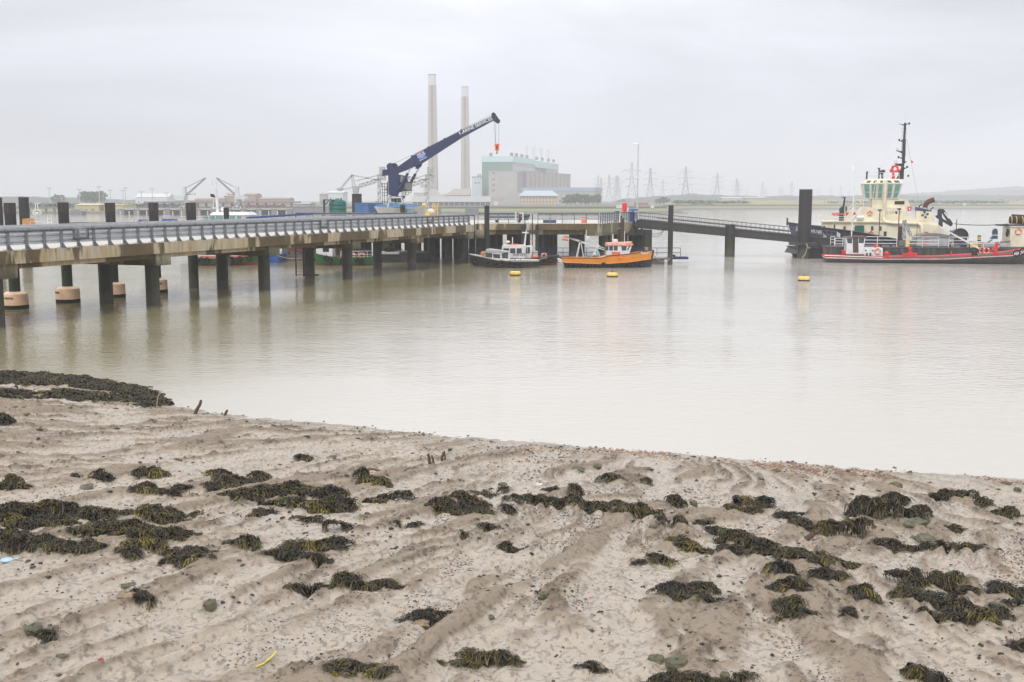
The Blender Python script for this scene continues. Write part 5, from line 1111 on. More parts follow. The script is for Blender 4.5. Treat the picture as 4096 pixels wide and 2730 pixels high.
# ---------------- working barge between tug and red lighter ----------------
f = Fr(3800, 147); p = f.p
wbg = thing('work_barge', 'black flat-decked barge with white railings, grey tank and a cream cabin beside the tug', 'barge', f.o, -R(11)); wbg.scale = (.948, 1, 1); wbg.location.x += .5
xa, xb = p(3290, 0)[0], p(4230, 0)[0]
MB().prism([(xa + .5, -.6), (xa, p(0, 975)[1] - .3), (xa, p(0, 990)[1]), (p(3490, 0)[0], p(0, 990)[1]), (xb, p(0, 989)[1]), (xb, -.6)], -3.6, 3.6).build('hull', paint('barge_black', (.045, .04, .042), .5, .5, (.13, .11, .11), .5), wbg)
MB().box(xa, xb, -3.68, 3.68, p(0, 990)[1] + .01, p(0, 986)[1]).build('deck_edge', GREYP, wbg)
zd = p(0, 986)[1]
ribs = MB()
for i in range(30): x_ = xa + 1 + i * 1.06; ribs.box(x_ - .05, x_ + .05, -3.7, -3.605, -.3, zd - .15)
ribs.build('side_frames', BLACKP, wbg)
def bb_(name, xl, xr, yt, yb, y0, y1, mat, par=None): a1, b1 = p(xl, yt), p(xr, yb); return MB().box(a1[0], b1[0], y0, y1, b1[1], a1[1]).build(name, mat, par or wbg)
tkk = bb_('tank_house', 3641, 3790, 951, 984, -1.6, 1.8, LGREY)
MB().prism([p(*k) for k in ((3640, 950), (3660, 940), (3685, 934), (3740, 935), (3780, 941), (3795, 950))], -1.7, 1.9).build('tank_cover', GREYC, wbg)
q = MB()
for k in range(3): q.prism([p(*t_) for t_ in ((3662, 956 + k * 10), (3692, 955 + k * 10), (3690, 959 + k * 10), (3664, 960 + k * 10))], -1.62, -1.605)
q.build('red_marks', flat('red_marks_paint', (.5, .12, .14), .6), tkk)
for a1, b1 in ((3440, 3600), (3640, 3770), (3811, 3885), (3890, 4010)):
    rail(wbg, [(p(a1, 0)[0], -3.3, zd), (p(b1, 0)[0], -3.3, zd)], 1.35 if a1 != 3890 else 1.65, 2.3, CLEANW, .04, (.33, .66))
rail(wbg, [(p(3440, 0)[0], -3.0, zd), (p(3352, 0)[0] - .2, -3.0, zd)], 1.1, 1.2, CLEANW, .04, (.33, .66))
cb = bb_('cabin', 4010, 4230, 907, 984, -1.9, 2.2, CREAM); bb_('cabin_roof', 4006, 4240, 903, 906, -2.1, 2.4, WHITE)
c_ = p(4040, 924); lifebuoy(wbg, c_[0], -1.98, c_[1], .38)
c_ = p(4069, 930); MB().cyl((c_[0], -1.93, c_[1]), (c_[0], -1.905, c_[1]), .11, n=14).build('porthole', BLACKP, cb)
bb_('door', 4089, 4112, 921, 968, -1.94, -1.905, BROWN, cb)
q = MB(); a1 = p(4012, 879); b1 = p(4200, 888); q.cyl((a1[0], -1.2, a1[1]), (b1[0], -1.2, b1[1]), .50, n=20); q.cyl((a1[0] + .6, .1, a1[1] + .28), (b1[0], .1, b1[1] + .28), .46, n=20); rl = q.build('rubber_fender_roll', RUBBER, wbg)
q = MB()
for px_ in (4017, 4036, 4060, 4090): c_ = p(px_, 879 + (px_ - 4012) * .045); q.ring((c_[0], -1.2, c_[1]), .51, .05, (1, 0, .05), 18, 5)
q.build('yellow_strap', YEL, rl)
q = MB(); q.box(p(4022, 0)[0], p(4200, 0)[0], -1.5, .8, p(0, 903)[1], p(0, 897)[1]); q.build('cradle', BLACKP, wbg)
q = MB(); c_ = p(4000, 925); q.ring((c_[0], -1.7, c_[1]), .3, .12, (1, 0, 0), 14, 6); q.ring((c_[0], -1.5, c_[1] - .3), .3, .12, (1, 0, 0), 14, 6); q.build('hanging_tyre', RUBBER, wbg)
q = MB(); a1, b1 = p(3793, 895), p(4004, 895)
q.tube([(a1[0] + (b1[0] - a1[0]) * u_, -1.5, a1[1] - .3 * 4 * u_ * (1 - u_) * .6) for u_ in np.linspace(0, 1, 9)], .05, 5); q.build('mooring_line', BLACKP, wbg)
for px_, yt in ((3486, 845), (3563, 840)):
    q = MB(); c_ = p(px_, 980); q.cyl((c_[0], -2.6, c_[1]), (c_[0], -2.6, p(0, yt)[1]), .07, n=6); q.build('lamp_post', RUST, wbg)
    q = MB(); z_ = p(0, yt)[1]; q.box(c_[0] - .28, c_[0] + .22, -2.8, -2.5, z_, z_ + .22); q.prism([(c_[0] - .6, z_ - .3), (c_[0] - .35, z_ - .15), (c_[0] - .25, z_ - .5), (c_[0] - .4, z_ - .6)], -2.7, -2.5) if px_ > 3500 else None; q.build('floodlight', BLACKP, wbg)
q = MB(); c_ = p(3792, 980); q.cyl((c_[0], -2.4, c_[1]), (c_[0], -2.4, p(0, 877)[1]), .06, n=6); c_ = p(3638, 980); q.cyl((c_[0], -2.4, c_[1]), (c_[0], -2.4, p(0, 893)[1]), .04, n=6); q.build('post', RUST, wbg)
q = MB(); q.prism([p(*k) for k in ((3583, 955), (3585, 890), (3590, 880), (3600, 880), (3608, 900), (3625, 940), (3620, 948), (3612, 940), (3598, 905), (3600, 955))], -1.9, -1.5); kc = q.build('knuckle_crane', paint('crane_grey', (.6, .6, .62), .45, .6, (.05, .05, .06), 3), wbg)
bb_('crane_post', 3571, 3586, 906, 975, -1.8, -1.2, BLACKP, wbg)
bb_('machinery_box', 3570, 3630, 962, 984, -2.5, -1, GREYC)
q = MB(); c_ = p(3600, 975); q.cyl((c_[0], -3.0, c_[1] - .35), (c_[0], -3.0, c_[1] + .55), .3, n=14); q.build('yellow_drum', BUOYY, wbg)
for px_ in (3493, 3535, 3768): c_ = p(px_, 975); q = MB(); q.cyl((c_[0], -2.9, zd), (c_[0], -2.9, c_[1] + .2), .14, n=8); q.box(c_[0] - .22, c_[0] + .22, -3.1, -2.7, c_[1] + .2, c_[1] + .28); q.build('mooring_bitt', RUST, wbg)
bb_('blue_bin', 3808, 3817, 972, 988, -3.2, -2.9, BLUE); bb_('black_crate', 3820, 3843, 970, 988, -3.2, -2.6, BLACKP); bb_('yellow_case', 3845, 3874, 966, 989, -3.25, -2.7, BUOYY)
q = MB()
for i in range(9): c_ = p(3905 + i * 11, 962 + (i * 7) % 12); q.bar((c_[0] - .4, -2.2, c_[1] - .2), (c_[0] + .5, -1.9, c_[1] + .3 * ((i % 3) - 1)), .13)
q.build('timber_load', WOODM, wbg); bb_('load_tray', 3893, 4006, 968, 984, -2.4, .5, LGREY)
q = MB(); q.bar((p(3770, 0)[0], -3.9, p(0, 908)[1]), (p(3935, 0)[0], -3.9, p(0, 992)[1]), .22); q.build('white_derrick', CLEANW, wbg)
# ---------------- red, white and black lighter in front ----------------
Yc = 138.6; f = Fr(3700, Yc); p = f.p
lt = thing('lighter', 'long low black lighter with a red and white rail and a small white wheelhouse', 'boat', f.o, -R(10)); lt.scale = (.950, 1, 1); lt.location.x += .7
x0 = p(3300, 0)[0]; x1 = p(4215, 0)[0]
ltop = interp(sh(3285, 1024), sh(3500, 1029), sh(3740, 1026), sh(3900, 1015), sh(4000, 1008), sh(4096, 988), sh(4215, 975))
lw_ = interp(sh(3285, 1031), sh(3500, 1034), sh(3740, 1031), sh(3900, 1021), sh(4000, 1016), sh(4096, 1004), sh(4215, 994))
off_ = p(0, 1052)[1]
h = Hull(x0, x1, 5.4, ltop, rake=.6, srake=.35, sfull=.72, fine=3, bs=.7)
LHB = paint('lighter_hull', (.085, .08, .08), .5, .4, (.16, .13, .10), .35)
h.band(MB(), -.6, lambda u: lw_(u) - .1, 0, 44).build('hull', LHB, lt)
h.band(MB(), lambda u: lw_(u) - .12, lambda u: lw_(u) + .02, .04, 44).build('white_band', CLEANW, lt)
h.band(MB(), lambda u: lw_(u) + .02, ltop, .02, 44).build('red_band', RED, lt)
h.lid(MB(), lambda u: ltop(u) - .12, out=-.05).build('deck', DGREY, lt)
MB().tube(h.line(lambda u: ltop(u) + .02, -1, .03, 44, 0, .26), .05, 6).build('white_gunwale', CLEANW, lt)
wz = p(0, 1020)[1]
cab = MB().prism([p(*k) for k in ((3352, 1018), (3356, 985), (3350, 952), (3432, 951), (3426, 985), (3427, 1018))], -1.3, 1.3).build('wheelhouse', CLEANW, lt)
MB().prism([p(*k) for k in ((3349, 952), (3351, 948), (3434, 946), (3436, 951))], -1.45, 1.45).build('wheelhouse_roof', BROWN, lt)
windows(cab, -1.31, [(*p(3360, 972), *p(3375, 973), *p(3376, 956), *p(3357, 957)), (*p(3406, 972), *p(3422, 972), *p(3426, 954), *p(3406, 954))])
dr = MB().prism([p(*k) for k in ((3381, 1012), (3380, 952), (3402, 951), (3403, 1012))], -1.345, -1.305).build('door', BROWN, cab); MB().prism([p(*k) for k in ((3384, 973), (3384, 955), (3400, 954), (3400, 973))], -1.36, -1.347).build('pane', GLASS, dr)
cas = MB().prism([p(*k) for k in ((3426, 1022), (3427, 993), (3500, 993), (3500, 1024))], -1.5, 1.5).build('engine_casing', CLEANW, lt)
for px_ in (3432, 3460): c_ = p(px_, 1003); MB().cyl((c_[0], -1.53, c_[1]), (c_[0], -1.505, c_[1]), .1, n=12).build('porthole', BLACKP, cas)
c_ = p(3479, 1005); lifebuoy(lt, c_[0], -1.6, c_[1], .34)
q = MB(); c_ = p(3376, 948); q.cyl((c_[0], -.9, c_[1]), (c_[0] + .15, -.9, p(0, 650)[1]), .075, .05, 8); q.build('flag_mast', CLEANW, lt)
q = MB(); c_ = p(3377, 668); q.add([(c_[0] + .05, -.9, c_[1] - .3), (c_[0] + .2, -.95, c_[1] - .45), (c_[0] + .35, -.85, c_[1] - .1), (c_[0] + .05, -.9, c_[1] + .4), (c_[0] + .05, -.88, c_[1] - .3), (c_[0] + .2, -.93, c_[1] - .45), (c_[0] + .35, -.83, c_[1] - .1), (c_[0] + .05, -.88, c_[1] + .4)], [(0, 1, 2, 3), (7, 6, 5, 4), (0, 3, 7, 4)]); q.build('white_flag', CLEANW, lt)
rail(lt, [(p(3335, 0)[0], 1.2, p(0, 985)[1]), (p(3352, 0)[0], 1.2, p(0, 985)[1])], 1.1, .6, CLEANW, .035, (.33, .66))
q = MB(); MB().prism([p(*k) for k in ((3770, 1020), (3770, 1003), (3775, 1003), (3775, 1020))], -1.5, -1.3).build('red_post', RED, lt); q.prism([p(*k) for k in ((3580, 1026), (3580, 1012), (3592, 1012), (3605, 1010), (3606, 990), (3612, 990), (3614, 1010), (3638, 1011), (3638, 1026))], -1.6, -1.2); q.prism([p(*k) for k in ((3603, 996), (3602, 988), (3616, 988), (3615, 996))], -1.65, -1.15); q.build('pump_stand', RED, lt)
q = MB(); c_ = p(3516, 1014); q.ball((c_[0], -1.3, c_[1]), .28); q.bar((c_[0] - .7, -1.3, c_[1]), (c_[0] + .5, -1.3, c_[1]), .12); q.box(c_[0] - .2, c_[0] + .3, -1.5, -1.1, c_[1] - .5, c_[1]); c_ = p(3475, 985); q.prism([p(*k) for k in ((3472, 993), (3472, 978), (3480, 974), (3480, 992))], -.5, -.1); q.build('winch_red', RED, lt)
q = MB(); c_ = p(3367, 1012); q.box(c_[0] - .9, c_[0] + .4, -1, 0, c_[1] - .2, c_[1] + .25) ; q.build('red_chest', RED, lt)
q = MB(); q.prism([p(*k) for k in ((3940, 1018), (3942, 998), (3932, 1000), (3948, 975), (3952, 970), (3962, 972), (3962, 978), (3954, 981), (3955, 1018))], -1.4, -1.0); q.prism([p(*k) for k in ((3948, 971), (3963, 971), (3961, 981), (3952, 980))], -1.5, -.9); q.build('windlass', RED, lt)
c_ = p(3908, 1000); lifebuoy(lt, c_[0], -1.7, c_[1], .36, (.3, 1, 0)); lifebuoy(lt, c_[0] - .45, -1.4, c_[1] + .05, .36, (.5, 1, .2))
q = MB(); c_ = p(3866, 1006); q.cyl((c_[0], -1.2, c_[1] - .45), (c_[0], -1.2, c_[1] + .25), .38, n=14); q.build('oil_drum', BLACKP, lt)
for px_, py_ in ((4020, 1007), (4045, 1000)): tyre(lt, h, sh(px_, py_)[0], p(px_, py_)[1], -1, .36)
u_ = sh(4080, 0)[0]; zz = (ltop(u_) + lw_(u_)) / 2 + .03; xx, yy, _ = h.pt(u_, zz, -1, .06); x2_, y2_, _ = h.pt(u_ + .02, zz, -1, .06)
text('lettering', 'KAROLINE', .42, CLEANW, lt, face_cam(xx + .55, yy - .04, zz + .08, R(11), math.atan2(y2_ - yy, x2_ - xx)), .012, .012)
for px_ in (3433, 3447): c_ = p(px_, 1020); q = MB(); q.cyl((c_[0], -2.2, c_[1] - .25), (c_[0], -2.2, c_[1] + .2), .12, n=8); q.cyl((c_[0], -2.2, c_[1] + .2), (c_[0], -2.2, c_[1] + .26), .17, n=8); q.build('bitt', BLACKP, lt)
q = MB(); c_ = p(4093, 975)
for z_ in (0,): q.ring((c_[0], -1.5, c_[1]), .32, .05, n=16, k=5); q.ball((c_[0], -1.5, c_[1]), .2, n=8)
q.build('handwheel', RED, lt)
# ---------------- far shore ----------------
def landmat(name, a, b_, scale=.02, sc3=(1, 3, 1), rough=.95):
    m, t, b = newmat(name); t.links.new(ramp(t, noise(t, scale, 8, .65, sc3=sc3), [(.35, a), (.65, b_)]), b.inputs['Base Color']); b.inputs['Roughness'].default_value = rough; return m
coast = [(-4000, 640), (-900, 622), (-200, 616), (60, 614), (105, 640), (118, 760), (150, 905), (260, 930), (4000, 930)]
coast = [c for c in coast]
def dense(c):
    o = []
    for (a, b_), (c_, d) in zip(c[:-1], c[1:]):
        n_ = max(1, int(abs(c_ - a) / 18))
        for i in range(n_): u = i / n_; o.append((a + (c_ - a) * u, b_ + (d - b_) * u))
    return o + [c[-1]]
cs = dense(coast)
def strip(name, w0, z0, w1, z1, mat, jit=0, dz=.004, rows=1):
    g_ = MB(); vs = []
    for k in range(rows + 1):
        for i, (x, y) in enumerate(cs):
            u = k / rows; j = (vn(x * .06, k * 3.1, 5) - .5) * jit
            vs.append((x, y + w0 + (w1 - w0) * u + j * 4, z0 + (z1 - z0) * u + dz + (j * .35 if 0 < k < rows or jit > 3 else 0)))
    n_ = len(cs); fs = [(k * n_ + i, k * n_ + i + 1, (k + 1) * n_ + i + 1, (k + 1) * n_ + i) for k in range(rows) for i in range(n_ - 1)]
    g_.add(vs, fs, True); return struct(g_.build(name, mat))
strip('far_mudbank', -6, -.4, 42, 1.0, landmat('far_mud', (.10, .09, .08), (.15, .135, .12)), 1.5, rows=3)
strip('far_grass', 42, 1.0, 92, 2.4, landmat('far_saltmarsh', (.17, .19, .085), (.26, .28, .14)), 1.0, rows=3)
strip('far_river_bank', 92, 2.4, 96, 3.7, flat('wall_dark', (.07, .065, .06), .9))
strip('far_ground', 96, 3.6, 5200, 3.6, landmat('far_land', (.13, .13, .09), (.22, .20, .14)), 0, rows=2)
# straw coloured embankment at the right, wooded hills
g = MB(); vs = []; xs_ = np.linspace(150, 800, 140)
for x in xs_:
    hh_ = 3.6 + 4.2 * (0.7 + .6 * fbm(x * .02, 3.3, 8, 3)) * min(1, (x - 150) / 60) * (1 if x < 375 else (.35 if x < 480 else .9))
    vs += [(x, 1030, 3.4), (x, 1060, hh_), (x, 1100, hh_ - .2), (x, 1180, 3.4)]
g.add(vs, [(4 * i + k, 4 * i + 4 + k, 4 * i + 5 + k, 4 * i + 1 + k) for i in range(139) for k in range(3)], True)
struct(g.build('embankment', landmat('straw_bank', (.24, .21, .12), (.34, .29, .18), .05)))
def hill(name, x0, x1, Y, zf, n=200, mat=None):
    g_ = MB(); vs = []
    for i in range(n + 1):
        x = x0 + (x1 - x0) * i / n; z_ = zf(x) + 3.0 * (fbm(x * .02, Y * .1, 12, 4) - .5) + 2.0 * (vn(x * .11, Y, 4) - .5)
        vs += [(x, Y, 3), (x, Y + 10, max(3.1, z_ * .75)), (x, Y + 45, max(3.2, z_)), (x, Y + 300, 3)]
    g_.add(vs, [(4 * i + k, 4 * i + 4 + k, 4 * i + 5 + k, 4 * i + 1 + k) for i in range(n) for k in range(3)], True)
    return struct(g_.build(name, mat))
WOODS = landmat('far_woods', (.07, .085, .08), (.09, .105, .09), .06)
hill('wooded_ridge', 200, 1100, 1900, interp((200, 10), (330, 19), (420, 15), (700, 17), (1100, 17)), mat=WOODS)
hill('wooded_hill', 600, 2400, 2900, interp((600, 8), (1000, 20), (1350, 44), (1700, 48), (2400, 40)), mat=WOODS)
hill('wooded_ridge', 700, 1050, 1500, interp((700, 8), (740, 16), (860, 17), (960, 13), (1050, 6)), 80, mat=WOODS)
hill('wooded_ridge', -1400, -260, 1500, interp((-1400, 12), (-700, 13), (-500, 8), (-260, 4)), mat=WOODS)
# trees
LEAF = landmat('far_leaves', (.055, .11, .065), (.09, .155, .09), .35, (1, 1, 1))
def far_tree(px, Y, hgt, wdt, lab, kind=0, grp='trees on the far bank'):
    t_ = thing('tree', lab, 'tree', tuple(at(px, 815, Y)[:2]) + (3.4,), 0, grp)
    MB().cyl((0, 0, 0), (0, 0, hgt * .5), .5, .3, 6).build('trunk', WOODM, t_)
    q_ = MB(); r_ = random.Random(int(px))
    for i in range(130):
        a1 = r_.uniform(0, 6.28); e = r_.uniform(-.6, 1); rr_ = r_.random() ** .4
        c_ = Vector((math.cos(a1) * wdt * .5 * rr_ * math.cos(e * 1.2), math.sin(a1) * wdt * .5 * rr_ * math.cos(e * 1.2), hgt * (.55 + .42 * math.sin(e * 1.3) * (.6 + .4 * rr_))))
        s_ = hgt * r_.uniform(.04, .10)
        for k in range(4):
            d1 = Vector((r_.gauss(0, 1), r_.gauss(0, 1), r_.gauss(0, 1))).normalized() * s_; d2 = Vector((r_.gauss(0, 1), r_.gauss(0, 1), r_.gauss(0, 1))).normalized() * s_; o_ = c_ + d1 * r_.uniform(-1, 1)
            q_.add([o_ - d1, o_ + d2, o_ + d1, o_ - d2], [(0, 1, 2, 3)])
    q_.build('crown', LEAF, t_, fix=False); return t_
for i, (px_, Y_, h_, w_) in enumerate(((2268, 960, 7, 14), (2284, 955, 9.5, 15), (2302, 965, 10, 16), (2322, 955, 9.5, 16), (2342, 960, 9, 14), (2356, 960, 7, 10), (2373, 1000, 9, 7), (2390, 1010, 10, 7), (2640, 1050, 6, 12), (2656, 1060, 7.5, 13))):
    far_tree(px_, Y_, h_, w_, ('bushy tree %s in the dark row right of the brick office' % ('first', 'second', 'third', 'fourth', 'fifth', 'last')[i] if i < 6 else ('slender pale tree just right of the dark tree row', 'second slender pale tree, beside the leftmost pylons', 'bushy tree behind the sign, under the middle pylons', 'taller bushy tree right of the orange sheds under the pylons')[i - 6]))
for i, px_ in enumerate((345, 362, 380, 398, 235)): far_tree(px_, 1050, 13 if i < 4 else 10, 16, 'grey green tree behind the yellow shed, %s from the left' % ('second', 'third', 'fourth', 'rightmost', 'far left and first')[i])
scb = MB()
rr_ = random.Random(5)
for i in range(500):
    px_ = rr_.choice([rr_.uniform(100, 760), rr_.uniform(2700, 3000), rr_.uniform(3300, 4096)]); Yb = rr_.uniform(720, 780) if px_ < 1000 else rr_.uniform(1035, 1100); c_ = at(px_, 820, Yb); c_.z = 3.4 + (2.0 if px_ > 1000 else 0)
    for k in range(12):
        d1 = Vector((rr_.gauss(0, 1), rr_.gauss(0, 1), rr_.gauss(0, .6))); d2 = Vector((rr_.gauss(0, 1), rr_.gauss(0, 1), rr_.gauss(0, .6))); o_ = c_ + Vector((rr_.gauss(0, 2), rr_.gauss(0, 2), rr_.uniform(0, 1.4)))
        scb.add([o_ - d1, o_ + d2, o_ + d1, o_ - d2], [(0, 1, 2, 3)])
struct(scb.build('scrub', LEAF, fix=False), 'stuff')
# chimneys
m, t, b = newmat('chimney_concrete')
cc = t.nodes.new('ShaderNodeTexCoord'); s_ = t.nodes.new('ShaderNodeSeparateXYZ'); t.links.new(cc.outputs['Object'], s_.inputs[0])
ml = t.nodes.new('ShaderNodeMapRange'); ml.inputs[1].default_value = -6; ml.inputs[2].default_value = 6; t.links.new(s_.outputs[0], ml.inputs[0])
zc = ramp(t, ml.outputs[0], [(.05, (.30, .25, .22)), (.16, (.46, .42, .37)), (.30, (.44, .40, .35)), (.40, (.15, .11, .09)), (.56, (.18, .13, .10)), (.66, (.46, .42, .36)), (1, (.47, .43, .37))])
t.links.new(mixc(t, noise(t, .05, 4, .5, sc3=(1, 1, .2)), zc, (.42, .38, .33)), b.inputs['Base Color']); b.inputs['Roughness'].default_value = .9; CHIM = m
CHW = flat('chimney_white', (.62, .62, .62), .8)
for px_, Y_, lab, ct_ in ((1733, 1436, 'taller looking left chimney of the power station, streaked concrete with a white top', 40), (1862, 1590, 'right-hand chimney of the power station, behind the crane boom', 38)):
    c_ = at(px_, 750, Y_); ch = thing('chimney', lab, 'chimney', (c_.x, Y_, 3.4), 0, 'power station chimneys')
    MB().cyl((0, 0, 0), (0, 0, 153), 6.9, 5.25, 28).build('shaft', CHIM, ch); MB().cyl((0, 0, 153.01), (0, 0, 166), 5.2, 5.1, 28).build('white_top', CHW, ch); MB().cyl((0, 0, 166.01), (0, 0, 167), 5.3, 5.3, 28).build('rim', flat('rim_brown', (.25, .18, .16), .9), ch)
# power station
PSG = flat('ps_green', (.14, .25, .20), .7); PSB = flat('ps_pale_blue', (.50, .68, .70), .7); PSC = landmat('ps_concrete', (.40, .385, .36), (.47, .45, .43), .05, (1, 1, 2)); PSD = flat('ps_dark', (.24, .23, .26), .8)  # green lightened: distance haze painted into the wall colour
PSL = landmat('ps_grey_cladding', (.36, .37, .38), (.42, .43, .44), .08, (1, 1, .3)); PSW = flat('ps_white', (.62, .64, .66), .7); BLUER = flat('blue_roof', (.33, .40, .53), .6)  # blue roof paled, distance haze carried in its colour
def bld(name, lab, cx, cy, ang): return thing(name, lab, 'building', (cx, cy, 3.4), ang)
th = R(-15)
bh = bld('boiler_house', 'tall power station block with a green end wall and pale blue roof band', 0, 1250, th)
# local: x to the left is -, y recedes
MB().box(-36, 0, 0, 106, 0, 48).build('green_end', PSG, bh); MB().box(.02, 1, 1, 106, 0, 48).build('side_cladding', PSL, bh)
MB().box(-36.4, 1.4, -.4, 107, 48.05, 54.5).build('roof_band', PSB, bh); MB().box(-30, -4, 108, 240, 0, 45).build('rear_block', PSL, bh); MB().box(-30, 1.2, 108.5, 241, 45.05, 53).build('rear_band', PSB, bh); MB().box(-3.9, .8, 170, 240, 0, 45).build('rear_cladding', PSC, bh)
q = MB()
for x_, y_ in ((-27, 3), (-2, 2), (-1, 20), (-1, 45), (-1, 70), (-1, 120), (-1, 150), (-1, 185), (-1, 215)): q.box(x_ - 1, x_ + 1.5, y_, y_ + 5, 54.6, 58.5)
q.build('roof_vent', PSD, bh)
q = MB()
for y_ in (112, 150, 190, 232): q.cyl((-12, y_, 53), (-12, y_, 72), 2.0, n=10)
q.build('roof_stack', PSW, bh)
q = MB()
for i in range(14): q.box(1.02, 1.1, 6 + i * 7, 9 + i * 7, 40, 43)
q.build('high_window', PSW, bh)
tb = bld('turbine_hall', 'grey concrete turbine hall with tall bays in front of the green block', 11.4, 1195, R(-21))
MB().box(-40, 0, 0, 172, 0, 35.5).build('wall', PSC, tb); MB().box(-40.3, .3, -.3, 172.3, 35.55, 36.6).build('parapet', PSL, tb)
q = MB(); q.box(-6, .15, -.2, 12, 9, 35.4); q.build('dark_bay', PSD, tb)
q = MB()
for z_ in (14, 20, 26, 33): q.box(-36, -32.5, -.15, -.05, z_, z_ + 2.6)
q.build('window', PSD, tb)
q = MB()
for i in range(10): q.box(.05, .35, 26 + i * 15, 26.8 + i * 15, 0, 35)
q.build('pilaster', PSD, tb)
for i in range(10): MB().box(.03, .18, 32 + i * 14.4, 36 + i * 14.4, 10, 18).build('window', PSD, tb)
q = MB(); q.box(-29, -28.4, -.12, -.02, 0, 20); q.box(-18, -2, -.3, -.05, 0, 13); q.build('annex_panel', PSL, tb)
bt = bld('lift_tower', 'pale blue square tower standing left of the green power station wall', *at(1908, 760, 1235)[:2], R(-8))
MB().box(-5.6, 5.6, 0, 12, 0, 30).build('wall', PSW if False else flat('tower_blue', (.52, .62, .66), .7), bt); MB().box(-6, 6, -.3, 12.3, 30.05, 31).build('parapet', PSD, bt)
for x_ in (-2.6, 1.0): MB().box(x_, x_ + 2, -.12, -.02, 23, 25).build('window', PSD, bt)
q = MB(); q.box(0, 3.6, 3, 8, 31, 34); q.build('roof_plant', PSL, bt)
bw = bld('workshop', 'long low power station building with a blue roof strip', *at(2090, 780, 1140)[:2], R(-18))
MB().box(0, 78, 0, 30, 0, 13.5).build('wall', PSL, bw); MB().box(-.4, 78.4, -.5, 31, 13.55, 17.5).build('roof', BLUER, bw)
for i in range(6): MB().box(26 + i * 8, 26.6 + i * 8, -.1, -.02, 6, 12).build('window', PSD, bw)
bo = bld('brick_office', 'three-storey pale brick office with a light blue hipped roof', *at(2080, 810, 1000)[:2], R(-2))
MB().box(0, 34, 0, 14, -.6, 8.3).build('wall', landmat('pale_brick', (.42, .31, .22), (.48, .36, .26), .5), bo); MB().frustum((-1.5, 35.5, -1.5, 15.5), (4, 30, 5, 9), 8.35, 13.2).build('roof', flat('hip_roof_blue', (.44, .51, .56), .6), bo)  # hipped roof colour paled with painted distance haze
for r_ in (.9, 4.0, 7.0):
    for i in range(11):
        MB().box(1.5 + i * 3, 2.8 + i * 3, -.08, -.02, r_, r_ + 1.1).build('window', PSW, bo)
ld = bld('plant_annex', 'low pale annex with pipes and sheds in front of the turbine hall', *at(1905, 812, 1060)[:2], 0)
MB().box(0, 28, 0, 12, -.5, 7.8).build('wall', PSC, ld); MB().box(3, 8, -1, 0, 3, 6.5).build('pipe_rack', PSD, ld)
q = MB(); q.box(0, 36, -8, -4, -.3, 2.6); q.build('shed', PSL, ld)
q = MB()
for i in range(9): q.box(1 + i * 3, 1.4 + i * 3, -4.1, -3.8, 2.6, 5.5)
q.box(0, 28, -4.2, -3.9, 5.4, 5.8); q.build('gantry', PSD, ld)
sg = bld('sign_board', 'white square notice board on the far bank before the power station', *at(1984, 814, 960)[:2], 0); sg['category'] = 'sign'
MB().box(-1.6, 1.6, 0, .2, -.2, 3.6).build('board', PSW, sg)
cs_ = bld('coal_building', 'white angular conveyor house left of the chimneys', *at(1690, 800, 1180)[:2], 0)
MB().prism([(0, 0), (0, 14), (3, 18), (12, 18), (20, 10), (28, 12), (34, 17), (52, 17), (52, 0)], 0, 22).build('wall', flat('pale_wall', (.55, .54, .52), .8), cs_)
q = MB(); q.prism([(14, 0), (14, 4.5), (24, 9.5), (52, 10), (52, 0)], -.3, -.05); q.build('red_recess', flat('dull_red', (.28, .12, .11), .8), cs_)
q = MB(); q.box(-2, 16, -1, 8, 18, 22); q.build('roof_house', PSL, cs_)
lj = thing('long_canopy', 'long white canopy building along the water left of the power station', 'building', (*at(1690, 822, 830)[:2], 2.5))
MB().box(-8, 52, 0, 12, 4.0, 8.4).build('roof', PSW, lj); MB().box(-8, 52, 2, 12, 0, 4).build('wall', PSD, lj)
q = MB()
for i in range(16): q.box(-8 + i * 4, -7.6 + i * 4, -.1, .3, -.5, 4)
q.build('column', PSW, lj)
# tanks and sheds at left and centre
def shed(lab, xl, xr, yt, Y, mat, roof=None, ridge=1.5, name='shed', ang=0, zb=3.4):
    a1, b1 = at(xl, yt, Y), at(xr, yt, Y); s2 = thing(name, lab, 'building', (a1.x, Y, zb), ang); w2 = b1.x - a1.x; h2 = a1.z - zb
    MB().box(0, w2, 0, 25, 0, h2).build('wall', mat, s2)
    MB().add([(-.5, -.5, h2 + .02), (w2 + .5, -.5, h2 + .02), (w2 + .5, 25.5, h2 + .02), (-.5, 25.5, h2 + .02), (-.5, 12, h2 + ridge), (w2 + .5, 12, h2 + ridge)], [(0, 1, 5, 4), (3, 4, 5, 2), (0, 4, 3), (1, 2, 5), (0, 3, 2, 1)]).build('roof', roof or mat, s2)
    nb = max(2, int(w2 / 6)); q_ = MB()
    for i in range(nb): x_ = w2 * (i + .5) / nb; q_.box(x_ - .9, x_ + .9, -.1, -.02, h2 * .1, h2 * .45)
    q_.build('door_row', PSD, s2); return s2
YSH = flat('yellow_shed', (.52, .44, .25), .7); BRW = flat('brown_shed', (.34, .26, .20), .8); GRS = flat('grey_shed', (.38, .38, .39), .8)  # shed brown lightened so the colour itself holds distance haze
shed('long yellow industrial shed on the far bank behind the second mooring pile', 298, 394, 821, 665, YSH, flat('yellow_roof', (.62, .57, .40), .7), .9, zb=1.0)
shed('smaller yellow shed on the far bank behind the third mooring pile', 414, 490, 821, 668, YSH, None, .6, zb=1.0)
shed('large white shed with a shallow curved roof on the far bank', 541, 672, 790, 1150, PSW, None, 4)
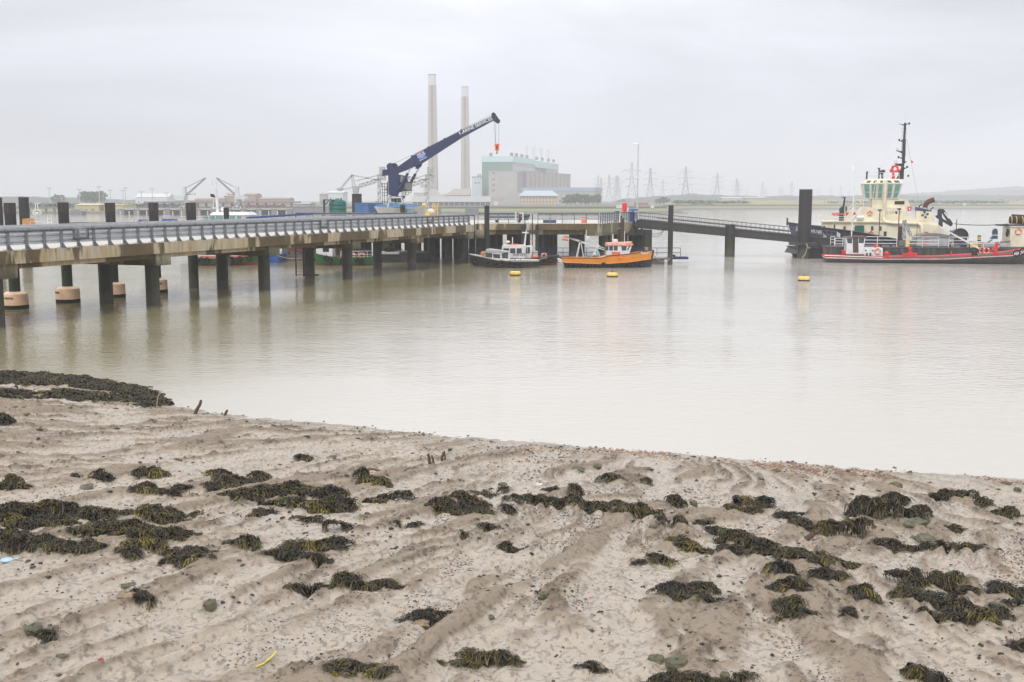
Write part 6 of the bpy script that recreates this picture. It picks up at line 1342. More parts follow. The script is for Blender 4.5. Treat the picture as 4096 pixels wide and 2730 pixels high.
for lab, a1, b1, y_, Y_ in (('low brown warehouse right of the left portal crane', 778, 868, 799, 1000), ('taller brown warehouse behind the second portal crane', 896, 942, 786, 1005), ('tallest brown warehouse right of the second portal crane', 974, 1022, 780, 1010), ('long low brown warehouse left of the green tank', 1036, 1155, 797, 1000), ('brown warehouse between the two portal cranes', 868, 900, 797, 1002)): shed(lab, a1, b1, y_, Y_, BRW)
shed('rust red shed under the far conveyor gallery', 965, 1110, 823, 720, flat('rust_red_shed', (.25, .08, .07), .8), None, .6)
shed('pale grey shed on the quay left of the green tank', 1178, 1235, 817, 715, GRS); shed('white tank-like building behind the green tank', 1312, 1372, 772, 900, PSW)
shed('small grey building left of the white one behind the green tank', 1278, 1310, 778, 905, GRS); shed('pale low sheds between the crane and the conveyor tower', 1500, 1570, 806, 900, GRS)
shed('pale block left of the chimneys beside the conveyor tower', 1655, 1695, 772, 1150, flat('pale_wall_b', (.5, .48, .47), .8))
shed('long pale shed below the pylons, left of the grey shed', 2890, 2972, 794, 1280, flat('pale_shed', (.5, .48, .48), .8)); shed('long grey shed below the pylons, right of the pale shed', 2980, 3068, 793, 1280, GRS)
shed('small orange brown shed on the far bank below the tallest pylon', 2553, 2593, 812, 850, flat('orange_brown', (.42, .22, .14), .8), None, .3)
for px_, lab in ((2480, 'wide pale sign board on the far bank left of the lamp mast'), (2610, 'white sign board on posts standing on the far marsh right of the lamp mast'), (3858, 'pale blue grey hut on the far sea wall at the right')):
    c_ = at(px_, 825, 700 if px_ < 3000 else 1020); s2 = thing('sign_board', lab, 'sign' if px_ < 3000 else 'hut', (c_.x, c_.y, 2.0))
    MB().box(-2.4 if px_ == 2480 else -1.2, 2.4 if px_ == 2480 else 1.2, 0, .3, .8, 2.9).build('board', PSW, s2); q = MB(); q.box(-1, -.85, .05, .25, -1.5, .8); q.box(.85, 1, .05, .25, -1.5, .8); q.build('post', PSD, s2)
# jetty of the far terminal with cranes
FG = flat('far_jetty_grey', (.22, .22, .235), .85); FL = flat('far_light_steel', (.50, .51, .52), .6)
Yj = 600; fj = Fr(900, Yj); p = fj.p
tj = thing('far_jetty', 'long terminal jetty on square piers across the river, under the portal cranes', 'jetty', fj.o)
xa, xb = p(405, 0)[0], p(1345, 0)[0]
MB().box(xa, xb, 0, 14, p(0, 841)[1], p(0, 835)[1]).build('deck', landmat('far_deck', (.40, .38, .35), (.5, .48, .45)), tj)
MB().box(xa + 2, xb, 6, 14, -.5, p(0, 841)[1] - .02).build('backing_wall', PSD, tj)
for i in range(15):
    x_ = xa + 4 + (xb - xa) / 15 * i; MB().box(x_, x_ + 3.2, -.8, 12, -.5, p(0, 836)[1]).build('pier_block', FG, tj)
q = MB()
for i in range(26): x_ = xa + 5 + (xb - xa) / 26.3 * i; q.box(x_, x_ + .5, -1, -.4, 0, 2.0)
q.build('fender', PSW, tj)
MB().box(p(1150, 0)[0], xb, -1.2, 0, -.5, p(0, 834)[1]).build('sheet_wall', PSD, tj)
cg = thing('conveyor_gallery', 'raised grey conveyor gallery running above the far jetty', 'gallery', fj.o)
q = MB(); q.box(p(498, 0)[0], p(1155, 0)[0], 16, 20, p(0, 814)[1], p(0, 807)[1]); q.build('gallery', FG, cg)
for px_ in range(505, 1150, 36): MB().box(p(px_, 0)[0] - .4, p(px_, 0)[0] + .4, 17, 19, 2, p(0, 814)[1]).build('trestle', FG, cg)
oj = thing('dolphin', 'dark derelict berthing platform in the river left of the far jetty', 'jetty', tuple(at(310, 850, 590)[:2]) + (0,))
q = MB(); q.box(-4.2, 2.4, 0, 6, -.5, 2.2); q.build('base', FG, oj); MB().box(-4.0, 0, 1, 5, 2.2, 3.0).build('upper_works', PSD, oj); MB().box(.2, 3.5, 1, 5, 1.7, 3.1).build('grey_hut', GRS, oj)
oj = thing('outfall_jetty', 'low dark jetty on posts along the far left bank', 'jetty', tuple(at(90, 845, 640)[:2]) + (0,))
q = MB(); q.box(-14, 22, 0, 3, 2.8, 3.4); q.build('deck', FG, oj)
for i in range(7): MB().box(-12 + i * 5, -11.2 + i * 5, .5, 2, -1, 2.8).build('leg', FG, oj)
od = thing('dolphin', 'grey timber dolphin off the far bank right of the yellow machine', 'jetty', tuple(at(1888, 850, 610)[:2]) + (0,)); q = MB(); q.box(-3.8, 3.6, 0, 4, -.5, 3.4); q.build('base', FG, od)
q = MB()
for i in range(8): q.box(-3.6 + i, -3.4 + i, -.3, 0, -.5, 3.6)
q.build('post', PSD, od)
od = thing('dolphin', 'grey timber dolphin off the far bank behind the boat bow', 'jetty', tuple(at(1745, 850, 612)[:2]) + (0,)); MB().box(-2.6, 2.6, 0, 4, -.5, 3.3).build('base', FG, od)
q = MB()
for i in range(6): q.box(-2.5 + i, -2.3 + i, -.3, 0, -.5, 3.5)
q.build('post', PSD, od)
def tubes(name, segs, r, mat, par, y=0):
    q_ = MB()
    for a1, b1 in segs: A1, B1 = p(*a1), p(*b1); q_.bar((A1[0], y, A1[1]), (B1[0], y, B1[1]), r * 2)
    return q_.build(name, mat, par)
def lattice(a1, b1, w0, w1, n_):
    s2 = []; ax, ay = a1; bx, by = b1; L2 = math.hypot(bx - ax, by - ay); nx, ny = -(by - ay) / L2, (bx - ax) / L2
    for i in range(n_):
        u, v = i / n_, (i + 1) / n_; wa, wb = w0 + (w1 - w0) * u, w0 + (w1 - w0) * v
        A = (ax + (bx - ax) * u + nx * wa, ay + (by - ay) * u + ny * wa); B = (ax + (bx - ax) * v + nx * wb, ay + (by - ay) * v + ny * wb)
        C = (ax + (bx - ax) * u - nx * wa, ay + (by - ay) * u - ny * wa); D = (ax + (bx - ax) * v - nx * wb, ay + (by - ay) * v - ny * wb)
        s2 += [(A, B), (C, D), (A, D) if i % 2 else (C, B)]
    return s2
for k, (ox, lab) in enumerate(((0, 'left portal crane on the far jetty with its jib raised to the right'), (1, 'second portal crane on the far jetty with its jib raised to the left'))):
    cr2 = thing('portal_crane', lab, 'crane', fj.o, 0, 'portal cranes on the far jetty')
    if k == 0: X = lambda x: x
    else: X = lambda x: 1672 - x
    tubes('portal_leg', [((X(712), 834), (X(722), 812)), ((X(744), 834), (X(734), 812)), ((X(715), 826), (X(741), 826)), ((X(722), 812), (X(734), 812)), ((X(715), 826), (X(728), 812)), ((X(741), 826), (X(728), 812))], .35, FL, cr2, 2)
    tubes('portal_leg', [((X(712), 834), (X(722), 812)), ((X(744), 834), (X(734), 812))], .35, FL, cr2, 10)
    q = MB()
    for a1, b1, c1, d1, y0_, y1_ in ((X(692), X(735), 783, 798, 1, 7), (X(723), X(737), 748, 786, 2, 5), (X(727), X(740), 786, 812, 3, 6), (X(764), X(773), 772, 782, 2, 5)):
        e1, g1 = p(min(a1, b1), c1), p(max(a1, b1), d1); q.box(e1[0], g1[0], y0_, y1_, g1[1], e1[1])
    q.build('machinery_house', PSW, cr2)
    tubes('jib', lattice((X(738), 780), (X(815), 712), 3.2, .8, 12) + [((X(735), 752), (X(812), 712)), ((X(735), 780), (X(768), 778))], .16, FG, cr2, 4)
for k, (dx, lab) in enumerate(((0, 'grey lattice coal unloader left of the blue crane, its boom hanging to the left'), (192, 'grey lattice coal unloader half hidden behind the blue crane'))):
    fj2 = Fr(900, 640); p = fj2.p
    un = thing('ship_unloader', lab, 'crane', fj2.o, 0, 'coal unloaders on the far jetty')
    X = lambda x: x + dx
    tubes('tower', lattice((X(1517), 835), (X(1517), 715), 5, 5, 8) + lattice((X(1527), 715), (X(1527), 670), 7, 7, 4) + [((X(1508), 700), (X(1540), 700)), ((X(1508), 700), (X(1512), 725)), ((X(1506), 720), (X(1545), 718))], .3, FL, un, 0)
    q = MB()
    for a1, b1, c1, d1 in ((1516, 1538, 668, 694), (1511, 1540, 700, 722), (1512, 1524, 730, 750), (1511, 1522, 765, 778)):
        e1, g1 = p(X(a1), c1), p(X(b1), d1); q.box(e1[0], g1[0], 0, 5, g1[1], e1[1])
    q.build('hopper', GRS, un)
    tubes('boom', lattice((X(1436), 745), (X(1512), 722), 6, 6, 9) + [((X(1405), 701), (X(1512), 722)), ((X(1422), 725), (X(1510), 702)), ((X(1405), 701), (X(1356), 758)), ((X(1408), 703), (X(1362), 758)), ((X(1412), 750), (X(1364), 760)), ((X(1405), 701), (X(1412), 770)), ((X(1411), 700), (X(1420), 748))], .35, FL, un, 1)
    q = MB(); q.prism([p(X(1408), 745), p(X(1436), 745), p(X(1428), 785), p(X(1414), 785)], 0, 4); q.prism([p(X(1346), 752), p(X(1372), 754), p(X(1362), 766), p(X(1350), 764)], 0, 3); q.build('king_post', GRS, un)
p = fj.p
# masts and pylons
PYL = flat('pylon_steel', (.27, .275, .30), .7)
for i, (px_, yt) in enumerate(((196, 752), (316, 756), (395, 747), (440, 760), (491, 761), (500, 751), (565, 766), (608, 754), (667, 771))):
    Y_ = 1000; a1 = at(px_, yt, Y_); mm = MB(); mm.bar((0, 0, 0), (0, 0, a1.z - 3.4), .55); mm.box(-2, 2, -.4, .4, a1.z - 4.4, a1.z - 3.4)
    o = mm.build('light_mast', FL); o.location = (a1.x, Y_, 3.4); tag(o, 'thin floodlight mast on the far left skyline, %s from the left' % ('first', 'second', 'third', 'fourth', 'fifth', 'sixth', 'seventh', 'eighth', 'ninth')[i], 'mast', 'floodlight masts at the far terminal')
def pylon(scale_h, kind, arms):
    root = thing('pylon', '', 'pylon', (0, 0, 3.4)); q_ = MB(); hh_ = scale_h; wb = hh_ * .13; wt = hh_ * .018
    zz = [0, .22, .4, .54, .66, .76, .84, .90, .95, 1.0]; ww = lambda z_: wb * (1 - z_ / .62) + hh_ * .035 * (z_ / .62) if z_ < .62 else hh_ * .035 + (wt - hh_ * .035) * (z_ - .62) / .38
    th_ = hh_ * .005
    for a_, b_ in zip(zz[:-1], zz[1:]):
        w0, w1 = ww(a_), ww(b_)
        for sx, sy in ((-1, -1), (1, -1), (1, 1), (-1, 1)): q_.bar((sx * w0, sy * w0, a_ * hh_), (sx * w1, sy * w1, b_ * hh_), th_ * 1.5)
        for s2 in (-1, 1): q_.bar((-w0, s2 * w0, a_ * hh_), (w1, s2 * w1, b_ * hh_), th_); q_.bar((w0, s2 * w0, a_ * hh_), (-w1, s2 * w1, b_ * hh_), th_)
        q_.bar((-w1, -w1, b_ * hh_), (w1, -w1, b_ * hh_), th_)
    q_.build('tower', PYL, root)
    for z_, a_ in arms:
        q_ = MB()
        for s2 in (-1, 1):
            q_.bar((s2 * ww(z_), 0, z_ * hh_ + hh_ * .03), (s2 * a_ * hh_, 0, z_ * hh_), th_ * 1.2); q_.bar((s2 * ww(z_), 0, z_ * hh_ - hh_ * .005), (s2 * a_ * hh_, 0, z_ * hh_), th_ * 1.4)
            q_.bar((s2 * a_ * hh_, 0, z_ * hh_), (s2 * a_ * hh_ * .97, 0, z_ * hh_ - hh_ * .05), th_ * 1.2)
        q_.build('cross_arm', PYL, root)
    return root
protoA = pylon(50, 0, ((.86, .17), (.69, .22), (.52, .19))); protoB = pylon(50, 0, ((.80, .22), (.60, .17), (.42, .14)))
plist = [(2392, 703, 0), (2404, 712, 0), (2437, 700, 0), (2465, 703, 0), (2473, 705, 1), (2528, 651, 1), (2602, 673, 0), (2651, 718, 0), (2690, 757, 0), (2744, 668, 0), (2770, 757, 0), (2846, 760, 0), (2870, 692, 0), (2947, 714, 0), (2954, 728, 1), (2987, 752, 0), (3051, 730, 0), (3065, 755, 0), (3119, 745, 0), (3129, 750, 0), (3168, 728, 0), (3275, 757, 0), (3324, 750, 0), (3364, 742, 0), (3398, 762, 0), (3427, 765, 0), (3635, 766, 0), (3690, 764, 0), (3793, 758, 0)]
ORD = 'first second third fourth fifth sixth seventh eighth ninth tenth eleventh twelfth thirteenth fourteenth fifteenth sixteenth seventeenth eighteenth nineteenth twentieth twenty-first twenty-second twenty-third twenty-fourth twenty-fifth twenty-sixth twenty-seventh twenty-eighth twenty-ninth'.split()
used = set()
for i, (px_, yt, kd) in enumerate(plist):
    pr = protoB if kd else protoA; o = pr if kd not in used else copy_tree(pr); used.add(kd)
    Y_ = min(3600, 45.5 * F / (801 - yt)) if yt > 660 else 1300
    a1 = at(px_, yt, Y_); s3 = (a1.z - 3.4) / 50; o.location = (a1.x, Y_, 3.4); o.scale = (s3,) * 3; o.rotation_euler = (0, 0, R(rnd.uniform(-25, 25)))
    o['label'] = ('tallest lattice pylon, just left of the grey lamp mast' if px_ == 2528 else 'lattice power pylon on the far bank, %s from the left' % ORD[i]); o['group'] = 'power pylons on the far bank'
# power lines
q = MB(); pos = {px_: at(px_, yt, min(3600, 45.5 * F / (801 - yt)) if yt > 660 else 1300) for px_, yt, kd in plist}
def wire(a, b_, da, db, sag): A1 = pos[a] + Vector((0, 0, da)); B1 = pos[b_] + Vector((0, 0, db)); q.tube([A1 + (B1 - A1) * u + Vector((0, 0, -sag * 4 * u * (1 - u))) for u in np.linspace(0, 1, 8)], .10, 4)
for a, b_ in ((2602, 2744), (2744, 2870), (2870, 3051), (2437, 2528), (3051, 3168)):
    for d_ in (-8, -17, -25): wire(a, b_, d_, d_, 5)
tag(q.build('power_lines', PYL), 'faint sagging power lines strung between the far pylons', 'cable')
# ---------------- seaweed, stones, pebbles ----------------
OS = 4096 / 2353.0
m, t, b = newmat('seaweed')
at2 = t.nodes.new('ShaderNodeAttribute'); at2.attribute_name = 'tint'
wc2 = ramp(t, at2.outputs['Fac'], [(0, (.012, .010, .008)), (.3, (.038, .031, .016)), (.5, (.070, .056, .021)), (.75, (.12, .095, .016)), (1, (.24, .19, .02))])
t.links.new(wc2, b.inputs['Base Color']); b.inputs['Roughness'].default_value = .5; b.inputs['Specular IOR Level'].default_value = .35
WEED = m
def lobes_world(lobes):
    o = []
    for l in lobes:
        px, py, hw, hp_ = [v * OS for v in l[:4]]; g_ = gm(px, py - .0); t_ = math.sqrt(g_.x ** 2 + g_.y ** 2 + (H - g_.z) ** 2)
        rx = hw * t_ / F; hz_ = max(.32 * hp_, hp_ - .30 * hw) * t_ / F * (.72 if hp_ > 60 else .95); ry = (l[4] * OS * t_ / F * (t_ / max(1, H - g_.z)) if len(l) > 4 else rx * .55)
        o.append((g_.x, g_.y + ry * .35, rx * 1.06, min(ry, rx * 1.6), hz_))
    return o
def mask_h(x, y, L_):
    """how deep inside the patch a spot lies (1 at a lobe's heart, 0 at its rim) and the heap height there"""
    m_ = np.full(np.shape(x), -9.0); h_ = np.zeros(np.shape(x))
    for cx, cy, rx, ry, hz_ in L_:
        k_ = 1 - ((x - cx) / rx) ** 2 - ((y - cy) / ry) ** 2
        m_ = np.maximum(m_, k_); h_ = np.maximum(h_, hz_ * np.clip(k_, 0, 1) ** .6)
    return m_, h_
def seaweed(lab, lobes, seed, grp='seaweed clumps on the mud', yel=.5, dens=1.0):
    L_ = lobes_world(lobes); rg = np.random.default_rng(seed)
    x0 = min(l[0] - l[2] for l in L_) - .4; x1 = max(l[0] + l[2] for l in L_) + .4; y0 = min(l[1] - l[3] for l in L_) - .4; y1 = max(l[1] + l[3] for l in L_) + .4
    dist = (y0 + y1) / 2
    def surf(a, c_):
        m_, h_ = mask_h(a, c_, L_); n_ = fbm(a * 2.6, c_ * 2.6, seed + 3, 4)
        return mudh(a, c_) + h_ * (.45 + 1.1 * n_), m_ + (fbm(a * 1.9, c_ * 1.9, seed + 5, 3) - .5) * 1.9 + (fbm(a * 7, c_ * 7, seed + 6, 2) - .5) * .7
    # matted underlayer
    cell = max(.03, dist * .002); nx = max(4, int((x1 - x0) / cell)); ny = max(4, int((y1 - y0) / cell)); gx, gy = np.meshgrid(np.linspace(x0, x1, nx), np.linspace(y0, y1, ny))
    sz, mk = surf(gx, gy); keep = (mk > .22) | (mask_h(gx, gy, L_)[1] > .13); k4 = keep[:-1, :-1] & keep[1:, :-1] & keep[:-1, 1:] & keep[1:, 1:]
    I2 = np.arange(nx * ny).reshape(ny, nx); F1 = np.stack([I2[:-1, :-1], I2[:-1, 1:], I2[1:, 1:], I2[1:, :-1]], -1)[k4]
    V1 = np.stack([gx, gy, np.where(keep, sz + .012 + (fbm(gx * 11, gy * 11, seed, 2) - .5) * .05, mudh(gx, gy) - .05)], -1).reshape(-1, 3); T1 = rg.random(len(V1)) * .22
    # tufts of straps thrown over it
    rt = .075 + dist * .0021; area = (x1 - x0) * (y1 - y0); nt = int(dens * area / (3.14 * rt * rt) * 4.2)
    tx = rg.uniform(x0, x1, nt); ty = rg.uniform(y0, y1, nt); tz, tm = surf(tx, ty)
    pr = np.clip(np.maximum(tm * 2.2 + .26, (mask_h(tx, ty, L_)[1] > .13) * 1.0), 0, 1) * (tm > -.7); ok = pr > rg.random(nt); tx, ty, tz, tm = tx[ok], ty[ok], tz[ok], tm[ok]; nt = len(tx)
    if nt > 1700: ok = rg.choice(nt, 1700, False); tx, ty, tz, tm = tx[ok], ty[ok], tz[ok], tm[ok]; nt = 1700
    if nt == 0: tx, ty = np.array([L_[0][0]]), np.array([L_[0][1]]); tz, tm = surf(tx, ty); nt = 1
    nf = 26; wd = max(.0062, dist * .00050); sc_ = rg.uniform(.6, 1.25, nt) * np.clip(.7 + tm * .5, .45, 1.1)
    up = rg.uniform(.25, 1.0, nt) * rt * sc_ * .9
    X = np.repeat(tx, nf); Y = np.repeat(ty, nf); Z = np.repeat(tz + up * .55, nf); S = np.repeat(sc_ * rt, nf) * rg.uniform(.7, 1.5, nt * nf); UP = np.repeat(up, nf)
    n_ = nt * nf; an = rg.uniform(0, 6.283, n_); lean = np.repeat(rg.uniform(0, 6.283, nt), nf); dx = np.cos(an) + .7 * np.cos(lean); dy = np.sin(an) + .7 * np.sin(lean); nn = np.hypot(dx, dy) + .2; dx, dy = dx / nn, dy / nn
    sx = rg.normal(0, .25, n_) * S; sy = rg.normal(0, .25, n_) * S; curl = rg.normal(0, .5, n_); ex = X + sx + dx * S * 1.15; ey = Y + sy + dy * S * 1.15; ez, _ = surf(ex, ey)
    P_ = []; ww2 = wd * rg.uniform(.55, 1.35, n_)
    for k in range(4):
        s_ = k / 3; c_, d_ = np.cos(curl * s_), np.sin(curl * s_); ddx, ddy = dx * c_ - dy * d_, dx * d_ + dy * c_
        cx_ = X + sx + ddx * S * 1.15 * s_; cy_ = Y + sy + ddy * S * 1.15 * s_
        cz_ = Z * (1 - s_) + (ez + .012) * s_ + UP * 1.5 * s_ * (1 - s_) * rg.uniform(.3, 1.6, n_)
        w_ = ww2 * (.7, 1, 1.2, .55)[k]; tw = rg.uniform(-.8, .8, n_) * w_
        P_.append(np.stack([cx_ - ddy * w_, cy_ + ddx * w_, cz_ + tw], -1)); P_.append(np.stack([cx_ + ddy * w_, cy_ - ddx * w_, cz_ - tw], -1))
    V2 = np.stack(P_, 1).reshape(-1, 3); o_ = len(V1) + np.arange(n_)[:, None] * 8
    F2 = np.concatenate([o_ + np.array([[0, 1, 3, 2]]), o_ + np.array([[2, 3, 5, 4]]), o_ + np.array([[4, 5, 7, 6]])], 0)
    pt_ = np.clip(rg.normal(.20, .14, nt) + (fbm(tx * 2.6, ty * 2.6, seed + 20, 3) - .45) * 1.3 * yel + np.clip(.6 - tm, 0, 1) * .22 * yel, 0, .8)
    tt = np.repeat(pt_, nf) + rg.random(n_) ** 2 * .32; T2 = tt[:, None] * np.array([.55, .55, .8, .8, 1.1, 1.1, 1.45, 1.45])[None]; T2 = T2.reshape(-1)
    o = npmesh('seaweed_clump', np.concatenate([V1, V2]), np.concatenate([F1, F2]) if len(F1) else F2, WEED, True, {'tint': ('FLOAT', np.clip(np.concatenate([T1, T2]), 0, 1))})
    return tag(o, lab, 'seaweed', grp)
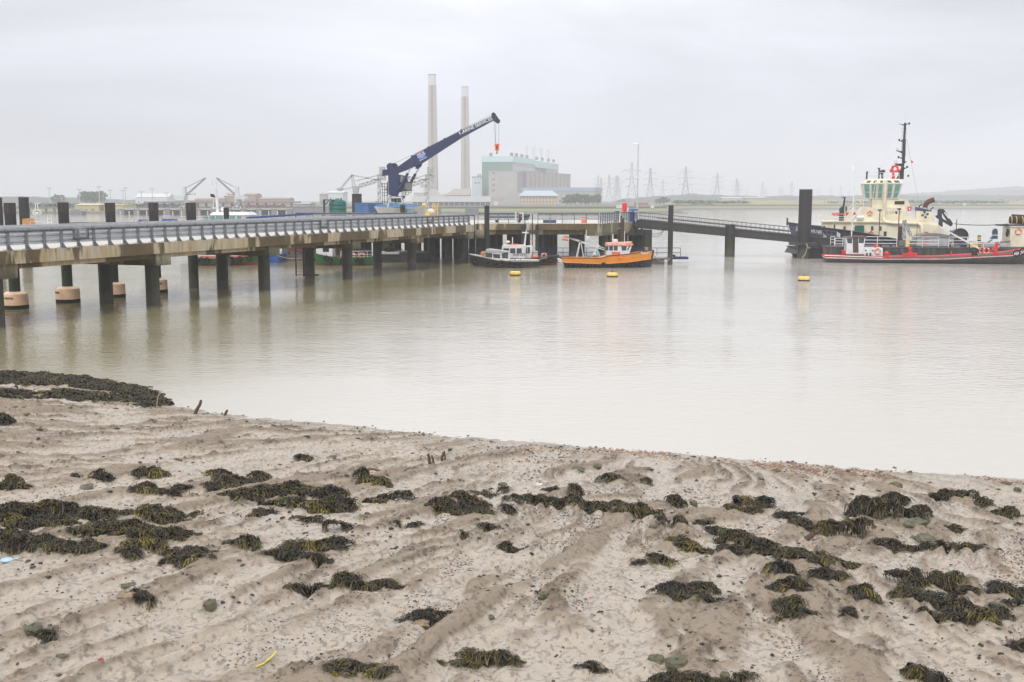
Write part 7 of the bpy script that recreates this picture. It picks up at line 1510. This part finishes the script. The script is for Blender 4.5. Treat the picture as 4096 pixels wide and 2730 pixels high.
SW = [
 ('big yellow-brown seaweed bank at the left edge, upper arm', [(15, 1190, 40, 28, 8), (70, 1180, 45, 22, 8), (120, 1170, 38, 26, 8), (170, 1182, 60, 20, 9), (225, 1190, 50, 24, 9), (110, 1205, 55, 16, 8), (60, 1210, 60, 18, 9)]),
 ('broad seaweed mass left of centre on the left bank, below the upper arm', [(300, 1195, 55, 26, 9), (370, 1200, 60, 32, 9), (270, 1225, 70, 26, 9), (350, 1235, 80, 26, 10), (210, 1235, 45, 22, 9), (420, 1190, 40, 12, 7)]),
 ('wide seaweed sheet at the lower end of the left bank, touching a shell', [(330, 1262, 55, 26, 10), (380, 1282, 70, 24, 10), (440, 1275, 45, 16, 9), (300, 1275, 40, 14, 8), (420, 1295, 50, 14, 8)]),
 ('seaweed heap at the left edge above the pale blue scrap', [(20, 1262, 55, 52, 10), (90, 1262, 50, 30, 9), (150, 1268, 50, 24, 8), (210, 1264, 28, 14, 7)]),
 ('tall pointed seaweed mound on the left edge of the mud', [(28, 1120, 22, 30, 5), (12, 1127, 34, 12, 6), (50, 1124, 16, 6, 4)]),
 ('small round clump, third up from the left seaweed bank', [(235, 1097, 21, 17, 4)]),
 ('twin humped clump upper left, right of the small round one', [(323, 1093, 14, 14, 4), (348, 1091, 22, 20, 4), (370, 1092, 12, 8, 3)]),
 ('tiny dark clump left of the small round one', [(170, 1097, 13, 6, 3)]),
 ('spreading clump with a stone, above the left seaweed mass', [(335, 1130, 24, 22, 5), (370, 1132, 30, 10, 5), (410, 1126, 22, 7, 4)]),
 ('long left half of the large upper centre-left seaweed raft', [(500, 1095, 25, 14, 5), (540, 1112, 50, 24, 8), (595, 1102, 30, 22, 7), (510, 1122, 35, 16, 7), (560, 1138, 60, 20, 9), (610, 1135, 40, 22, 8)]),
 ('dark right half of the large upper centre-left seaweed raft', [(680, 1135, 55, 28, 9), (740, 1145, 55, 28, 9), (660, 1162, 55, 26, 9), (780, 1168, 38, 34, 9), (715, 1175, 60, 20, 8)]),
 ('small seaweed clump against the far upper mud, left of the wooden stakes', [(691, 1059, 20, 14, 4)]),
 ('clump beneath the bent branch', [(838, 1108, 28, 27, 5), (870, 1112, 25, 12, 4), (880, 1103, 14, 8, 3)]),
 ('humped seaweed pair below the bent branch', [(920, 1152, 30, 24, 5), (860, 1158, 28, 12, 5), (893, 1152, 22, 14, 4)]),
 ('triangular seaweed pile in the middle, with a bare patch in it', [(1020, 1170, 45, 22, 7), (1065, 1150, 35, 22, 7), (1100, 1172, 32, 20, 7), (1085, 1184, 45, 10, 6), (1050, 1172, 40, 16, 7)]),
 ('low dark clump right of the middle triangular pile', [(1112, 1138, 26, 8, 4), (1145, 1136, 28, 16, 4)]),
 ('left part of the long central seaweed ridge', [(1160, 1172, 16, 14, 5), (1200, 1160, 40, 24, 7), (1250, 1162, 45, 26, 7), (1295, 1165, 35, 22, 7)]),
 ('right part of the long central seaweed ridge', [(1345, 1168, 40, 20, 6), (1400, 1172, 50, 24, 7), (1450, 1176, 40, 18, 6), (1487, 1184, 28, 20, 6)]),
 ('domed clump hanging off the right end of the central ridge', [(1521, 1202, 24, 26, 6)]),
 ('little round clump right of the central ridge end', [(1563, 1202, 17, 15, 4)]),
 ('steep round clump above the central ridge', [(1321, 1138, 20, 24, 5)]),
 ('flat clump between the steep round clump and the middle pile', [(1271, 1131, 17, 9, 4)]),
 ('small clump below the pebbly shoreline near the centre right', [(1397, 1103, 23, 16, 4)]),
 ('small three-lobed clump near the water, right of centre', [(1490, 1112, 17, 16, 4)]),
 ('round seaweed boulder right of the central ridge', [(1556, 1160, 22, 18, 5)]),
 ('small clump resting below the round seaweed boulder', [(1617, 1196, 17, 14, 4)]),
 ('two-humped seaweed mound in the upper right', [(1705, 1162, 32, 26, 6), (1760, 1166, 28, 28, 6)]),
 ('low dark tail below the two-humped mound', [(1690, 1170, 30, 10, 5), (1730, 1178, 30, 10, 5)]),
 ('curved left arm of the big right-hand seaweed raft', [(1560, 1245, 28, 6, 5), (1590, 1262, 30, 12, 6), (1620, 1272, 25, 8, 6)]),
 ('crest of the big right-hand seaweed raft', [(1650, 1228, 34, 18, 6), (1700, 1250, 42, 34, 8), (1745, 1265, 45, 28, 9), (1690, 1272, 50, 18, 8), (1780, 1278, 40, 16, 8)]),
 ('right-hand tail of the big right-hand seaweed raft', [(1845, 1282, 50, 22, 8), (1895, 1296, 45, 16, 7), (1940, 1305, 35, 10, 6), (1820, 1275, 30, 18, 6)]),
 ('small mound under the right-hand raft, uppermost of a column of three', [(1795, 1312, 34, 24, 6)]),
 ('middle mound in the column of three below the right-hand raft', [(1815, 1352, 44, 32, 8), (1850, 1358, 30, 16, 6)]),
 ('bottom mound in the column of three below the right-hand raft', [(1812, 1408, 42, 34, 8), (1830, 1415, 40, 16, 6)]),
 ('mound to the right of the column of three', [(1900, 1330, 36, 22, 7), (1925, 1338, 22, 16, 6)]),
 ('pair of low wings near the bottom right centre', [(1540, 1362, 45, 26, 8), (1615, 1355, 36, 22, 7), (1575, 1375, 45, 22, 7), (1600, 1378, 45, 16, 6)]),
 ('triangular clump beside the orange pebbles, right of centre', [(1508, 1292, 32, 18, 5), (1480, 1296, 30, 7, 4)]),
 ('flat dark clump near the orange pebbles in the middle', [(1172, 1268, 17, 8, 4)]),
 ('pointed clump between two pebble streams, middle', [(1060, 1238, 26, 14, 5)]),
 ('tiny clump right of the middle pile', [(1118, 1215, 18, 11, 4)]),
 ('small hooded clump left of the middle, above the pebbles', [(912, 1198, 18, 18, 4)]),
 ('wisp of seaweed right of the small hooded clump', [(952, 1212, 16, 11, 4)]),
 ('clump left of the yellow-brown triangular mass', [(567, 1256, 30, 26, 6), (520, 1252, 22, 8, 4)]),
 ('small clump on the bare slope left of centre', [(580, 1197, 17, 17, 4), (610, 1186, 25, 6, 4)]),
 ('tall mound above the large triangular mass left of centre', [(763, 1222, 30, 28, 6), (790, 1220, 18, 10, 4)]),
 ('low clump joining the tall mound left of centre', [(680, 1195, 14, 10, 4), (720, 1200, 22, 10, 4)]),
 ('large triangular seaweed mass left of centre, with a white shell', [(690, 1262, 36, 30, 8), (660, 1288, 50, 22, 9), (765, 1265, 45, 30, 9), (725, 1290, 40, 16, 7), (790, 1260, 25, 14, 7)]),
 ('long seaweed strip low in the centre-left, right half', [(800, 1348, 38, 30, 7), (860, 1352, 50, 22, 7), (900, 1352, 26, 10, 6)]),
 ('long seaweed strip low in the centre-left, left half', [(685, 1362, 36, 16, 6), (720, 1362, 28, 12, 5)]),
 ('yellow-tipped mound behind the flat brown stone', [(975, 1425, 48, 28, 8), (1005, 1428, 28, 22, 7)], 1.0),
 ('large dark mound at the bottom centre', [(1105, 1528, 50, 40, 9), (1060, 1530, 45, 16, 7), (1150, 1526, 50, 20, 8)], .75),
 ('low dark mound at the bottom, ringed by pebbles', [(815, 1538, 52, 24, 8), (870, 1556, 40, 20, 8), (775, 1545, 30, 10, 6)], .7),
 ('clump beside the two stones in the lower left', [(318, 1378, 25, 22, 6), (348, 1376, 22, 12, 5)], .9),
 ('small clump trailing off the stone at the left', [(105, 1460, 22, 14, 5)], .9),
 ('weed heap draped on rocks at the bottom right', [(1560, 1568, 60, 16, 8), (1530, 1560, 45, 14, 7), (1620, 1572, 60, 18, 8)], .8),
 ('weed heap at the bottom edge, right of the green rocks', [(1700, 1572, 45, 38, 8)], .8),
 ('small weed heap at the bottom edge, far right', [(2095, 1548, 28, 22, 6), (2140, 1572, 38, 32, 7)], .8),
 ('long log-like bank thick with dark weed, upper right', [(1980, 1180, 32, 54, 5), (2010, 1182, 36, 48, 5), (2050, 1186, 36, 46, 5), (2090, 1196, 32, 40, 5), (2118, 1200, 22, 34, 5), (2060, 1160, 28, 32, 4)], .25),
 ('weed-covered block pair, right of the middle, nearer than the log-like bank', [(1900, 1228, 40, 44, 5), (1982, 1236, 34, 50, 5), (1950, 1234, 28, 46, 5)], .6),
 ('loose weed trailing left of the block pair', [(1850, 1212, 30, 18, 5), (1820, 1192, 22, 14, 4), (1800, 1190, 16, 8, 3)], .4),
 ('low clump at the upper right, first past the log-like bank', [(2170, 1150, 36, 18, 5)], .2),
 ('small dark clump at the upper right with a stone', [(2238, 1142, 18, 14, 4), (2200, 1138, 24, 8, 3)], .2),
 ('small clump near the right edge, above the dark rock', [(2262, 1168, 22, 12, 4)], .2),
 ('dark clump near the right edge with a bare stone face', [(2320, 1190, 24, 26, 5), (2290, 1178, 20, 8, 4)], .2),
 ('left half of the thin winding strip on the right', [(2045, 1262, 36, 20, 5), (2090, 1265, 26, 12, 4)], .4),
 ('right half of the thin winding strip on the right', [(2140, 1260, 36, 14, 4), (2185, 1262, 36, 14, 4), (2230, 1268, 28, 8, 4)], .4),
 ('little dark clump right of the grey rocks', [(2190, 1226, 18, 12, 4)], .2),
 ('tall mound of the lower right seaweed raft', [(2070, 1342, 40, 38, 8), (2105, 1350, 30, 18, 6)]),
 ('second mound of the lower right seaweed raft', [(2180, 1352, 40, 34, 8), (2225, 1356, 30, 12, 5)]),
 ('main body of the lower right seaweed raft', [(2110, 1368, 45, 20, 8), (2150, 1390, 50, 24, 9), (2210, 1405, 55, 26, 10), (2200, 1425, 55, 18, 8), (2250, 1420, 40, 22, 8)]),
 ('mound left of the lower right seaweed raft', [(1985, 1372, 32, 30, 7), (2000, 1378, 26, 14, 5)]),
 ('clump at the right end of the lower right raft, next to a stone', [(2300, 1415, 36, 22, 7), (2330, 1398, 25, 18, 6)]),
 ('clump cut by the right edge, above the lower right raft', [(2315, 1365, 36, 28, 7), (2350, 1372, 26, 18, 6)]),
 ('little ragged clump below the right-hand column', [(1960, 1415, 25, 16, 5)], .2),
 ('dark weed wisps at the lower right edge', [(2340, 1492, 30, 8, 5)], .2),
 ('low wisp right of the small centre stone', [(1355, 1538, 35, 10, 5)], .5),
]
for i, it in enumerate(SW): seaweed(it[0], it[1], 100 + i, yel=it[2] * .7 if len(it) > 2 else .6)
DM = [(20, 868, 75, 5, 5), (110, 875, 75, 5, 5), (190, 885, 70, 5, 6), (60, 885, 60, 4, 4), (240, 897, 60, 7, 7), (300, 903, 50, 9, 8), (345, 915, 30, 12, 8), (330, 926, 42, 8, 6), (150, 912, 60, 6, 5), (240, 918, 45, 6, 4), (20, 905, 40, 4, 5), (110, 908, 35, 5, 4), (360, 930, 15, 9, 3)]
seaweed('wide flat mat of black seaweed along the water at the far left of the foreshore', [(a, b_, c_ * 1.1, d * .9, e * 2.1) for a, b_, c_, d, e in DM], 77, None, .05, 2.2)
seaweed('small black clump at the left edge of the upper mud', [(4, 975, 18, 20, 4)], 78, None, .05)
# shredded weed and twigs, pebbles, stones
rg = np.random.default_rng(4)
def scatter(n, maskf, ymin=13, ymax=46):
    u = rg.random(n); Y = ymin * (ymax / ymin) ** u; X = rg.uniform(-.56, .56, n) * (Y + 3); k = maskf(X, Y) > rg.random(n); return X[k], Y[k]
def bits(name, X, Y, s, cols, mat, flatk=.45, sink=.3):
    n = len(X); th = rg.uniform(0, 6.28, n); ct, st = np.cos(th), np.sin(th); sx = s * rg.uniform(.7, 1.5, n); sy = s * rg.uniform(.5, 1.0, n); sz = s * flatk * rg.uniform(.6, 1.3, n)
    base = np.array([[-1, -1, -1], [1, -1, -1], [1, 1, -1], [-1, 1, -1], [-.62, -.62, 1], [.62, -.62, 1], [.62, .62, 1], [-.62, .62, 1]], float)
    jit = rg.uniform(.7, 1.25, (n, 8, 3)); Pp = base[None] * jit; Px = Pp[..., 0] * sx[:, None]; Py = Pp[..., 1] * sy[:, None]
    gxx = X[:, None] + Px * ct[:, None] - Py * st[:, None]; gyy = Y[:, None] + Px * st[:, None] + Py * ct[:, None]; gz_ = mudh(X, Y, True)[0][:, None] + (Pp[..., 2] + 1 - 2 * sink) * sz[:, None]
    V_ = np.stack([gxx, gyy, gz_], -1).reshape(-1, 3); o_ = np.arange(n)[:, None] * 8
    F_ = np.concatenate([o_ + np.array([q_]) for q_ in ((4, 5, 6, 7), (0, 1, 5, 4), (1, 2, 6, 5), (2, 3, 7, 6), (3, 0, 4, 7))], 0)
    C_ = np.repeat(cols[:, None, :], 8, 1).reshape(-1, 4); return struct(npmesh(name, V_, F_, mat, False, {'stone': ('FLOAT_COLOR', C_)}), 'stuff')
m, t, b = newmat('pebble'); a3 = t.nodes.new('ShaderNodeAttribute'); a3.attribute_name = 'stone'; t.links.new(a3.outputs['Color'], b.inputs['Base Color']); b.inputs['Roughness'].default_value = .5; PEB = m
def wetness(X, Y): d, base, rid, hum, fine, amp = mud_parts(X, Y); return np.clip(.5 - (rid + hum * .45) * 3.2, 0, 1), d
def pm(X, Y):
    w_, d_ = wetness(X, Y); q_ = np.clip((fbm(X * .45, Y * .45, 200, 3) - .50) * 7, 0, 1) * np.clip((fbm(X * 1.9, Y * 1.3, 201, 2) - .35) * 3, 0, 1)
    right = np.clip((X + 6) / 8, .12, 1); return w_ ** 1.3 * q_ * np.where(d_ > .3, 1, 0) * right * 1.2 + .012
X, Y = scatter(170000, pm); pal = np.array([[.06, .058, .06, 1], [.10, .095, .09, 1], [.045, .045, .05, 1], [.30, .15, .09, 1], [.36, .19, .11, 1], [.20, .16, .12, 1], [.45, .40, .33, 1], [.085, .07, .055, 1]])
wgt = fbm(X * .3, Y * .3, 222, 2) > .52
ci = np.where(wgt, rg.choice(8, len(X), p=[.12, .1, .1, .22, .2, .14, .05, .07]), rg.choice(8, len(X), p=[.28, .2, .2, .06, .05, .1, .02, .09]))
bits('pebbles', X, Y, np.maximum(.011, Y * .0007) * rg.uniform(.6, 1.7, len(X)), pal[ci], PEB, .35)
def shm(X, Y): w_, d_ = wetness(X, Y); return np.clip(1 - np.abs(d_ - 1.1 - (fbm(X * .3, Y * .3, 90, 2) - .5) * 2.5) / .8, 0, 1) * np.clip((fbm(X * .5, Y * .2, 210, 2) - .42) * 6, 0, 1) * np.clip((X - 0) / 4, 0, 1)
X, Y = scatter(150000, shm, 24, 46); ci = rg.choice([3, 4, 5, 3, 4, 6, 1], len(X)); bits('shoreline_gravel', X, Y, np.full(len(X), .028) * rg.uniform(.7, 1.5, len(X)), pal[ci], PEB)
def cm(X, Y): d, base, rid, hum, fine, amp = mud_parts(X, Y); return np.clip((fbm(X * 1.3, Y * 1.5, 61, 3) - .48) * 5, 0, 1) * np.clip(1 - np.abs(rid - .10) * 7, 0, 1) * .8 + .004
X, Y = scatter(90000, cm); ws = rg.random(len(X)) < .5; cl = np.array([[.15, .12, .085, 1], [.11, .085, .06, 1], [.20, .165, .12, 1]])[rg.choice(3, len(X))]; bits('mud_crumbs', X, Y, np.maximum(.009, Y * .0006) * rg.uniform(.6, 2.4, len(X)), cl, PEB, .6)
def sm_(X, Y): return np.clip((fbm(X * .7, Y * .7, 400, 3) - .52) * 4, 0, 1) * .5 + .02
X, Y = scatter(9000, sm_, 13, 40); cl = np.array([[.03, .026, .016, 1], [.05, .042, .02, 1], [.02, .018, .014, 1]])[rg.choice(3, len(X))]; bits('seaweed_scraps', X, Y, np.maximum(.02, Y * .0013) * rg.uniform(.4, 2.0, len(X)), cl, PEB, .3, .1)
m, t, b = newmat('stone'); t.links.new(ramp(t, noise(t, 3.5, 6, .65), [(.3, (.05, .052, .03)), (.5, (.11, .105, .065)), (.7, (.22, .19, .13))]), b.inputs['Base Color']); b.inputs['Roughness'].default_value = .75; bump(t, b, noise(t, 14, 4), .6, .02); STONE = m
m, t, b = newmat('stone_tan'); t.links.new(ramp(t, noise(t, 3.5, 6, .65), [(.3, (.12, .09, .06)), (.5, (.27, .20, .13)), (.7, (.38, .29, .19))]), b.inputs['Base Color']); b.inputs['Roughness'].default_value = .75; bump(t, b, noise(t, 14, 4), .6, .02); STONET = m
m, t, b = newmat('stone_white'); t.links.new(ramp(t, noise(t, 5, 4, .6), [(.3, (.5, .46, .36)), (.7, (.72, .68, .56))]), b.inputs['Base Color']); STONEW = m
def stone(px, py, hw, hp_, lab, mat=STONE, seed=1, rz=0, name='stone'):
    g_ = gm(px * OS, py * OS); t_ = g_.length; rx = hw * OS * t_ / F; hz_ = max(.02, hp_ * OS * t_ / F)
    r_ = random.Random(seed); q_ = MB(); n1_, n2_ = 11, 7; vs = []
    for j in range(n2_ + 1):
        ph = math.pi * (j / n2_) ; 
        for i in range(n1_):
            a_ = 2 * math.pi * i / n1_; k_ = .62 + .8 * float(fbm(math.cos(a_) * 1.6 + seed * 3.1 + ph * 1.3, math.sin(a_) * 1.6 + ph * .9, seed, 3))
            x_ = math.sin(ph) * math.cos(a_); y_ = math.sin(ph) * math.sin(a_); z_ = math.cos(ph)
            sup = (abs(x_) ** 4 + abs(y_) ** 4 + abs(z_) ** 4) ** .25; vs.append((x_ * k_ / sup * rx, y_ * k_ / sup * rx * .75, z_ * k_ / sup * hz_ * .62 + hz_ * .32))
    q_.add(vs, [(j * n1_ + i, j * n1_ + (i + 1) % n1_, (j + 1) * n1_ + (i + 1) % n1_, (j + 1) * n1_ + i) for j in range(n2_) for i in range(n1_)], False)
    o = q_.build(name, mat); o.location = (g_.x, g_.y + rx * .3, g_.z - .03); o.rotation_euler = (0, 0, rz); return tag(o, lab, name.replace('_', ' '))
for i, it in enumerate((
 (290, 1400, 19, 15, 'tan and orange stone in the lower left, below the seaweed tuft', STONET), (293, 1350, 18, 11, 'dark flat stone just above the seaweed tuft, lower left'), (480, 1402, 17, 20, 'single green-grey stone alone on the lower left slope'),
 (72, 1458, 26, 22, 'large mossy stone near the left edge with weed trailing off it'), (142, 1510, 13, 9, 'small dark stone near the bottom left'), (966, 1436, 20, 12, 'flat brown stone in front of the yellow-tipped mound', STONET),
 (1250, 1374, 15, 18, 'green stone low in the centre', ), (1128, 1418, 11, 12, 'small green stone right of the yellow-tipped mound'), (1370, 1536, 20, 13, 'flat brown stone at the bottom, right of centre', STONET),
 (1508, 1520, 19, 16, 'rounded brown-green rock at the bottom right, left of a pair'), (1556, 1534, 26, 24, 'angular pale-green rock at the bottom right, right of a pair'), (1666, 1558, 15, 16, 'green rock half under the bottom edge weed heap'),
 (1594, 1162, 9, 14, 'upright small stone right of the round seaweed boulder'), (1502, 1214, 10, 9, 'squared small stone under the central ridge end'), (2108, 1206, 26, 14, 'pale grey boulder right of the weed-covered block pair'),
 (2100, 1238, 10, 9, 'small grey rock touching the larger one on the right'), (2130, 1242, 22, 14, 'grey rock with a weed skirt on the right'), (2060, 1120, 14, 10, 'grey-green stone behind the log-like bank'),
 (2052, 1196, 0.1, .1, ''), (1785, 1084, 11, 6, 'small pale green stone close to the water, right'), (1372, 1076, 13, 6, 'dark cracked stone in the upper centre-right'), (1490, 1082, 13, 8, 'tilted dark stone near the water, right of centre'),
 (1330, 1078, 14, 7, 'dark flat stone near the water, centre right'), (1705, 1112, 6, 6, 'small squared stone above the two-humped mound'), (1600, 1106, 5, 6, 'tiny upright stone right of the three-lobed clump'), (195, 1120, 18, 6, 'sunken green slab above the left bank'),
 (2298, 1400, 20, 16, 'dark stone among weed near the right edge'), (2048, 1140, 0.1, .1, ''), (1155, 1115, 10, 8, 'brown flat stone right of the first clumps near the middle'), (2340, 1130, 8, 8, 'small grey stone at the right edge near the gravel'), (2316, 1112, 10, 6, 'small dark slab at the right edge near the gravel'))):
    if not it[4]: continue
    stone(*it[:5], mat=it[5] if len(it) > 5 else STONE, seed=20 + i, rz=i * .7)
for i, (px_, py_, w_, h_, lab) in enumerate(((88, 1255 + 20, .1, .1, ''), (745, 1264, 9, 5, 'white shell fragment inside the large triangular mass'), (656, 1276, 10, 5, 'white shell fragment left of the large triangular mass'), (462, 1272, 7, 9, 'cream shell on the lower left weed sheet'), (1239, 1116, 9, 8, 'pale round stone above the steep round clump'), (1251, 1182, 8, 5, 'pale chip below the central ridge'), (195, 1291, 5, 3, 'small white shell below the left weed heap'), (1213, 1398, 5, 3, 'small pale chip above the green stone'), (1421, 1302, 6, 3, 'small yellow pebble by the triangular clump'), (1560, 1180, .1, .1, ''))):
    if lab: stone(px_, py_, w_, h_, lab, STONEW, 60 + i, name='shell' if 'shell' in lab else 'pale_stone')
# litter and wood
def polyline_thing(name, pts, r, mat, lab, cat, taper=None, lift=0.0):
    W_ = []
    for (px_, py_, up_) in pts: g_ = gm(px_ * OS, py_ * OS); W_.append(g_ + Vector((0, 0, up_ + lift)))
    q_ = MB(); q_.tube(W_, r, 7); return tag(q_.build(name, mat), lab, cat)
polyline_thing('yellow_strip', [(588, 1536, .02), (604, 1531, .03), (618, 1522, .04), (628, 1512, .04), (634, 1506, .05)], .011, flat('bright_yellow', (.70, .62, .05), .5), 'bright yellow plastic strip lying on the mud at the bottom', 'litter')
g_ = gm(16 * OS, 1291 * OS); q = MB(); q.ball((0, 0, .03), .11, (1.1, .9, .38), 14); q.cyl((.1, 0, .04), (.2, .03, .05), .015, n=6); o = q.build('blue_scrap', flat('pale_blue_plastic', (.38, .55, .74), .4)); o.location = g_; tag(o, 'pale blue plastic scrap near the left edge', 'litter')
g_ = gm(232 * OS, 1519 * OS); q = MB(); q.prism([(-.035, 0), (.035, 0), (.04, .02), (0, .05), (-.03, .03)], -.02, .02); o = q.build('red_scrap', flat('dull_red_plastic', (.45, .09, .07), .5)); o.location = g_; tag(o, 'tiny bright red scrap on the mud at the bottom left', 'litter')
def stake(px0, py0, px1, py1, r, lab, lean=0.0, name='wooden_stake'):
    g_ = gm(px0 * OS, py0 * OS); e = at(px1 * OS, py1 * OS, g_.y + lean); q_ = MB(); d_ = (e - g_); k_ = []
    n_ = 6
    for i in range(n_ + 1): u = i / n_; k_.append(g_ - Vector((0, 0, .1)) * (1 - u) + d_ * u + Vector((rnd.uniform(-1, 1), 0, rnd.uniform(-1, 1))) * r * .35)
    for i in range(n_): q_.cyl(k_[i], k_[i + 1], r * (1 - .35 * i / n_) * rnd.uniform(.85, 1.15), r * (1 - .35 * (i + 1) / n_), 7)
    return tag(q_.build(name, WOODM), lab, 'stake' if 'stake' in name else 'branch')
stake(445, 952, 463, 921, .075, 'jagged leaning timber at the waterline, the taller of two'); stake(511, 955, 523, 943, .06, 'short leaning timber at the waterline, right of the jagged one')
stake(988, 1068, 985, 1042, .06, 'leftmost wooden stake standing in the mud near the middle'); stake(997, 1066, 993, 1046, .04, 'slim wooden stake leaning against the leftmost one')
stake(1014, 1058, 1019, 1038, .05, 'right-hand wooden stake of the group near the middle'); stake(1023, 1058, 1022, 1037, .03, 'thin twig beside the right-hand wooden stake')
g0, g1 = gm(843 * OS, 1096 * OS), gm(888 * OS, 1100 * OS)
W_ = [g0, at(842 * OS, 1083 * OS, g0.y), at(848 * OS, 1077 * OS, g0.y), at(862 * OS, 1079 * OS, g0.y), at(880 * OS, 1086 * OS, g0.y), at(893 * OS, 1093 * OS, g0.y)]
q = MB(); q.tube(W_, .035, 6); tag(q.build('bent_branch', flat('bark_brown', (.16, .09, .05), .8)), 'bent bare branch arching over a seaweed clump', 'branch')
stake(1936, 1168, 1958, 1160, .09, 'broken timber end sticking out left of the log-like weed bank', 0, 'timber_stub'); stake(1990, 1216, 2014, 1208, .05, 'thin timber poking out right of the block pair', 0, 'timber_stub')
stake(1846, 1240, 1885, 1215, .07, 'slanting timbers left of the block pair', 0, 'timber_stub'); stake(2236, 1152, 2262, 1160, .06, 'curved timber near the right edge clumps', 0, 'timber_stub')
q = MB(); W_ = [at(360 * OS, 938 * OS, gm(360 * OS, 938 * OS).y), at(362 * OS, 915 * OS, gm(360 * OS, 938 * OS).y), at(371 * OS, 898 * OS, gm(360 * OS, 938 * OS).y)]
q.tube(W_, .02, 5); tag(q.build('reed', ROPE), 'thin pale reed standing at the end of the black seaweed mat', 'plant')
